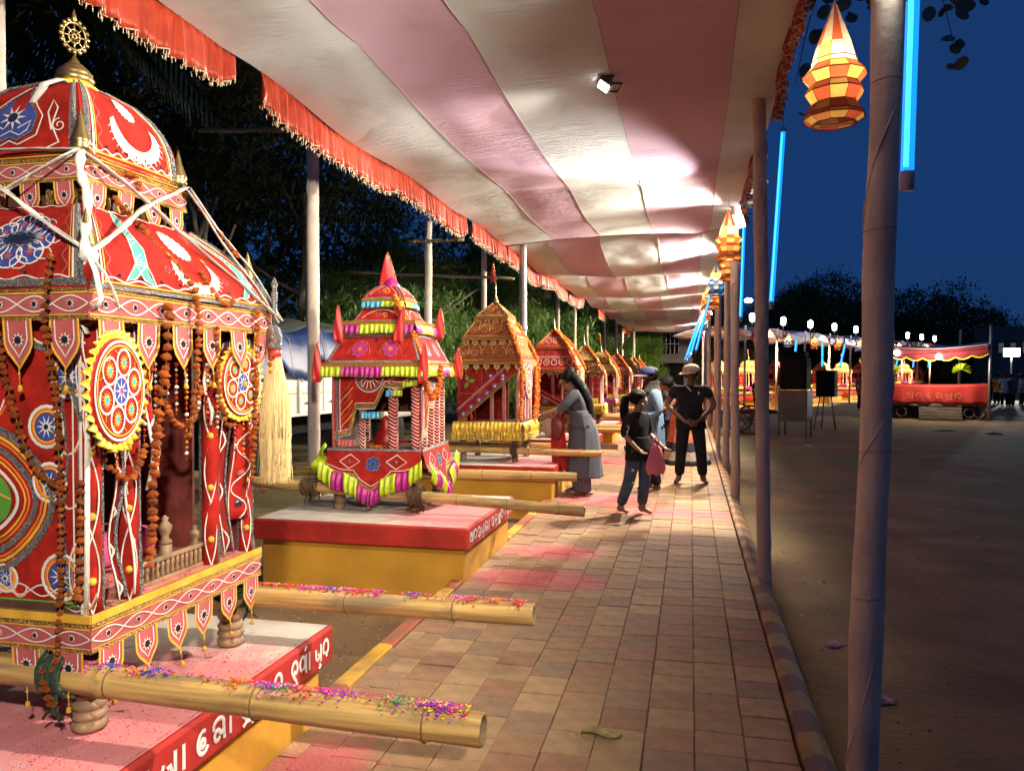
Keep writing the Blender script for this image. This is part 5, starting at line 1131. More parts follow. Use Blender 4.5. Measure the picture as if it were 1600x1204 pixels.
for i, (pts, lb) in enumerate([([(-2.30, 9.58, 2.22), (-2.16, 9.42, 1.95), (-2.06, 9.33, 1.68), (-2.04, 9.32, 1.3), (-2.07, 9.33, .95)], 'long marigold garland down the near corner of the gold palanquin'),
      ([(-2.28, 10.0, 2.22), (-2.12, 10.15, 1.92), (-2.03, 10.24, 1.68)], 'marigold garland along the far ridge of the gold palanquin roof'),
      ([(-2.01, 10.20, 1.66), (-2.01, 10.20, 1.3), (-2.03, 10.18, .90)], 'marigold curtain strand at the far corner of the gold palanquin'),
      ([(-2.01, 10.05, 1.64), (-2.01, 10.05, 1.2), (-2.03, 10.03, .86)], 'second marigold curtain strand beside the fan of the gold palanquin')]):
    garland(pts, .032, lb, 'thick fresh marigold garlands', 'marigold', 1.1, False, 50+i)
rv = lambda d, W, H: d_redvine(d, W, H, 6)
rv4 = lambda d, W, H: d_redvine(d, W, H, 4)
P4 = skirt_pal(-2.36, 13.45, 0, 'orange red palanquin with a tent shaped roof and green strips on its base', .42, .50, 1.12,
    [(1.18, .46, .27, 1.56, 'lin', rv, 'redwhite', 7), (1.58, .28, .02, 1.86, 'lin', rv4, 'redwhite', 0)], 'red', w_diag2, 'green', ('pot', .6))
medallion(P4, (.50, -.05, .98), .21, 1, ['yelsat'], 1)
for i, (sx, sy) in enumerate(((1, -1), (1, 1))):
    garland([(-2.36+.03*sx, 13.45+.03*sy, 2.29), (-2.36+.29*sx, 13.45+.29*sy, 2.0), (-2.36+.50*sx, 13.45+.50*sy, 1.58)], .035, ['marigold rope on the near ridge of the tent shaped red roof', 'marigold rope on the far ridge of the tent shaped red roof'][i], 'thick fresh marigold garlands', 'marigold', 1.2, False, 60+i)
# palanquins further down the row
def far_tiers(kind):
    if kind == 0: return [(1.12, .45, .30, 1.36, 'lin', gs4, 'gold', 6), (1.40, .30, .02, 1.72, 'lin', gs3, 'gold', 0)]
    if kind == 1: return [(1.12, .45, .28, 1.34, 'convex', gs5, 'gold', 6), (1.38, .27, .05, 1.66, 'dome', gs3, 'gold', 4)]
    if kind == 2: return [(1.12, .45, .27, 1.36, 'convex', rv, 'redwhite', 6), (1.40, .27, .02, 1.70, 'lin', rv4, 'redwhite', 0)]
FAR = [(0, 'palanquin with a pale wooden gable just beyond the tent roofed one', 'gold', w_full, 'gold'), (1, 'round domed straw coloured palanquin sixth in the row', 'gold', w_full, ['yelsat', 'magenta']), (2, 'seventh palanquin in the row, with a yellow satin frill', 'red', w_diag2, ['yelsat', 'lime']),
       (1, 'eighth palanquin in the row, behind the man in the blue cap', 'gold', w_diag, ['yelsat']), (0, 'ninth palanquin, far behind the people', 'gold', w_full, ['goldsat', 'magenta']), (2, 'last palanquin of the row, under the canopy end', 'red', w_full, 'gold')]
FARP = []
for i, (k, lb, st, wl, skt) in enumerate(FAR):
    y = PY[4+i]+.75; p = skirt_pal(-2.33+.05*math.sin(i*4), y, R(random.uniform(-4, 4)), lb, .41, .42, 1.06, far_tiers(k), st, wl, skt, ('flagpole' if i in (1, 3) else 'pot', .7), far=True)
    if i != 4: medallion(p, (.49, -.1, .92), .17, 1, ['yelsat' if i % 2 else 'redsat'], 1)
    FARP.append(p)
    garland([(-2.3+.03, y-.03, 2.12), (-2.3+.27, y-.27, 1.84), (-2.3+.48, y-.48, 1.50), (-2.3+.5, y-.48, 1.1)], .035, ['marigold rope on the gabled fifth palanquin', 'marigold rope over the round domed sixth palanquin', 'marigold rope on the seventh palanquin', 'marigold rope on the eighth palanquin', 'marigold rope on the ninth palanquin', 'marigold rope on the last palanquin'][i], 'marigold ropes far down the row', 'marigold', 1.5, False, 70+i)
# ------------------------------------------------------------------ trees
M['leafa'] = mat('mango leaf', (.13, .24, .055), .45, objrand=.0, spec=.5, var=.4, vscale=1.2, trans=.15); M['leafb'] = mat('fresh leaf', (.18, .34, .04), .42, spec=.5, var=.35, vscale=1.5, trans=.2)
M['leafd'] = mat('dark leaf', (.09, .125, .045), .6, spec=.3, var=.4, vscale=1, trans=.1); M['bark'] = mat('grey bark', (.30, .25, .20), .9, var=.5, vscale=4, bump=1, bscale=14)
M['palmleaf'] = mat('palm leaf', (.045, .075, .02), .5, var=.3, vscale=2)
def leaf(mb, p, d, l, w, droop=.5):
    d = d.normalized(); s = d.cross(V((0, 0, 1)));  s = s.normalized() if s.length > .1 else V((1, 0, 0)); up = s.cross(d)
    a = p; m1 = p+d*l*.45+up*l*.05; e = p+d*l-V((0, 0, l*.12)); n = len(mb.v)
    mb.v += [a, m1-s*w*.5, e, m1+s*w*.5]; mb.face(n, n+1, n+2); mb.face(n, n+2, n+3)
def crown_mesh(name, key, clusters, per, l, w, seed, rx=1, rz=1, hang=.6, shell=.55, keys=None):
    random.seed(seed); mb = MB(); keys = keys or [key]; cl = []
    for i in range(clusters):
        while True:
            q = V((random.uniform(-1, 1), random.uniform(-1, 1), random.uniform(-1, 1)))
            if shell < q.length < 1: break
        if noise.noise(q*2.1+V((seed, 0, 0))) < -.22: continue
        cl.append(q*(1+.25*noise.noise(q*1.7+V((0, seed, 0)))))
    for q in cl:
        c = V((q.x*rx, q.y*rx, q.z*rz)); mb.use(random.choice(keys)); R0 = random.uniform(.10, .24)*rx
        for j in range(per):
            o = V((random.gauss(0, 1), random.gauss(0, 1), random.gauss(0, .7)))*R0*.6; d = V((random.gauss(0, 1), random.gauss(0, 1), random.gauss(-hang, .5)))
            leaf(mb, c+o, d, l*random.uniform(.7, 1.25), w*random.uniform(.8, 1.2))
    return mb.mesh(name, False)
CROWN = [crown_mesh('crown', 'leafa', 330, 34, .20, .045, 1, 1.5, 1.3, .9), crown_mesh('crown', 'leafd', 115, 26, .22, .075, 2, 2.2, 1.7, .5), crown_mesh('crown', 'leafd', 110, 26, .22, .075, 3, 2.0, 2.0, .4), crown_mesh('crown', 'leafb', 520, 36, .13, .05, 4, 1.25, 1.35, .5, .72, ['leafb', 'leafb', 'leafa'])]
def limb(mb, p, d, L, r, depth, seed, tips):
    random.seed(seed); pts = [p]; q = p; dd = d.normalized(); k = 7
    for i in range(k):
        dd = (dd+V((random.gauss(0, .13), random.gauss(0, .13), .05))).normalized(); q = q+dd*L/k; pts.append(q)
    mb.tube(pts, [r*(1-.5*i/k) for i in range(k+1)], 9, jit=.08); tips.append(q)
    if depth:
        for j in range(3):
            limb(mb, pts[3+j if 3+j < len(pts) else -1], (dd+V((random.gauss(0, .7), random.gauss(0, .7), random.uniform(.0, .5)))).normalized(), L*.62, r*.5, depth-1, seed*7+j+1, tips)
def tree_(x, y, h, r, crowns, label, lean=(0, 0), seed=1, z=None, grp='dark trees behind the palanquin row', name='tree', depth=2, tint=None):
    z0 = gz(x, y)-.1; root = empty(name, (x, y, z0), 0, label, 'tree', grp); mb = MB().use('bark'); tips = []
    if h > 0: limb(mb, V((0, 0, 0)), V((lean[0], lean[1], 1)), h*.62, r, depth, seed, tips); mb.build('trunk', root)
    for i, (k, cx, cy, cz_, s) in enumerate(crowns): link('crown', CROWN[k], root, (cx, cy, cz_), (0, 0, seed+i*1.9), (s, s, s*random.uniform(.85, 1.1)))
    return root
T = tree_
T(-7.2, 8.8, 5.5, .12, [(1, -1.0, -.6, 6.2, 1.0), (1, 1.2, .6, 6.9, .9)], 'thin grey tree just left of the first pole behind the big palanquin', (.02, .0), 3)
T(-6.6, 9.9, 5.2, .15, [(1, .6, .8, 6.6, .95), (2, -.8, .3, 5.6, .75)], 'curved grey trunk bending right, behind the first wrapped pole', (.10, .06), 5)
T(-7.6, 13.2, 6.5, .15, [(2, 0, 0, 6.6, 1.1), (1, .5, -1, 5.6, .8)], 'straight dim trunk above the red topped palanquin', (.02, 0), 9)
T(-7.9, 6.0, 5, .14, [(0, .2, .8, 2.9, .95), (0, .9, 1.6, 2.2, .7), (1, -.6, 0, 6.1, 1.0)], 'mango tree with drooping leaves lit beside the near roof', (0, 0), 11)
T(-6.8, 8.0, 3, .09, [(0, .0, .2, 2.3, .75), (0, -.5, 1.2, 1.7, .6)], 'low mango bush of drooping leaves left of the tarpaulin', (0, .1), 13)
T(-5.9, 14.6, 4.5, .13, [(0, 0, 0, 3.3, .95), (0, -.4, -1.2, 2.3, .85), (0, .3, .9, 2.4, .8), (2, -1, 0, 6.4, 1.1)], 'leafy mango tree behind the gold palanquin', (0, 0), 15)
T(-5.3, 19.2, 5, .14, [(0, 0, 0, 3.9, 1.05), (0, -.5, -1.5, 2.5, 1.0), (0, .2, 1.2, 2.6, 1.0)], 'leafy mango tree behind the steel pole', (0, 0), 17)
T(-5.0, 24.5, 5, .14, [(0, 0, 0, 3.6, 1.2), (3, .4, 1.0, 2.6, 1.2), (0, -.9, 0, 2.0, 1.2)], 'yellow green tree behind the fourth palanquin', (0, 0), 19)
T(-3.9, 42.0, 2.5, .16, [(3, -.2, 0, 2.2, 1.6), (3, .9, .5, 3.2, 1.15), (3, -1.6, -.6, 3.4, 1.6), (3, .9, .2, 1.3, 1.3), (3, -.4, 0, 3.8, 1.2)], 'dense bright green tree right of the row, before the far building', (0, 0), 21)
T(-10.5, 10.5, 8, .2, [(1, 0, 0, 6.3, 1.5), (2, 1.5, 1.5, 8.2, 1.2), (1, -1.8, -1.6, 7.5, 1.2), (2, 0, .8, 3.4, 1.2)], 'big dark tree behind the thin trunks', (0, 0), 23)
T(-10.5, 17, 8, .2, [(2, 0, 0, 5.6, 1.6), (1, .5, 1.5, 8, 1.4), (2, 0, -.8, 3, 1.3)], 'big dark tree behind the lime palanquin', (0, 0), 25)
T(-9.5, 25, 8, .2, [(2, 0, 0, 4.6, 1.7), (1, .5, 1.5, 7, 1.4)], 'dark tree beyond the steel pole', (0, 0), 27)
T(-8, 34, 8, .2, [(2, 0, 0, 4.2, 1.7), (1, 2.2, 2.5, 4.2, 1.4)], 'dark tree beyond the bright green tree', (0, 0), 29)
T(-11.5, 6.5, 8, .2, [(1, 0, 0, 5.8, 1.5), (2, 0, -1, 3.2, 1.2), (1, -1, -1.8, 8.2, 1.3)], 'dark leafy tree at the left edge behind the brass wheel', (0, 0), 31)
T(-14, 20, 8, .2, [(2, 0, 0, 5, 2), (1, 1, -4, 4, 2)], 'deep dark tree mass far behind the truck', (0, 0), 33)
T(-14, 10, 8, .2, [(2, 0, 0, 4, 2), (1, 1, 3, 4, 2)], 'dark background tree left of the truck', (0, 0), 35)
# palm with a ringed trunk
pm2 = empty('palm_tree', (-7.0, 6.3, -.3), 0, 'tall palm with a pale ringed trunk behind the near dome', 'palm tree', None)
b = MB().use('bark'); k = 60; b.tube([(.02*math.sin(i*.3), 0, 6.4*i/k) for i in range(k+1)], [.105*(1+.05*(i % 2))-.0005*i for i in range(k+1)], 12); b.build('trunk', pm2)
random.seed(12); b = MB().use('palmleaf')
for i in range(20):
    a = i*2.4; el = random.uniform(-.1, .9); L = random.uniform(1.8, 2.5); pts = []
    for j in range(13):
        t = j/12; rr = L*(t*math.cos(el)-.0*t); pts.append(V((rr*math.cos(a), rr*math.sin(a), 6.3+L*(t*math.sin(el)-.75*t*t))))
    b.tube(pts, [.02*(1-t/13) +.004 for t in range(13)], 5, False)
    for j in range(1, 12):
        d = (pts[j+1]-pts[j-1]).normalized(); s = d.cross(V((0, 0, 1))).normalized()
        for sg in (1, -1):
            for q in range(4): p = pts[j].lerp(pts[j+1], q/4); ll = .55*math.sin(PI*(j+.5)/13)+.15; leaf(b, p, s*sg+d*.45+V((0, 0, -.75)), ll, .03)
b.build('fronds', pm2, smooth=False)
# ------------------------------------------------------------------ truck under a blue tarpaulin
tk = empty('truck', (-5.45, 10.9, -.02), R(-4), 'white goods truck parked behind the palanquins, load covered by a blue and grey tarpaulin', 'truck')
M['tarp'] = mat('blue tarpaulin', (.018, .045, .17), .45, var=.35, vscale=2, bump=.4, bscale=9); M['tarpg'] = mat('grey green tarpaulin', (.12, .15, .15), .55, var=.3, vscale=2, bump=.4, bscale=9)
M['tyre'] = mat('tyre rubber', (.02, .02, .02), .9); M['reflect'] = mat('orange reflector', (.7, .35, .04), .4)
b = MB().use('whitepaint'); b.box(-1.9, 0, -2.2, 1.9, .95, 1.55)
for i in range(7): b.box(0, .03, -2.2+.68*i, -2.14+.68*i, .95, 1.55)
b.box(.0, .02, -2.2, 1.9, .92, .97); b.box(-1.9, 0, -2.24, -2.2, .95, 1.55)
for i in range(5): b.box(-1.88+.45*i, -1.82+.45*i, -2.27, -2.24, .95, 1.55)
body = b.build('cargo_body', tk, smooth=False, bevel=.01)
b = MB().use('reflect')
for i in range(6): b.box(.031, .036, -2.0+.68*i, -1.75+.68*i, 1.10, 1.135)
b.box(.003, .008, -2.1, 1.8, 1.24, 1.26); b.box(-1.8, -.1, -2.279, -2.273, 1.24, 1.265); b.box(-.35, -.15, -2.279, -2.273, 1.12, 1.16); b.build('reflector', body, smooth=False, kind='stuff')
b = MB().use('black'); b.box(-1.5, -.4, -2.2, 3.2, .62, .92); b.build('chassis', tk, smooth=False)
wm = MB().use('tyre'); wm.lathe([(.30, -.11), (.42, -.12), (.46, -.07), (.46, .07), (.42, .12), (.30, .11)], (0, 0, 0), 24, Matrix.Rotation(R(90), 4, 'Y')); wme = wm.mesh('tyre'); rm = MB().use('grey'); rm.lathe([(.05, .05), (.12, .10), (.2, .06), (.30, .10)], (0, 0, 0), 20, Matrix.Rotation(R(90), 4, 'Y')); rme = rm.mesh('rim')
for x in (-.25, -1.65):
    for y in (-1.35, 2.6):
        wb_ = empty('wheel', (x, y, .46), parent=tk); link('tyre', wme, wb_); link('rim', rme, wb_)
M['cabblue'] = mat('cab paint', (.55, .53, .46), .4)
b = MB().use('cabblue'); b.box(-1.85, -.05, 2.0, 3.5, .7, 2.1); cab = b.build('cab', tk, smooth=False, bevel=.06)
b = MB().use('black'); b.box(-.052, -.045, 2.3, 3.1, 1.45, 1.95); b.build('side_window', cab, smooth=False)
b = MB().use('black'); b.box(-.45, -.05, -1.95, -1.93, .1, .62); b.build('mudflap', tk, smooth=False)
def tarpf(u, v):   # over a hooped load: u along, v across
    y = -2.35+4.3*u; s = v*2-1; x = -.95+1.02*s; top = 2.42-.10*abs(math.sin(u*PI*4))-.25*(1-u)**3
    z = top-.22*abs(s)**2 if abs(s) < .86 else top-.18-(abs(s)-.86)/.14*(.55+.10*math.sin(u*23)+.06*math.sin(u*51))
    x = x if abs(s) < .86 else (-.95+1.02*(.86+.14*.35)*(1 if s > 0 else -1)) + .10*(1 if s > 0 else -1)*(abs(s)-.86)/.14
    return (x+.02*noise.noise(V((u*9, v*9, 0))), y, z+.05*noise.noise(V((u*6, v*6, 3))))
b = MB().use('tarpg'); b.grid(lambda u, v: tarpf(u, .07+.80*v), 40, 22); tp = b.build('tarpaulin', tk, solid=.006)
b = MB().use('tarp'); b.grid(lambda u, v: tarpf(u, .86+.14*v) , 40, 8); b.grid(lambda u, v: tarpf(u, .0+.09*v), 40, 8)
b.grid(lambda u, v: (-.95+1.02*(2*u-1), -2.37-.05*math.sin(u*14)*v-.12*v*u, tarpf(0, .07+.86*u)[2]*(1-v)+(1.50-.2*u+.06*math.sin(u*17))*v), 26, 10)
b.build('tarpaulin_side', tk, solid=.006)
mb = MB().use('string')
for i in range(5): mb.tube([V(tarpf(.1+.2*i, j/16))+V((0, 0, .012)) for j in range(17)], .008, 5)
mb.build('tie_rope', tk)
# ------------------------------------------------------------------ lamps, lanterns, tubes
def emis(name, col, s):
    m = bpy.data.materials.new(name); m.use_nodes = True; b = m.node_tree.nodes['Principled BSDF']; b.inputs['Base Color'].default_value = (.1, .1, .1, 1)
    b.inputs['Emission Color'].default_value = (*col, 1); b.inputs['Emission Strength'].default_value = s; return m
M['ledwhite'] = emis('lit led panel', (1, .95, .86), 9); M['bulb'] = emis('lit bulb', (1, .72, .36), 60); M['tubeblue'] = emis('lit blue tube', (.004, .20, 1.0), 1.3)
M['tubecore'] = emis('lit tube core', (.04, .55, 1.0), 1.6); M['cyanlit'] = emis('lit cyan', (.1, .8, 1.0), 3); M['greenlit'] = emis('lit green', (.1, 1, .55), 8); M['farwhite'] = emis('far white lamp', (.85, .95, 1.0), 14)
def floodlight(loc, rz, tiltd, label, w=.25, h=.34):
    root = empty('floodlight', loc, rz, label, 'floodlight', 'white flood lamps on the field side poles')
    Mx = Matrix.Rotation(R(tiltd), 4, 'X')
    b = MB().use('grey'); b.box(-w/2, w/2, .012, .05, -h/2, h/2, Mx)
    for i in range(7): b.box(-w/2+.01+i*w/7.2, -w/2+.018+i*w/7.2, .05, .085, -h/2+.02, h/2-.02, Mx)
    b.build('housing', root, smooth=False)
    b = MB().use('ledwhite'); b.box(-w/2+.012, w/2-.012, 0, .011, -h/2+.012, h/2-.012, Mx); b.build('lens', root, smooth=False)
    b = MB().use('grey'); b.tube([(-w/2-.012, .02, 0), (-w/2-.012, .12, 0), (w/2+.012, .12, 0), (w/2+.012, .02, 0)], .008, 6); b.build('bracket', root); return root
floodlight((L1[0]+.04, L1[1]-.04, L1[2]+.07), R(-88), 12, 'flood lamp at the top edge of the frame on the nearest pole', .26, .30)
flb = ['brightest flood lamp, fixed to the pole beside the first lantern cluster', 'second white flood lamp along the poles, above a lantern chain', 'third white flood lamp far along the poles', 'farthest white flood lamp under the canopy end', 'white flood lamp on the fourth pole, behind an orange lantern', 'white flood lamp midway along the string of lanterns']
for i, p in enumerate(FLOODS): floodlight((p[0]+.03, p[1]+.06, p[2]+.02), R(-60), 18, flb[i], *((.25, .34) if i < 4 else (.16, .22)))
floodlight((LHOLE[0]+.03, LHOLE[1], LHOLE[2]+.045), R(-75), 55, 'small white lamp hanging from a torn seam under the near canopy', .13, .10)
def lant_cloth(n, c): return mat('lantern cloth '+n, c, .9, var=.2, vscale=12, trans=.65)
LC = [lant_cloth('red', (.62, .15, .09)), lant_cloth('yellow', (.82, .60, .20)), lant_cloth('orange', (.76, .36, .16)), lant_cloth('cream', (.92, .86, .72))]
BL = [lant_cloth('blue', (.04, .2, .75)), lant_cloth('white', (.85, .85, .8)), lant_cloth('cyan', (.05, .55, .8)), LC[1]]
def lantern_parts(cols, seed=0):
    random.seed(seed); n = 10; prof = [(.012, .43), (.10, .19), (.125, .10), (.128, .07), (.18, .015), (.135, -.04), (.165, -.085), (.125, -.15), (.168, -.215), (.172, -.235), (.12, -.265)]
    out = []
    for i, (a, b_) in enumerate(zip(prof, prof[1:])):
        mb = MB()
        for j in range(n):
            c = cols[(j+(i % 3)) % 2 if i > 1 else (0 if j % 2 else 3)]; c = cols[2] if i > 4 and (j+i) % 5 == 0 else c
            if i in (1, 2): c = cols[3] if j % 3 else cols[1]
            mb.use(c); t0 = 2*PI*j/n; t1 = 2*PI*(j+1)/n
            mb.quad((a[0]*math.cos(t0), a[0]*math.sin(t0), a[1]), (a[0]*math.cos(t1), a[0]*math.sin(t1), a[1]), (b_[0]*math.cos(t1), b_[0]*math.sin(t1), b_[1]), (b_[0]*math.cos(t0), b_[0]*math.sin(t0), b_[1]))
        out.append(('cone' if i == 0 else 'cloth_tier', mb.mesh('cloth_tier', False)))
    e = MB().use(mat('lantern edging', (.22, .03, .02), .9))
    for r, z in prof[2:]: e.tube([(r*1.01*math.cos(2*PI*j/n), r*1.01*math.sin(2*PI*j/n), z) for j in range(n+1)], .0035, 4, False)
    for j in range(n): e.tube([(r*1.008*math.cos(2*PI*j/n), r*1.008*math.sin(2*PI*j/n), z) for r, z in prof[1:]], .0016, 3, False)
    for j in range(46): t = 2*PI*j/46; e.tube([(.123*math.cos(t), .123*math.sin(t), -.265), (.124*math.cos(t), .124*math.sin(t), -.285)], .0022, 3, False)
    out.append(('edging', e.mesh('edging')))
    e = MB().use('bulb'); e.lathe([(.01, .10), (.03, .08), (.035, .05), (.025, .025), (.005, .01)], (0, 0, 0), 10); out.append(('bulb', e.mesh('bulb')))
    e = MB().use('string'); e.tube([(0, 0, .42), (0, 0, .75)], .003, 4); out.append(('cord', e.mesh('cord')))
    return out
LPN = lantern_parts(LC, 1); LPB = lantern_parts(BL, 2)
def lantern(loc, s, label, parts=LPN, light=0, rz=0, grp='patchwork cloth lanterns'):
    r = empty('cloth_lantern', loc, rz, label, 'lantern', grp); r.scale = (s, s, s)
    for n, me in parts: link(n, me, r)
    if light: lamp('bulb_light', 'POINT', V(loc)+V((0, 0, .05*s)), light, (1, .75, .42), size=.03*s)
    return r
lantern((.815, 4.86, 3.27), 1.0, 'large red and yellow cloth lantern hanging before the dark sky, right of the second pole', light=55)
lantern((.70, 9.35, 3.72), .95, 'lantern with a blue and white cone, half behind the second pole', LPB, 7, 1)
lantern((.42, 9.2, 3.05), .85, 'orange patchwork lantern hanging right under the brightest flood lamp', light=5, rz=2)
lantern((.55, 11.7, 3.1), .85, 'orange lantern just below the flood lamp cluster, seen against the fourth pole', light=4, rz=1)
for i, (y, z, p) in enumerate(((13.9, 3.1, 1), (15.3, 3.0, 0), (17.0, 3.1, 0), (18.6, 3.2, 0), (20.4, 3.1, 0), (22.0, 2.9, 1), (24.2, 3.0, 0), (27.5, 3.0, 0))):
    lantern((.42-.02*i, y, z), .85, ['cyan and white lantern fifth along the string', 'orange lantern sixth along the string', 'orange lantern seventh along the string', 'orange lantern eighth along the string', 'orange lantern ninth along the string', 'blue lantern tenth along the string', 'orange lantern eleventh along the string', 'last orange lantern at the far end of the string'][i], LPB if p else LPN, 0, i)
def tube_light(x, y, z1, L, lean, label, r=.021, grp='hanging blue tube lights'):
    A = V((x, y, z1)); B = A+V((lean*L, 0, -L)); root = empty('tube_light', A, 0, label, 'tube light', grp); D = B-A
    b = MB().use('tubeblue'); b.tube([D*.02, D*.96], r, 12); b.build('lit_tube', root)
    b = MB().use('tubecore'); b.tube([D*.03+V((-r*.3, -r*.62, 0)), D*.95+V((-r*.3, -r*.62, 0))], r*.46, 8); b.build('led_strip', root)
    b = MB().use(mat('tube cap', (.35, .33, .42), .5)); b.tube([D*0, D*.022], r*1.05, 10); b.build('end_cap', root); b = MB().use('tube cap' if 0 else MATS['tube cap']); b.tube([D*.958, D*1.0], [r*1.12, r*1.05], 10); b.build('end_cap', root)
    b = MB().use('string'); b.tube([(0, 0, 0), (0, 0, .3)], .002, 4); b.build('cord', root); return root
tube_light(.86, 3.30, 3.98, 1.72, -.022, 'nearest blue tube light, right of the nearest pole, its end cap hanging clear', .025)
tube_light(.80, 7.30, 3.73, 1.62, -.06, 'blue tube light right of the second pole, leaning left at its foot')
tube_light(.72, 11.2, 3.75, 1.5, -.03, 'third blue tube light, left of the second pole')
tube_light(.62, 13.6, 3.6, 1.4, -.03, 'fourth blue tube light beside the fourth pole')
for i, y in enumerate((15.0, 17.8, 20.2, 22.6, 25.4, 28, 31)):
    tube_light(.42-.04*i, y, 3.25, 1.35, -.25-.04*(i % 3), ['slanting blue tube fifth along the poles', 'slanting blue tube sixth along the poles', 'slanting blue tube seventh along the poles', 'slanting blue tube eighth along the poles', 'slanting blue tube ninth along the poles', 'slanting blue tube tenth along the poles', 'farthest slanting blue tube under the canopy end'][i])
# twisted supply cables
def cable(pts, r, label, key='black'):
    P_ = [V(p) for p in pts]; out = []
    for i in range(len(P_)-1):
        for j in range(8): t = j/8; q = P_[i].lerp(P_[i+1], t); q.z -= .10*math.sin(PI*t); out.append(q)
    out.append(P_[-1]); b = MB().use(key)
    for s in (0, PI): b.tube([q+V((.006*math.cos(k*1.3+s), .006*math.sin(k*1.3+s), 0)) for k, q in enumerate(out)], r, 5)
    return tag(b.build('cable'), label, 'cable')
M['cablegrey'] = mat('grey cable', (.20, .20, .22), .6)
cable([(.78, 3.2, 4.6), (.76, 4.8, 4.3), (.72, 6.2, 4.0), (.70, 9.4, 4.15), (.62, 12.8, 3.7)], .006, 'twisted grey cable looping past the big lantern to the flood lamp pole', 'cablegrey')
# branch with round leaves hanging over the lantern
br = empty('overhanging_branch', (1.2, 6.6, 4.9), 0, 'leafy branch ends hanging into the dusk sky round the big lantern', 'tree branch')
random.seed(31); mb = MB().use('bark'); lf = MB().use(mat('round leaf', (.10, .16, .09), .6, var=.4, vscale=3))
for i, e in enumerate([(-.42, .1, -.60), (-.38, -.1, -1.05), (-.50, .3, -.20), (-.1, 0, -.55), (.75, 0, -.55), (.85, .2, -.80), (.3, .3, -.3), (-.25, 0, -.15), (.1, .4, .1), (-.62, .2, .05)]):
    e = V(e); pts = [V((.4, 1.0, 1.0)).lerp(e, t)+V((.05*math.sin(t*5+i), .05*math.cos(t*4+i), .25*math.sin(PI*t))) for t in [j/8 for j in range(9)]]; mb.tube(pts, [.016*(1-.8*j/8) for j in range(9)], 5)
    for j in range(16):
        p = pts[random.choice((4, 5, 6, 7, 8, 8))]+V((random.gauss(0, .07), random.gauss(0, .07), random.gauss(0, .07))); s = random.uniform(.028, .06); a = V((random.gauss(0, 1), random.gauss(0, .4), random.gauss(0, .5))).normalized(); c = a.cross(V((random.gauss(0, .3), 1, random.gauss(0, .3)))).normalized(); n = len(lf.v)
        for k in range(9): t = 2*PI*k/9; lf.v.append(p+a*s*math.cos(t)*1.25+c*s*math.sin(t)*.9)
        lf.face(*range(n, n+9))
mb.build('twigs', br); lf.build('leaves', br, smooth=False, kind='stuff')
# ------------------------------------------------------------------ people
def skin_mesh(name, verts, edges, radii, mats, levels=1, rxy=None):
    me = bpy.data.meshes.new(name); me.from_pydata([tuple(v) for v in verts], edges, []); o = bpy.data.objects.new(name, me); COL.objects.link(o)
    md = o.modifiers.new('skin', 'SKIN'); md.use_smooth_shade = True; md.branch_smoothing = .6
    lay = me.skin_vertices[0].data
    for i, r in enumerate(radii): lay[i].radius = r if isinstance(r, tuple) else (r, r)
    lay[0].use_root = True
    sb = o.modifiers.new('sub', 'SUBSURF'); sb.levels = levels; sb.render_levels = levels
    dg = bpy.context.evaluated_depsgraph_get(); m2 = bpy.data.meshes.new_from_object(o.evaluated_get(dg)); m2.name = name
    bpy.data.objects.remove(o); bpy.data.meshes.remove(me); m2.materials.clear()
    for m in mats: m2.materials.append(M[m] if isinstance(m, str) else m)
    return m2
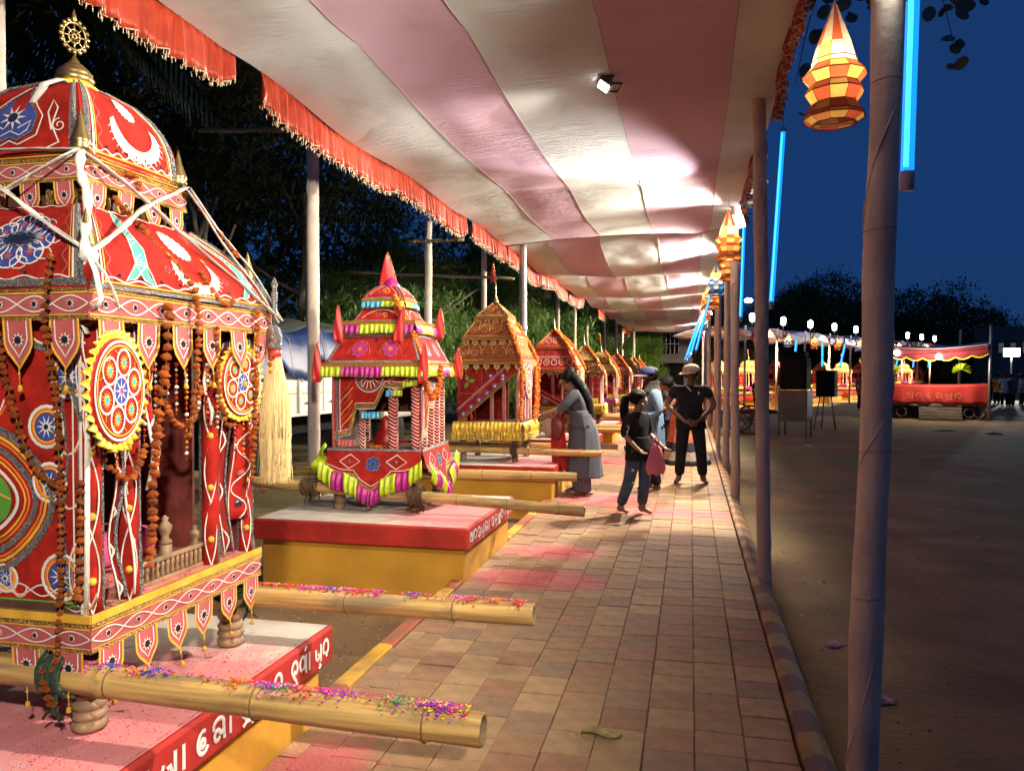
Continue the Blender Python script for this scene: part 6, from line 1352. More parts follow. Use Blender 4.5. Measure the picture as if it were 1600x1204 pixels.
def person(loc, rz, Ht, label, J, skin='skin', hands=True, lod=1, group=None, bulk=1.08):
    """J: joint positions for a figure of height 1, facing -Y; the body is one skinned surface"""
    root = empty('person', (loc[0], loc[1], loc[2]-.011), rz, label, 'person', group); root.scale = (Ht*bulk, Ht*bulk, Ht)
    B_ = dict(pelvis=(0, 0, .53), waist=(0, 0, .61), chest=(0, 0, .73), neck=(0, 0, .825), skull=(0, -.004, .875), head=(0, -.012, .925), crown=(0, -.006, .965),
              shL=(.10, 0, .80), elL=(.125, .01, .63), wrL=(.12, -.03, .49), shR=(-.10, 0, .80), elR=(-.125, .01, .63), wrR=(-.12, -.03, .49),
              hipL=(.052, 0, .50), knL=(.056, -.008, .285), anL=(.056, .008, .045), toL=(.062, -.085, .016), hipR=(-.052, 0, .50), knR=(-.056, -.008, .285), anR=(-.056, .008, .045), toR=(-.062, -.085, .016))
    B_.update({k: v for k, v in J.items() if k not in ('handL', 'handR', 'face')}); K = list(B_); idx = {k: i for i, k in enumerate(K)}; vs_ = [V(B_[k]) for k in K]
    rad = dict(pelvis=(.075, .052), waist=(.066, .048), chest=(.074, .050), neck=.031, skull=.044, head=.052, crown=.036, shL=.032, shR=.032, elL=.025, elR=.025, wrL=.016, wrR=.016, hipL=.055, hipR=.055, knL=.036, knR=.036, anL=.022, anR=.022, toL=.017, toR=.017)
    E_ = [('pelvis', 'waist'), ('waist', 'chest'), ('chest', 'neck'), ('neck', 'skull'), ('skull', 'head'), ('head', 'crown'), ('chest', 'shL'), ('shL', 'elL'), ('elL', 'wrL'), ('chest', 'shR'), ('shR', 'elR'), ('elR', 'wrR'), ('pelvis', 'hipL'), ('hipL', 'knL'), ('knL', 'anL'), ('anL', 'toL'), ('pelvis', 'hipR'), ('hipR', 'knR'), ('knR', 'anR'), ('anR', 'toR')]
    E_ = [(idx[a], idx[b]) for a, b in E_]; rr = [rad[k] for k in K]
    if hands:
        for s in ('L', 'R'):
            w_ = V(B_['wr'+s]); d = (w_-V(B_['el'+s])).normalized(); hd = J.get('hand'+s); d = V(hd).normalized() if hd else d; sd = d.cross(V((0, 1, 0))); sd = sd.normalized() if sd.length > .2 else V((1, 0, 0)); i0 = len(vs_)
            vs_.append(w_+d*.032); rr.append((.019, .012)); E_.append((idx['wr'+s], i0))
            for f in range(4):
                o = sd*(-.018+.012*f); L = (.030, .036, .034, .026)[f]; n = d.cross(sd)*.006; a = len(vs_); vs_ += [w_+d*.052+o, w_+d*(.052+L*.6)+o+n, w_+d*(.052+L)+o+n*2.5]; rr += [.0058, .0052, .0042]; E_ += [(i0, a), (a, a+1), (a+1, a+2)]
            a = len(vs_); vs_ += [w_+d*.022+sd*.024, w_+d*.045+sd*.034]; rr += [.0065, .005]; E_ += [(i0, a), (a, a+1)]
    # nose: a small chain out of the head, so the face is part of the same surface
    hv = V(B_['head']); fw = V(J.get('face', (0, -1, 0))).normalized(); up = V((0, 0, 1)); sdv = fw.cross(up).normalized()
    a = len(vs_); vs_ += [hv+fw*.050-up*.004, hv+fw*.061-up*.012]; rr += [.009, .0065]; E_ += [(idx['head'], a), (a, a+1)]
    a = len(vs_); vs_.append(hv+fw*.030-up*.046); rr.append(.026); E_.append((idx['skull'], a))
    for s in 'LR': a = len(vs_); q = V(B_['an'+s]); tz = V(B_['to'+s]); vs_.append(V((q.x, q.y, 0))+(V((q.x-tz.x, q.y-tz.y, 0))*.25)+V((0, 0, max(.018, tz.z)))); rr.append(.019); E_.append((idx['an'+s], a))
    me = skin_mesh('body', vs_, E_, rr, [skin], lod); link('body', me, root)
    b = MB().use(mat('eye white', (.6, .57, .52), .3))
    for s in (1, -1): b.blob(hv+fw*.046+sdv*.020*s+up*.010, .0075, .7, 8, 5)
    b.use('hair')
    for s in (1, -1): b.blob(hv+fw*.051+sdv*.020*s+up*.010, .0040, 1, 6, 4); b.tube([hv+fw*.047+sdv*s*.010+up*.022, hv+fw*.044+sdv*s*.030+up*.021], .003, 4)
    b.build('eyes', root)
    b = MB().use(mat('lips', (.22, .06, .045), .5)); b.tube([hv+fw*.049+sdv*.014-up*.030, hv+fw*.054-up*.029, hv+fw*.049-sdv*.014-up*.030], .0042, 6); b.build('mouth', root)
    b = MB().use(skin)
    for s in (1, -1): b.lathe([(.004, -.004), (.012, -.002), (.013, .003), (.004, .005)], hv+sdv*.052*s-fw*.006, 8, Matrix.Rotation(R(90), 4, sdv.cross(up)) if 0 else Matrix.Rotation(math.atan2(sdv.y, sdv.x), 4, 'Z') @ Matrix.Rotation(R(90), 4, 'Y'), sx=1.4)
    b.build('ears', root)
    return root, {k: V(B_[k]) for k in K}, (hv, fw, up, sdv)
def garment(name, root, P_, edges, rad, key, lod=1):
    ks = list(dict.fromkeys([k for e in edges for k in e])); i = {k: n for n, k in enumerate(ks)}
    me = skin_mesh(name, [P_[k] for k in ks], [(i[a], i[b]) for a, b in edges], [rad[k] for k in ks], [key], lod)
    return link(name, me, root)
def mid(P_, a, b, t, n): P_[n] = P_[a].lerp(P_[b], t)
def hair_cap(root, F, r=1.0, back=.0, name='hair'):
    hv, fw, up, sd = F; b = MB().use('hair'); c = hv+up*.012-fw*.008
    def f(u, v):
        a = 2*PI*u; fr = max(0, math.cos(a))**.6; e0 = .42*fr-.95*(1-fr); e = e0+v*(PI/2-e0); d = fw*math.cos(a)*math.cos(e)*1.03+sd*math.sin(a)*math.cos(e)*.96+up*math.sin(e)*.98
        return c+d*.0640*r*(1+.03*math.sin(a*9)*(1-v))-fw*.006
    b.grid(f, 24, 10); return b.build(name, root)
def loft(name, root, secs, key, n=26, folds=(0, 9), solid=.004, band=None):
    """cloth surface through elliptical sections (centre, rx, ry)"""
    mb = MB().use(key); k = len(secs)
    def f(u, v):
        t = v*(k-1); i = min(k-2, int(t)); q = t-i; q = q*q*(3-2*q) if k < 4 else q; c0, x0, y0 = secs[i]; c1, x1, y1 = secs[i+1]; c = V(c0).lerp(V(c1), q); a = 2*PI*u
        w = 1+folds[0]*v*math.sin(a*folds[1]+v*2)+folds[0]*.5*v*math.sin(a*folds[1]*1.7+1)
        return c+V(((x0+(x1-x0)*q)*math.cos(a)*w, (y0+(y1-y0)*q)*math.sin(a)*w, 0))
    mb.grid(f, n*2, 24)
    if band:
        for (v0, key2) in band: 
            m = mb.use(key2).cur
            for fi in range(len(mb.f)):
                if (fi//(n*2))/24 >= v0: mb.m[fi] = m
    return mb.build(name, root, solid=solid)
def cap(root, F, key, brimdir, trim=None, brim=.075, s=1.0):
    hv, fw, up, sd = F; bd = V(brimdir).normalized(); c = hv+up*.020; b = MB().use(key); side = bd.cross(up).normalized()
    b.grid(lambda u, v: c+(bd*math.cos(2*PI*u)*1.06+side*math.sin(2*PI*u)*.98)*.0655*s*math.cos(v*PI/2)**.75+up*.058*s*math.sin(v*PI/2), 20, 8)
    def br(u, v):
        a = -PI/2+PI*u; return c+bd*(.050*s*math.cos(a)+brim*v*math.cos(a)**.6)+side*math.sin(a)*.062*s*(1-.15*v)+up*(.004-.018*v)
    b.grid(lambda u, v: br(min(.999, max(.001, u)), v), 14, 4); o = b.build('cap', root, solid=.004)
    if trim: b = MB().use(trim); b.tube([br(.02+.96*i/14, 1) for i in range(15)], .0035, 4); b.build('cap_trim', o)
    return o
TOR = [('pelvis', 'waist'), ('waist', 'chest'), ('chest', 'neckb'), ('chest', 'shL'), ('chest', 'shR')]
def outfit(root, P_, shirt, trous, sleeve=.45, loose=.012, hem=0, lod=1, tro_len=.93, shirt_name='shirt', shoe=None):
    mid(P_, 'chest', 'neck', .90, 'neckb')
    for s in 'LR': mid(P_, 'sh'+s, 'el'+s, min(1, sleeve), 'sl'+s); mid(P_, 'el'+s, 'wr'+s, max(0, sleeve-1), 'fs'+s); mid(P_, 'kn'+s, 'an'+s, tro_len, 'cf'+s)
    P_['hem'] = P_['pelvis']+V((0, 0, -.045-hem))
    e = TOR+[('shL', 'slL'), ('shR', 'slR')]; l = loose; pz = P_['pelvis']; wz = P_['waist']
    loft(shirt_name+'_tail', root, [(tuple(wz+V((0, 0, .02))), .086+l, .066+l), (tuple(pz+V((0, 0, .01))), .096+l, .078+l), (tuple(pz+V((0, 0, -.05-hem))), .100+l, .084+l), (tuple(pz+V((0, 0, -.065-hem))), .100+l, .084+l)], shirt, 22, (.035, 5))
    r = dict(pelvis=(.094+l, .070+l), waist=(.084+l, .064+l), chest=(.100+l, .070+l), neckb=(.046, .044), shL=.054, shR=.054, slL=.046, slR=.046, hem=(.098+l*1.3, .074+l*1.3), fsL=.026, fsR=.026, elL=.034, elR=.034)
    if sleeve > 1: e = [x for x in e if 'sl' not in x[1]]+[('shL', 'elL'), ('elL', 'fsL'), ('shR', 'elR'), ('elR', 'fsR')]
    garment(shirt_name, root, P_, e, r, shirt, lod)
    if trous:
        e = [('pelvis', 'hipL'), ('hipL', 'knL'), ('knL', 'cfL'), ('pelvis', 'hipR'), ('hipR', 'knR'), ('knR', 'cfR')]
        garment('trousers', root, P_, e, dict(pelvis=(.080, .060), hipL=.062, hipR=.062, knL=.047, knR=.047, cfL=.040, cfR=.040), trous, lod)
M['blackcloth'] = mat('black cotton', (.016, .015, .016), .9, bump=.5, bscale=25, spec=.15); M['navycloth'] = mat('dark trouser cloth', (.014, .014, .02), .85, bump=.5, bscale=20, spec=.2); M['denim'] = mat('washed denim', (.06, .10, .17), .9, var=.45, vscale=9, bump=.5, bscale=30)
M['bluecloth'] = mat('light blue shirt cloth', (.16, .26, .36), .85, bump=.6, bscale=16, var=.15, vscale=4); M['greycloth'] = mat('slate grey cloth', (.085, .095, .12), .85, bump=.6, bscale=14, var=.2, vscale=5); M['navycap'] = mat('navy cap', (.015, .018, .08), .8)
M['creamcap'] = mat('cream cap', (.62, .52, .34), .8); M['pinkbag'] = mat('pink bag cloth', (.62, .16, .22), .7, bump=.4, bscale=25); M['plastic'] = mat('cloudy plastic bag', (.55, .42, .36), .3, bump=.8, bscale=22, trans=.4); M['cream'] = mat('cream print', (.70, .62, .36), .8)
M['darkred'] = mat('wine red bag', (.16, .03, .025), .6); M['sareeb'] = mat('saree dark border', (.03, .03, .06), .8); M['sareew'] = mat('saree cream band', (.60, .54, .42), .8, var=.5, vscale=60)
M['sareer'] = mat('red saree', (.55, .045, .03), .7, var=.5, vscale=45, col2=(.45, .28, .12))
M['scarf'] = mat('dark scarf', (.03, .025, .022), .9, bump=.6, bscale=20)
# man in black, facing the camera, hands clasped
r_, P_, F = person((.0, 10.9, .004), R(3), 1.66, 'man in black polo shirt and cream cap standing with clasped hands', dict(shL=(.118, 0, .80), shR=(-.118, 0, .80), elL=(.182, .0, .655), elR=(-.182, .0, .655), wrL=(.055, -.105, .535), wrR=(-.050, -.105, .53), handL=(-1, -.35, -.35), handR=(1, -.35, -.35), anL=(.095, .008, .045), knL=(.078, -.01, .285), toL=(.125, -.07, .016), anR=(-.085, .008, .045), knR=(-.07, -.01, .285), toR=(-.12, -.07, .016), head=(0, -.022, .918), face=(-.15, -1, -.18)))
outfit(r_, P_, 'blackcloth', 'navycloth', .62, .013, 0, 2); hair_cap(r_, F, .97); cap(r_, F, 'creamcap', (-.75, -.75, -.1))
b = MB().use('white'); b.box(.048, .060, -.096, -.090, .752, .772); b.tube([(-.03, -.060, .812), (-.012, -.078, .79), (.0, -.082, .775)], .004, 5); b.build('badge_and_collar', r_)
# man in light blue, back of the group, looking left
r_, P_, F = person((-.50, 10.05, .004), R(-68), 1.62, 'man in light blue shirt and navy cap with a dark scarf, behind the girl', dict(elL=(.14, .02, .64), wrL=(.06, -.14, .585), handL=(-.9, -.4, 0), elR=(-.14, .0, .64), wrR=(-.02, -.14, .60), handR=(.8, -.6, .1), anL=(.06, .03, .045), toL=(.08, -.06, .016), head=(0, -.02, .92), face=(.05, -1, -.22)))
outfit(r_, P_, 'bluecloth', 'navycloth', 1.75, .018, .09, 2, .97); hair_cap(r_, F, 1.0); cap(r_, F, 'navycap', (.1, -1, 0), 'white')
loft('scarf', r_, [((0, .005, .885), .050, .052), ((0, .0, .855), .055, .056), ((0, .0, .83), .068, .062), ((0, .0, .80), .10, .072), ((0, .0, .78), .112, .07)], 'scarf', 16, (.06, 5))
# girl walking
r_, P_, F = person((-.56, 8.40, .004), R(62), 1.36, 'girl in black shirt with a cream flower and torn jeans, carrying a pink bag', dict(pelvis=(0, -.02, .52), elL=(.12, -.02, .645), wrL=(.09, -.15, .555), handL=(-.1, -1, -.5), elR=(-.135, .03, .65), wrR=(-.13, -.08, .545), handR=(0, -1, -.6), hipL=(.05, -.02, .50), knL=(.052, -.035, .29), anL=(.05, -.005, .05), toL=(.05, -.10, .018), hipR=(-.05, -.0, .50), knR=(-.05, .035, .285), anR=(-.045, .125, .050), toR=(-.045, .045, .018), head=(.0, -.02, .925), face=(.45, -1, -.05)), 'skinw')
outfit(r_, P_, 'blackcloth', 'denim', 1.2, .015, .01, 2, .93); hair_cap(r_, F, 1.06)
hv = F[0]; b = MB().use('hair'); b.tube([hv+V((-.02, .05, .03)), hv+V((-.035, .095, .005)), hv+V((-.04, .11, -.06)), hv+V((-.04, .105, -.14)), hv+V((-.035, .085, -.21)), hv+V((-.03, .06, -.25))], [.022, .032, .040, .042, .030, .008], 10, True, ry=[.022, .03, .034, .034, .024, .008]); b.build('ponytail', r_)
b = MB().use('pink'); b.lathe([(.018, 0), (.026, .008), (.02, .02)], hv+V((-.028, .062, .01)), 10, Matrix.Rotation(R(70), 4, 'X')); b.build('hair_tie', r_)
d = Deco(lambda u, v: (-.142-.003*math.sin(u*9), .03-u, .60+v), 1, 1, .0015)
for k in range(8): a = 2*PI*k/8; d.fill([(.03+.008*math.cos(a+1.5), .09+.008*math.sin(a+1.5)), (.03+.035*math.cos(a+.25), .09+.035*math.sin(a+.25)), (.03+.045*math.cos(a), .09+.045*math.sin(a)), (.03+.035*math.cos(a-.25), .09+.035*math.sin(a-.25))], 'cream', 2)
d.stroke([(.03, .06), (.03, .0)], .007, 'cream', 2, seg=.01); o = d.mb.build('flower_print', r_); o.modifiers.new('sw', 'SHRINKWRAP').target = [c for c in r_.children if c.name.startswith('shirt')][0]; o.modifiers['sw'].offset = .003
b = MB().use('white')
for i, (x, z) in enumerate(((-.088, .37), (-.080, .27))): b.blob((x-.008, -.02, z), .014, .5, 6, 3, .3)
b.build('torn_patch', r_)
hb = MB().use('pinkbag'); 
def bag(u, v): a = 2*PI*u; w_ = (.035+.10*v**.7)*(1-.35*max(0, v-.8)/.2); return (w_*math.cos(a), .03*math.sin(a)*(.5+v), -.30*v+.012*math.sin(a*5+v*7))
hb.grid(bag, 24, 12); hb.tube([(.03, 0, 0), (.04, 0, .06), (0, 0, .09), (-.04, 0, .06), (-.03, 0, 0)], .008, 6); bg_ = hb.build('cloth_bag', None, solid=.003, loc=(-.36, 8.28, .76), rot=(0, 0, R(30))); tag(bg_, 'pink cloth bag held by the girl in the flowered black shirt', 'bag')
# woman bending to the palanquin
r_, P_, F = person((-1.36, 9.62, .004), R(-82), 1.62, 'woman in long slate grey kurta leaning towards the gold palanquin', dict(pelvis=(0, .02, .53), waist=(0, .01, .61), chest=(0, -.015, .73), neck=(0, -.05, .82), skull=(0, -.075, .865), head=(0, -.105, .90), crown=(0, -.09, .945), shL=(.095, -.03, .795), shR=(-.095, -.03, .795), elL=(.12, -.12, .68), wrL=(.10, -.26, .63), handL=(0, -1, -.2), elR=(-.12, -.08, .64), wrR=(-.08, -.19, .60), handR=(.3, -1, -.2), anL=(.05, .05, .045), toL=(.05, -.04, .016), anR=(-.05, -.02, .045), toR=(-.05, -.11, .016), face=(.0, -1, -.75)), 'skinw')
outfit(r_, P_, 'greycloth', 'greycloth', 1.35, .012, .0, 2, .98, 'kurta_top'); hair_cap(r_, F, 1.04)
loft('kurta', r_, [((0, -.012, .66), .100, .074), ((0, .012, .60), .102, .082), ((0, .03, .50), .115, .10), ((0, .03, .35), .130, .118), ((0, .03, .20), .142, .128), ((0, .03, .145), .146, .13)], 'greycloth', 30, (.05, 7))
for s in (1, -1): loft('salwar_leg', r_, [((s*.05, .0, .22), .062, .070), ((s*.052, .01, .12), .062, .068), ((s*.052, .02, .04), .055, .060)], 'greycloth', 14, (.05, 5))
hv = F[0]; b = MB().use('hair'); b.tube([hv+V((0, .03, .035)), hv+V((0, .075, .0)), hv+V((0, .12, -.06)), hv+V((0, .165, -.16)), hv+V((0, .18, -.28)), hv+V((.0, .17, -.40)), hv+V((0, .155, -.49))], [.045, .050, .052, .056, .052, .042, .016], 12, True, ry=[.04, .042, .036, .032, .030, .024, .01]); b.build('long_hair', r_)
loft('red_scarf', r_, [((.02, -.145, .62), .02, .035), ((.02, -.155, .50), .024, .045), ((.02, -.15, .35), .028, .052), ((.02, -.13, .20), .03, .05)], 'redsat', 12, (.12, 4))
b = MB().use('plastic'); b.grid(lambda u, v: ((.02+.055*math.sin(PI*v**.8))*math.cos(2*PI*u), (.02+.07*math.sin(PI*v**.8))*math.sin(2*PI*u), -.24*v), 18, 10); o = b.build('plastic_bag', None, solid=.001, loc=(-1.74, 9.50, .96)); tag(o, 'cloudy pinkish plastic bag held by the leaning woman', 'bag')
b = MB().use('darkred'); b.grid(lambda u, v: ((.03+.05*math.sin(PI*v**.7))*math.cos(2*PI*u), (.03+.06*math.sin(PI*v**.7))*math.sin(2*PI*u), -.30*v), 18, 8); b.tube([(0, 0, 0), (.14, .04, .22), (.22, .10, .36)], .008, 5); o = b.build('shoulder_bag', None, solid=.003, loc=(-1.62, 9.46, 1.0)); tag(o, 'wine red shoulder bag at the hip of the leaning woman', 'bag')
# woman in the red saree and the child behind
r_, P_, F = person((-.16, 13.2, .004), R(-75), 1.52, 'woman in red saree with a dark and cream border, beyond the man in black', dict(chest=(0, -.04, .72), neck=(0, -.09, .80), skull=(0, -.12, .835), head=(0, -.15, .875), crown=(0, -.14, .92), shL=(.095, -.06, .78), shR=(-.095, -.06, .78), elL=(.12, -.12, .64), wrL=(.08, -.25, .60), elR=(-.12, -.1, .64), wrR=(-.09, -.22, .60), face=(0, -1, -.5)), 'skinw')
outfit(r_, P_, 'sareeb', None, .6, .01, 0, 1, shirt_name='blouse'); hair_cap(r_, F, 1.05)
loft('saree', r_, [((0, 0, .63), .10, .085), ((0, .02, .52), .125, .12), ((0, .03, .35), .15, .15), ((0, .05, .15), .20, .20), ((0, .06, .01), .23, .24)], 'sareer', 34, (.05, 13), band=[(.60, 'sareeb'), (.74, 'sareew'), (.88, 'sareeb')])
loft('saree_drape', r_, [((-.02, -.06, .80), .09, .06), ((0, -.03, .70), .10, .085), ((.0, 0, .60), .10, .085)], 'sareeb', 18, (.03, 6))
b = MB().use('hair'); b.blob(F[0]+V((0, .065, .0)), .036, 1, 10, 6); b.build('hair_bun', r_)
r_, P_, F = person((-.42, 14.0, .004), R(-70), 1.50, 'person in dark top seen between the two men, head bowed', dict(head=(0, -.04, .915), face=(-.2, -1, -.4), elL=(.12, -.05, .64), wrL=(.08, -.16, .58)), 'skinw', lod=1)
outfit(r_, P_, 'sareeb', 'navycloth', .6, .012); hair_cap(r_, F, 1.06)
# crouching visitor far down the path
r_, P_, F = person((-.9, 19.5, .004), R(30), 1.58, 'distant visitor in red standing by the far palanquins', {}, 'skin', lod=1, hands=False); outfit(r_, P_, 'redsat', 'navycloth', .6, .014, .1); hair_cap(r_, F, 1.05)
# ------------------------------------------------------------------ litter
M['litter'] = mat('pink paper litter', (.50, .22, .26), .8, bump=.5, bscale=40); M['dryleaf'] = mat('dry leaf', (.34, .26, .10), .75, var=.5, vscale=30, bump=.4, bscale=70)
def crumple(x, y, lx, ly, label, key='litter', rz=0, h=.03, seed=0):
    random.seed(seed); b = MB().use(key); z0 = max(0, gz(x, y)) if KX0 < x < KX1 else gz(x, y)
    b.grid(lambda u, v: ((u-.5)*lx*(1-.3*abs(2*v-1)), (v-.5)*ly*(1-.25*abs(2*u-1)), h*(.35+.65*noise.noise(V((u*3.3+seed, v*3.3, 0))))*math.sin(PI*u)**.5*math.sin(PI*v)**.5+.004), 14, 12)
    return tag(b.build('litter', solid=.0015, loc=(x, y, z0+.002), rot=(0, 0, rz)), label, 'litter')
crumple(.95, 4.20, .16, .09, 'crumpled pink paper left of the nearest pole, the larger piece', rz=R(12), h=.05, seed=1)
crumple(.86, 5.0, .12, .09, 'small crumpled pink scrap beside the painted kerb', rz=R(40), h=.05, seed=2)
crumple(1.06, 5.15, .09, .04, 'small yellow leaf on the dark field soil', 'dryleaf', R(20), .01, 3)
lfm = MB().use('dryleaf')
def lfn(u, v): w_ = math.sin(PI*u)**.7*.036; return ((u-.5)*.17, (v-.5)*2*w_, .010+.018*abs(2*v-1)**1.5+.010*math.sin(u*6))
lfm.grid(lfn, 14, 8); lfm.tube([(-.085, 0, .01), (-.11, .01, .004)], .002, 5); lfm.tube([(-.085+.17*i/8, 0, .0125+.010*math.sin(i/8*6)) for i in range(9)], .0016, 4)
tag(lfm.build('fallen_leaf', solid=.0008, loc=(-.36, 3.22, .003), rot=(0, 0, R(5))), 'dry yellow brown leaf lying on the pavers in front of the bamboo end', 'leaf')
scatter('path_grit', ['pebble', 'husk'], 0, (0, 1, 0, 1), .002, .004, 9)
random.seed(77); gb = MB()
for (x, y, rx, ry) in SPOTS[:4]:
    for i in range(260): gb.use(POW[random.choice((1, 1, 6, 0, 5, 2))]); gb.blob((x+random.gauss(0, rx*.5), y+random.gauss(0, ry*.5), .003), random.uniform(.0015, .0055), .6, 5, 2, .3)
gb.v = [v if v.x > KX0 else V((KX0+.1+random.random()*.4, v.y, v.z)) for v in gb.v] if 0 else gb.v
for i in range(1500):
    gb.use(POW[random.choice((1, 1, 1, 0, 5, 6))]); gb.blob((min(SX1-.03, random.gauss(-1.85, .18)), min(PY[0]+PLEN-.03, random.uniform(PY[0]+.02, PY[0]+1.1)+random.gauss(0, .1)), SLAB), random.uniform(.0010, .0032), .6, 5, 2, .3)
gb.build('scattered_powder', kind='stuff')
# ------------------------------------------------------------------ the far side of the field
def fp(px, f, z=0):   # a place on the field: bearing (as a column of the photograph) and distance
    r = (px-800)/1200*f; return V((.974*r-.2267*f, .2267*r+.974*f, z))
FA = V((1.6, 33.5, 0)); FB = V((13.2, 54.0, 0)); FC = V((22.5, 62, 0)); gF = -.14
M['farcanopy'] = mat('far canopy cloth', (.42, .36, .38), .9, var=.3, vscale=1); M['farorange'] = mat('far orange plinth', (.62, .26, .03), .8, var=.3, vscale=2)
fd = (FB-FA).normalized(); fn = V((fd.y, -fd.x, 0)); ang = math.atan2(fd.y, fd.x)
def far_canopy(A, L, label, seed):
    root = empty('far_canopy', A, ang, label, 'canopy', 'striped canopies across the field'); n = 10
    for i in range(4):
        b = MB().use('farcanopy' if i % 2 else 'cp'); b.grid(lambda u, v: (L*u, -.6+(i+v)*.85, 3.45-.10*math.sin(u*L*1.4)-.05*(i+v)+.25*math.sin(PI*(i+v)/4)), 30, 3); b.build('fabric_stripe', root, solid=.01)
    b = MB().use('frill'); b.grid(lambda u, v: (L*u, -.62-.02*math.sin(u*L*40), 3.45-.10*math.sin(u*L*1.4)-.28*v), 120, 1); b.build('frill', root)
    return root
far_canopy(FA+V((0, 0, gF)), 11.5, 'long canopy across the field, nearer stretch behind the poles', 1)
far_canopy(FA+fd*11.7+V((0, 0, gF)), 12, 'long canopy across the field, farther stretch towards the red stage', 2)
far_canopy(FA+fd*25+V((0, 0, gF)), 14, 'pale canopy behind the red stage', 3)
def src_copy(src, loc, rz, label, grp):
    c = tree_copy(src); c.location = loc; c.rotation_euler = (0, 0, rz); c['label'] = label; c['group'] = grp; return c
lbs = ['first', 'second', 'third', 'fourth', 'fifth', 'sixth', 'seventh', 'eighth', 'ninth', 'tenth', 'eleventh']
for i in range(11):
    q = FA+fd*(1.2+3.05*i)+V((0, 0, 0)); q2 = q-fn*(-.0)+V((-fd.y, fd.x, 0))*1.2
    src_copy(FARP[i % 4], (q2.x, q2.y, gF+.55), ang+R(-90), 'distant palanquin across the field, %s from the left' % lbs[i], 'distant palanquins across the field')
    b = MB().use('farorange'); b.box(-.95, .95, -.75, .75, 0, .40); b.use('slabred'); b.box(-1.0, 1.0, -.8, .8, .402, .54)
    o = b.build('far_plinth', None, smooth=False, loc=(q2.x, q2.y, gF), rot=(0, 0, ang)); tag(o, 'orange and red plinth across the field, %s from the left' % lbs[i], 'plinth', 'plinths across the field')
random.seed(5)
for i in range(10):
    q = FA+fd*(.2+3.1*i)-V((-fd.y, fd.x, 0))*.55; q.z = gF
    mb = MB().use('wrap'); mb.tube([q, q+V((random.uniform(-.1, .1), 0, 3.6))], [.05, .045], 8); tag(mb.build('far_pole'), 'pale pole of the canopy across the field, %s from the left' % lbs[i], 'pole', 'poles across the field')
    t = empty('rod_lamp', q+V((.3, 0, 3.75)), 0, 'white lamp standing above the far canopy, %s from the left' % lbs[i], 'lamp', 'white lamps along the far canopy')
    b = MB().use('farwhite'); b.lathe([(.05, 0), (.10, .04), (.11, .30), (.05, .36)], (0, 0, 0), 10); b.build('lit_glass', t); b = MB().use('grey'); b.tube([(0, 0, -.5), (0, 0, 0)], .02, 6); b.build('stem', t)
    if i < 9:
        tube_light(q.x+1.0, q.y+1.0, 3.0, 1.25, -.2+.1*(i % 3), 'short blue tube under the far canopy, %s from the left' % lbs[i], .05, 'blue tubes across the field')
        c = empty('cloth_lantern', (q.x+.6, q.y+.9, 2.95), i, 'small lantern under the far canopy, %s from the left' % lbs[i], 'lantern', 'lanterns across the field'); c.scale = (1.1, 1.1, 1.1)
        for nme, me in (LPB if i % 3 == 1 else LPN): link(nme, me, c)
for i in range(5): q = FA+fd*(2.5+6.2*i)-V((-fd.y, fd.x, 0))*.9; lamp('far_flood', 'SPOT', (q.x, q.y, 3.1), 2200, (1, .74, .45), (q.x-fd.y*4, q.y+fd.x*4, .2), 120, .6, .2)
# ------------ red stage
st = empty('stage', fp(1452, 28.2, gF), R(-14), 'raised stage draped in red cloth, with its own small canopy and wooden steps', 'stage')
M['stagered'] = mat('stage red cloth', (.50, .035, .025), .7, var=.3, vscale=1.5, bump=.3, bscale=4); M['stagemar'] = mat('maroon canopy cloth', (.20, .02, .03), .8, var=.3, vscale=3); M['plank'] = mat('grey plank', (.26, .21, .16), .85, var=.4, vscale=3)
sw = 1.75; M['faded'] = mat('faded drape lettering', (.60, .22, .13), .8)
b = MB().use('stagered'); b.grid(lambda u, v: (-sw+2*sw*u, -1.30-.05*math.sin(u*31)*(1-v)-.04*math.sin(u*9), .55+.72*v-.04*math.sin(PI*u)*(v)), 50, 6); b.grid(lambda u, v: (-sw, -1.30+2.6*u, .55+.72*v), 10, 4); b.grid(lambda u, v: (sw, -1.30+2.6*u, .55+.72*v), 10, 4); b.build('red_drape', st, solid=.01)
b = MB().use('plank'); b.box(-sw+.02, sw-.02, -1.25, 1.3, .48, .56); b.box(-sw+.05, -sw+.20, -1.2, -1.05, 0, .5); b.box(sw-.2, sw-.05, -1.2, -1.05, 0, .5); b.box(-sw+.05, sw-.05, 1.0, 1.1, 0, .5); b.build('deck', st, smooth=False)
b = MB().use('cream')
for i, gk in enumerate(('sha', 'ra', 'e', 'ma', 'gha', 'ra')):
    d_ = Deco(lambda u, v: (u, -1.375, v), 1, 1, .002)
    for s_ in GL[gk]: d_.stroke([(-.75+.30*i+.24*p[0], .74+.20*p[1]) for p in s_], .018, 'faded', 1)
    d_.mb.build('painted_letter', st)
for i in range(4): b = MB().use('plank'); b.box(-.35, .95, -2.15+.2*i, -1.93+.2*i, .02+.11*i, .11+.11*i); b.build('step', st, smooth=False)
b = MB().use('darkwood')
for x in (-1.4, -.9, 1.2, 1.5): b.tube([(x+.16*math.cos(a), -1.22, .24+.16*math.sin(a)) for a in [2*PI*i/12 for i in range(13)]], .03, 5)
b.build('wheel_under_deck', st, kind='stuff')
for x, y in ((-1.25, -1.35), (1.0, 1.3), (sw, -1.35), (-sw, 1.3), (-1.25, 1.3)): b = MB().use('galv'); b.tube([(x, y, 0), (x+.05, y, 3.25)], [.05, .04], 8); b.build('post', st)
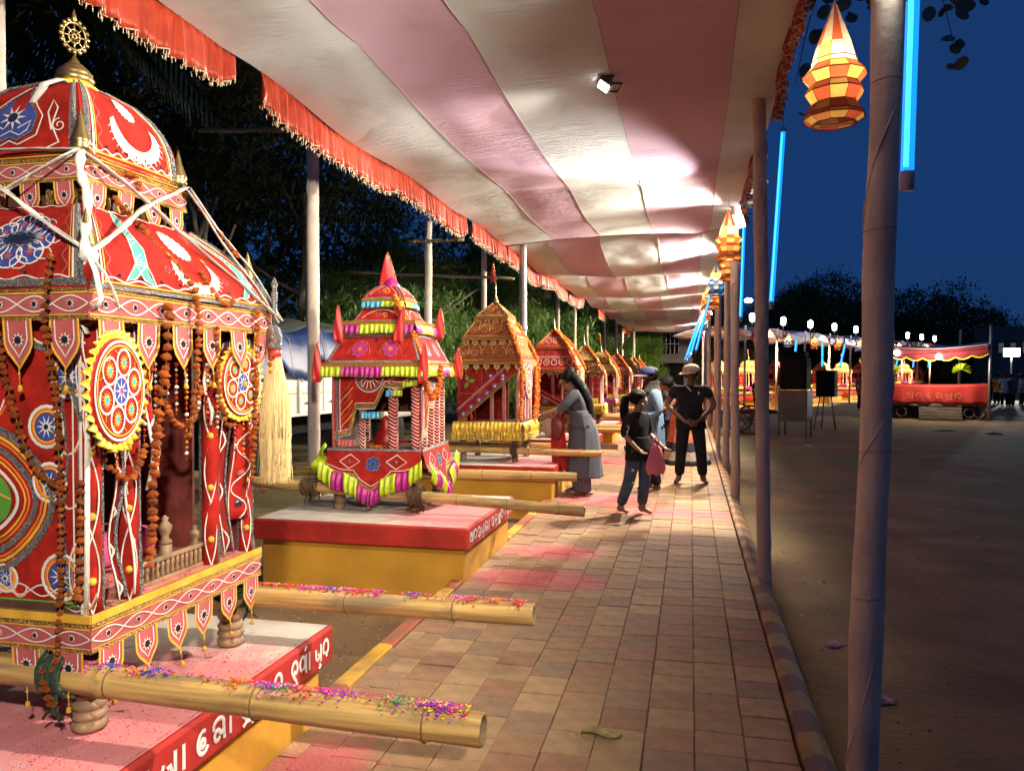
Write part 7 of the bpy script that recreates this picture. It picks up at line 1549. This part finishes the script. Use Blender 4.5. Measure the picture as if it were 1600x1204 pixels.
b = MB().use('farcanopy'); b.grid(lambda u, v: (-sw-.1+2*(sw+.1)*u, -1.45+2.9*v, 2.62-.15*math.sin(PI*u)+.12*math.sin(PI*v)), 20, 8); b.build('stage_canopy', st, solid=.01)
b = MB().use('stagemar'); b.grid(lambda u, v: (-sw+2*sw*u, -1.47, 2.60-.15*math.sin(PI*u)-(.30+.10*abs(math.sin(u*PI*7)))*v), 60, 2); b.build('valance', st, solid=.01)
b = MB().use('yelsat'); b.tube([(-sw+2*sw*i/60, -1.48, 2.60-.15*math.sin(PI*i/60)-(.30+.10*abs(math.sin(i/60*PI*7)))) for i in range(61)], .025, 5); b.build('yellow_edge', st)
for i, (x, z, k) in enumerate(((-1.75, 2.30, 'farwhite'), (-1.05, 2.35, 'farwhite'), (.25, 2.2, 'greenlit'))):
    b = MB().use(k); b.blob((x, -1.55, z), .11, 1, 10, 6); tag(b.build('bulb', None, loc=tuple(st.location), rot=(0, 0, R(-14))), ['white bulb at the left corner of the stage canopy', 'white bulb under the red stage valance', 'green bulb hanging at the middle of the stage'][i], 'bulb', 'bulbs of the stage')
q = st.location; lamp('stage_light', 'POINT', (q.x-.3, q.y-2.3, 2.2), 190, (1, .8, .6), size=.15)
for x in (-1.2, .95):
    b = MB().use('lime'); random.seed(3)
    for i in range(60): a = random.uniform(0, 2*PI); d_ = V((math.cos(a), .3, abs(math.sin(a))-.4)).normalized(); leaf(b, V((x, -1.45, 1.75)), d_, .32, .07)
    tag(b.build('potted_fern', None, smooth=False, loc=tuple(st.location), rot=(0, 0, R(-14))), 'bright green leafy plant hung on the %s stage post' % ('left' if x < 0 else 'right'), 'plant', 'plants on the stage posts')
# ------------ mast flood lamp and street lamps
ml = empty('floodlight_mast', fp(1580, 46, gF), 0, 'glaring white flood lamp on a mast at the right edge', 'floodlight')
b = MB().use('galv'); b.tube([(0, 0, 0), (0, 0, 3.1)], .05, 8); b.build('mast', ml); b = MB().use(emis('glaring white', (.85, .95, 1), 30)); b.box(-.42, .42, -.1, -.02, 2.6, 3.05); b.build('lens', ml, smooth=False); b = MB().use('grey'); b.box(-.45, .45, -.018, .1, 2.57, 3.08); b.build('housing', ml, smooth=False)
q = ml.location; lamp('mast_light', 'SPOT', (q.x, q.y-.3, 2.8), 2600, (.85, .95, 1), fp(1350, 14, 0), 130, .7, .2)
for i, (px, f, z, s) in enumerate(((1169, 62, 7.4, .22), (1255, 84, 7.6, .18), (1357, 92, 6.8, .24))):
    t = empty('street_lamp', fp(px, f, gF), 0, ['white street lamp above the far canopy, between the near poles', 'small street lamp against the dark trees', 'street lamp left of the thickest pole'][i], 'street lamp', 'street lamps beyond the field')
    b = MB().use('galv'); b.tube([(-.8, 0, 0), (-.8, 0, z-.2), (-.4, 0, z), (0, 0, z)], .06, 6); b.build('post', t); b = MB().use(emis('street lamp glow', (.75, .92, 1), 25)); b.blob((0, 0, z), s*1.5, .6, 10, 6); b.build('lamp_head', t)
# ------------ things standing on the field
sp_ = empty('speaker_stack', fp(1243, 19.8, gF), R(-20), 'tall black wrapped loudspeaker standing on a grey steel trolley', 'loudspeaker')
b = MB().use('black'); b.box(-.33, .33, -.3, .3, 1.22, 2.05); b.box(-.28, .28, -.26, .26, 2.05, 2.20); b.build('wrapped_speaker', sp_, smooth=False, bevel=.04)
b = MB().use('grey'); b.box(-.36, .36, -.32, .32, .42, 1.20); b.build('trolley_box', sp_, smooth=False, bevel=.01)
for x in (-.33, .33):
    for y in (-.29, .29): b = MB().use('grey'); b.box(x-.02, x+.02, y-.02, y+.02, 0, 1.25); b.build('leg', sp_, smooth=False)
sp_ = empty('speaker_stand', fp(1292, 22.5, gF), R(-20), 'smaller black loudspeaker on thin splayed legs, right of the trolley', 'loudspeaker')
b = MB().use('black'); b.box(-.26, .26, -.25, .25, .95, 1.72); b.build('cabinet', sp_, smooth=False, bevel=.03)
for x, y in ((-.3, -.3), (.3, -.3), (-.2, .3), (.2, .3)): b = MB().use('grey'); b.tube([(x*.5, y*.5, .96), (x, y, 0)], .018, 6); b.build('leg', sp_)
hc = empty('hand_cart', fp(1163, 21, gF), R(10), 'wooden hand cart with two spoked wheels behind the near poles', 'hand cart')
b = MB().use('darkwood')
for i in range(6): b.box(-.75, .75, -.5+.17*i, -.36+.17*i, .62, .66)
b.box(-1.2, .9, -.52, -.46, .56, .62); b.box(-1.2, .9, .46, .52, .56, .62); b.build('cart_bed', hc, smooth=False)
for y in (-.6, .6):
    b = MB().use('darkwood'); b.tube([(.38*math.cos(a), y, .40+.38*math.sin(a)) for a in [2*PI*i/24 for i in range(25)]], .03, 6)
    for i in range(8): a = PI*i/4; b.tube([(0, y, .40), (.37*math.cos(a), y, .40+.37*math.sin(a))], .014, 5)
    b.build('wheel', hc)
for i, (px, f, l) in enumerate(((1478, 21.5, .8), (1555, 20.5, .6))):
    b = MB().use('darkclod'); b.grid(lambda u, v: ((u-.5)*l, (v-.5)*.35, .05*math.sin(PI*u)*math.sin(PI*v)*(1+noise.noise(V((u*5, v*5, i))))), 14, 8); tag(b.build('leaf_heap', loc=fp(px, f, gF)), ['dark low heap on the field in front of the stage', 'smaller dark heap near the right edge of the field'][i], 'heap')
crumple(*fp(1263, 17.5)[:2], .22, .14, 'white scrap of paper on the field below the black speaker', 'white', 0, .1, 5)
# ------------ distant people
pp = []
base_p = None
def fperson(px, f, rz, H, label, top, bot, sk='skin'):
    r_, P_, F = person(fp(px, f, gF), rz, H, label, dict(anL=(.07, .02, .045), toL=(.08, -.06, .016)), sk, False, 1, 'distant visitors across the field'); outfit(r_, P_, top, bot, .7, .014, .05); hair_cap(r_, F, 1.06)
fperson(1186, 27, R(20), 1.6, 'distant dark clothed person just right of the second pole', 'blackcloth', 'navycloth'); fperson(1347, 33, R(160), 1.65, 'distant person in dark brown walking, left of the nearest pole', 'darkred', 'navycloth')
fperson(1356, 38, R(0), 1.6, 'distant person in a white shirt left of the nearest pole', 'white', 'navycloth'); fperson(1545, 36, R(40), 1.6, 'distant person in black right of the stage', 'blackcloth', 'navycloth')
fperson(1558, 39, R(200), 1.6, 'distant person in yellow right of the stage', 'yellow', 'navycloth'); fperson(1570, 36.5, R(0), 1.65, 'distant person in white under the mast lamp', 'white', 'navycloth'); fperson(1581, 36, R(30), 1.6, 'distant person in grey under the mast lamp', 'greycloth', 'navycloth'); fperson(1597, 37, R(90), 1.6, 'distant person at the very right edge', 'bluecloth', 'navycloth')
# ------------ far trees and buildings
def ftree(px, f, h, s, k, label, sz=1, name='tree'):
    p = fp(px, f, gF); root = empty(name, p, 0, label, 'tree', 'dark trees beyond the field'); mb = MB().use('bark'); mb.tube([(0, 0, 0), (.1, 0, h*.5)], [.25, .15], 8); mb.build('trunk', root)
    random.seed(int(px)); 
    for i in range(5): link('crown', CROWN[k if i % 2 else 2], root, (random.uniform(-.7, .7)*s, random.uniform(-.6, .6)*s, h*.58+random.uniform(-.25, .2)*s*sz), (0, 0, i*1.3+px), (s*.62, s*.62, s*.55*sz))
for i, (px, f, h, s, k, sz) in enumerate(((1130, 70, 6.5, 2.6, 1, 1), (1180, 74, 7.5, 2.8, 2, 1), (1222, 72, 9, 2.6, 1, 1.2), (1262, 78, 10.5, 3.2, 2, 1.2), (1300, 76, 11.5, 3.4, 1, 1.3), (1340, 80, 10, 3.2, 2, 1.1), (1382, 80, 7, 3, 1, 1), (1425, 78, 7.5, 3.2, 2, 1.1), (1455, 76, 9.0, 3.6, 1, 1.2), (1492, 78, 7.8, 3.2, 2, 1), (1540, 85, 4.6, 2.4, 1, 1), (1590, 85, 7.5, 2.6, 2, 1), (1420, 58, 3.2, 1.2, 3, 1), (1470, 57, 3.0, 1.2, 3, 1))):
    ftree(px, f, h, s, k, 'dark tree on the far skyline, %s from the left' % (lbs+['twelfth', 'thirteenth', 'fourteenth'])[i] if i < 12 else 'small lit green tree behind the %s side of the stage' % ('left' if i == 12 else 'right'), sz)
b = MB().use('leafd'); random.seed(44)
for i in range(4200):
    px = random.uniform(1040, 1800); f = random.uniform(88, 96); q = fp(px, f, gF+abs(random.gauss(0, 1.7))); leaf(b, q, V((random.gauss(0, 1), random.gauss(0, 1), random.gauss(0, .6))), 1.1, .55)
b.build('distant_hedge', smooth=False, kind='stuff')
bd = empty('building', (-2.6, 47.0, -.3), R(6), 'grey two storey building with a grilled balcony beyond the end of the canopy', 'building')
M['concrete'] = mat('grey plaster', (.17, .155, .15), .85, var=.3, vscale=.8)
b = MB().use('concrete'); b.box(-1.4, 2.6, 0, 8, 0, 4.6); b.box(-1.4, 2.6, -1.2, 0, 2.35, 2.5); b.box(-1.4, 2.6, -1.25, -1.15, 2.5, 2.65); wl = b.build('wall', bd, smooth=False)
for i in range(2):
    b = MB().use('black'); b.box(-.55, .55, -.01, .02, -.6, .6); f_ = b.build('window', wl, smooth=False, loc=(-.3+1.7*i, -.012, 3.5)); b = MB().use('galv')
    for j in range(5): b.box(-.5+.25*j-.015, -.5+.25*j+.015, -.05, -.02, -.6, .6)
    b.box(-.55, .55, -.051, -.02, -.02, .02); b.build('grille', f_, smooth=False)
for i in range(2): b = MB().use('black'); b.box(-.7, .7, -.01, .02, 0, 2.0); b.build('doorway', wl, smooth=False, loc=(-.3+1.8*i, -.012, .3))
b = MB().use('concrete')
for x in (-1.25, .6, 2.45): b.box(x-.12, x+.12, -1.2, -1.0, 0, 2.35)
b.build('column', bd, smooth=False)
for i, (px, f) in enumerate(((1592, 66), (1560, 72))):
    q = fp(px, f, gF); t = empty('house', q, R(10), ['dim house with lit windows at the right edge of the skyline', 'low pale wall and shed behind the mast lamp'][i], 'house'); hh = (5.5, 2.2)[i]
    b = MB().use('concrete'); b.box(-2.2, 2.2, 0, 3, 0, hh); b.build('wall', t, smooth=False)
    for j in range(4): b = MB().use(emis('dim window', (.8, .75, .7), .05)); b.box(-1.7+j*1.0, -1.3+j*1.0, -.02, 0, hh*.6, hh*.75); b.build('window', t, smooth=False)
# wire strung over the field
def wire(a, b_, sag, label, r=.012): A = V(a); B = V(b_); mb = MB().use('black'); mb.tube([A.lerp(B, i/20)-V((0, 0, sag*math.sin(PI*i/20))) for i in range(21)], r, 4); tag(mb.build('wire'), label, 'wire', 'wires over the field')
wire(fp(1190, 21, 1.9), fp(1640, 24, 2.45), .12, 'upper wire sagging across the field towards the stage', .008); wire(fp(1190, 21, 1.25), fp(1440, 27, 1.55), .06, 'lower wire across the field behind the speakers', .008); wire(fp(1300, 30, 2.9), fp(1650, 30, 2.9), .3, 'thin wire passing over the stage', .01)

for i, (px, f, h, s) in enumerate(((1015, 52, 6, 2.6), (1085, 56, 6.5, 2.6), (1110, 60, 6, 2.4))): ftree(px, f, h, s, 1, ['dark tree behind the left of the far building', 'dark tree behind the right of the far building', 'dark tree closing the end of the walkway'][i], 1.2)
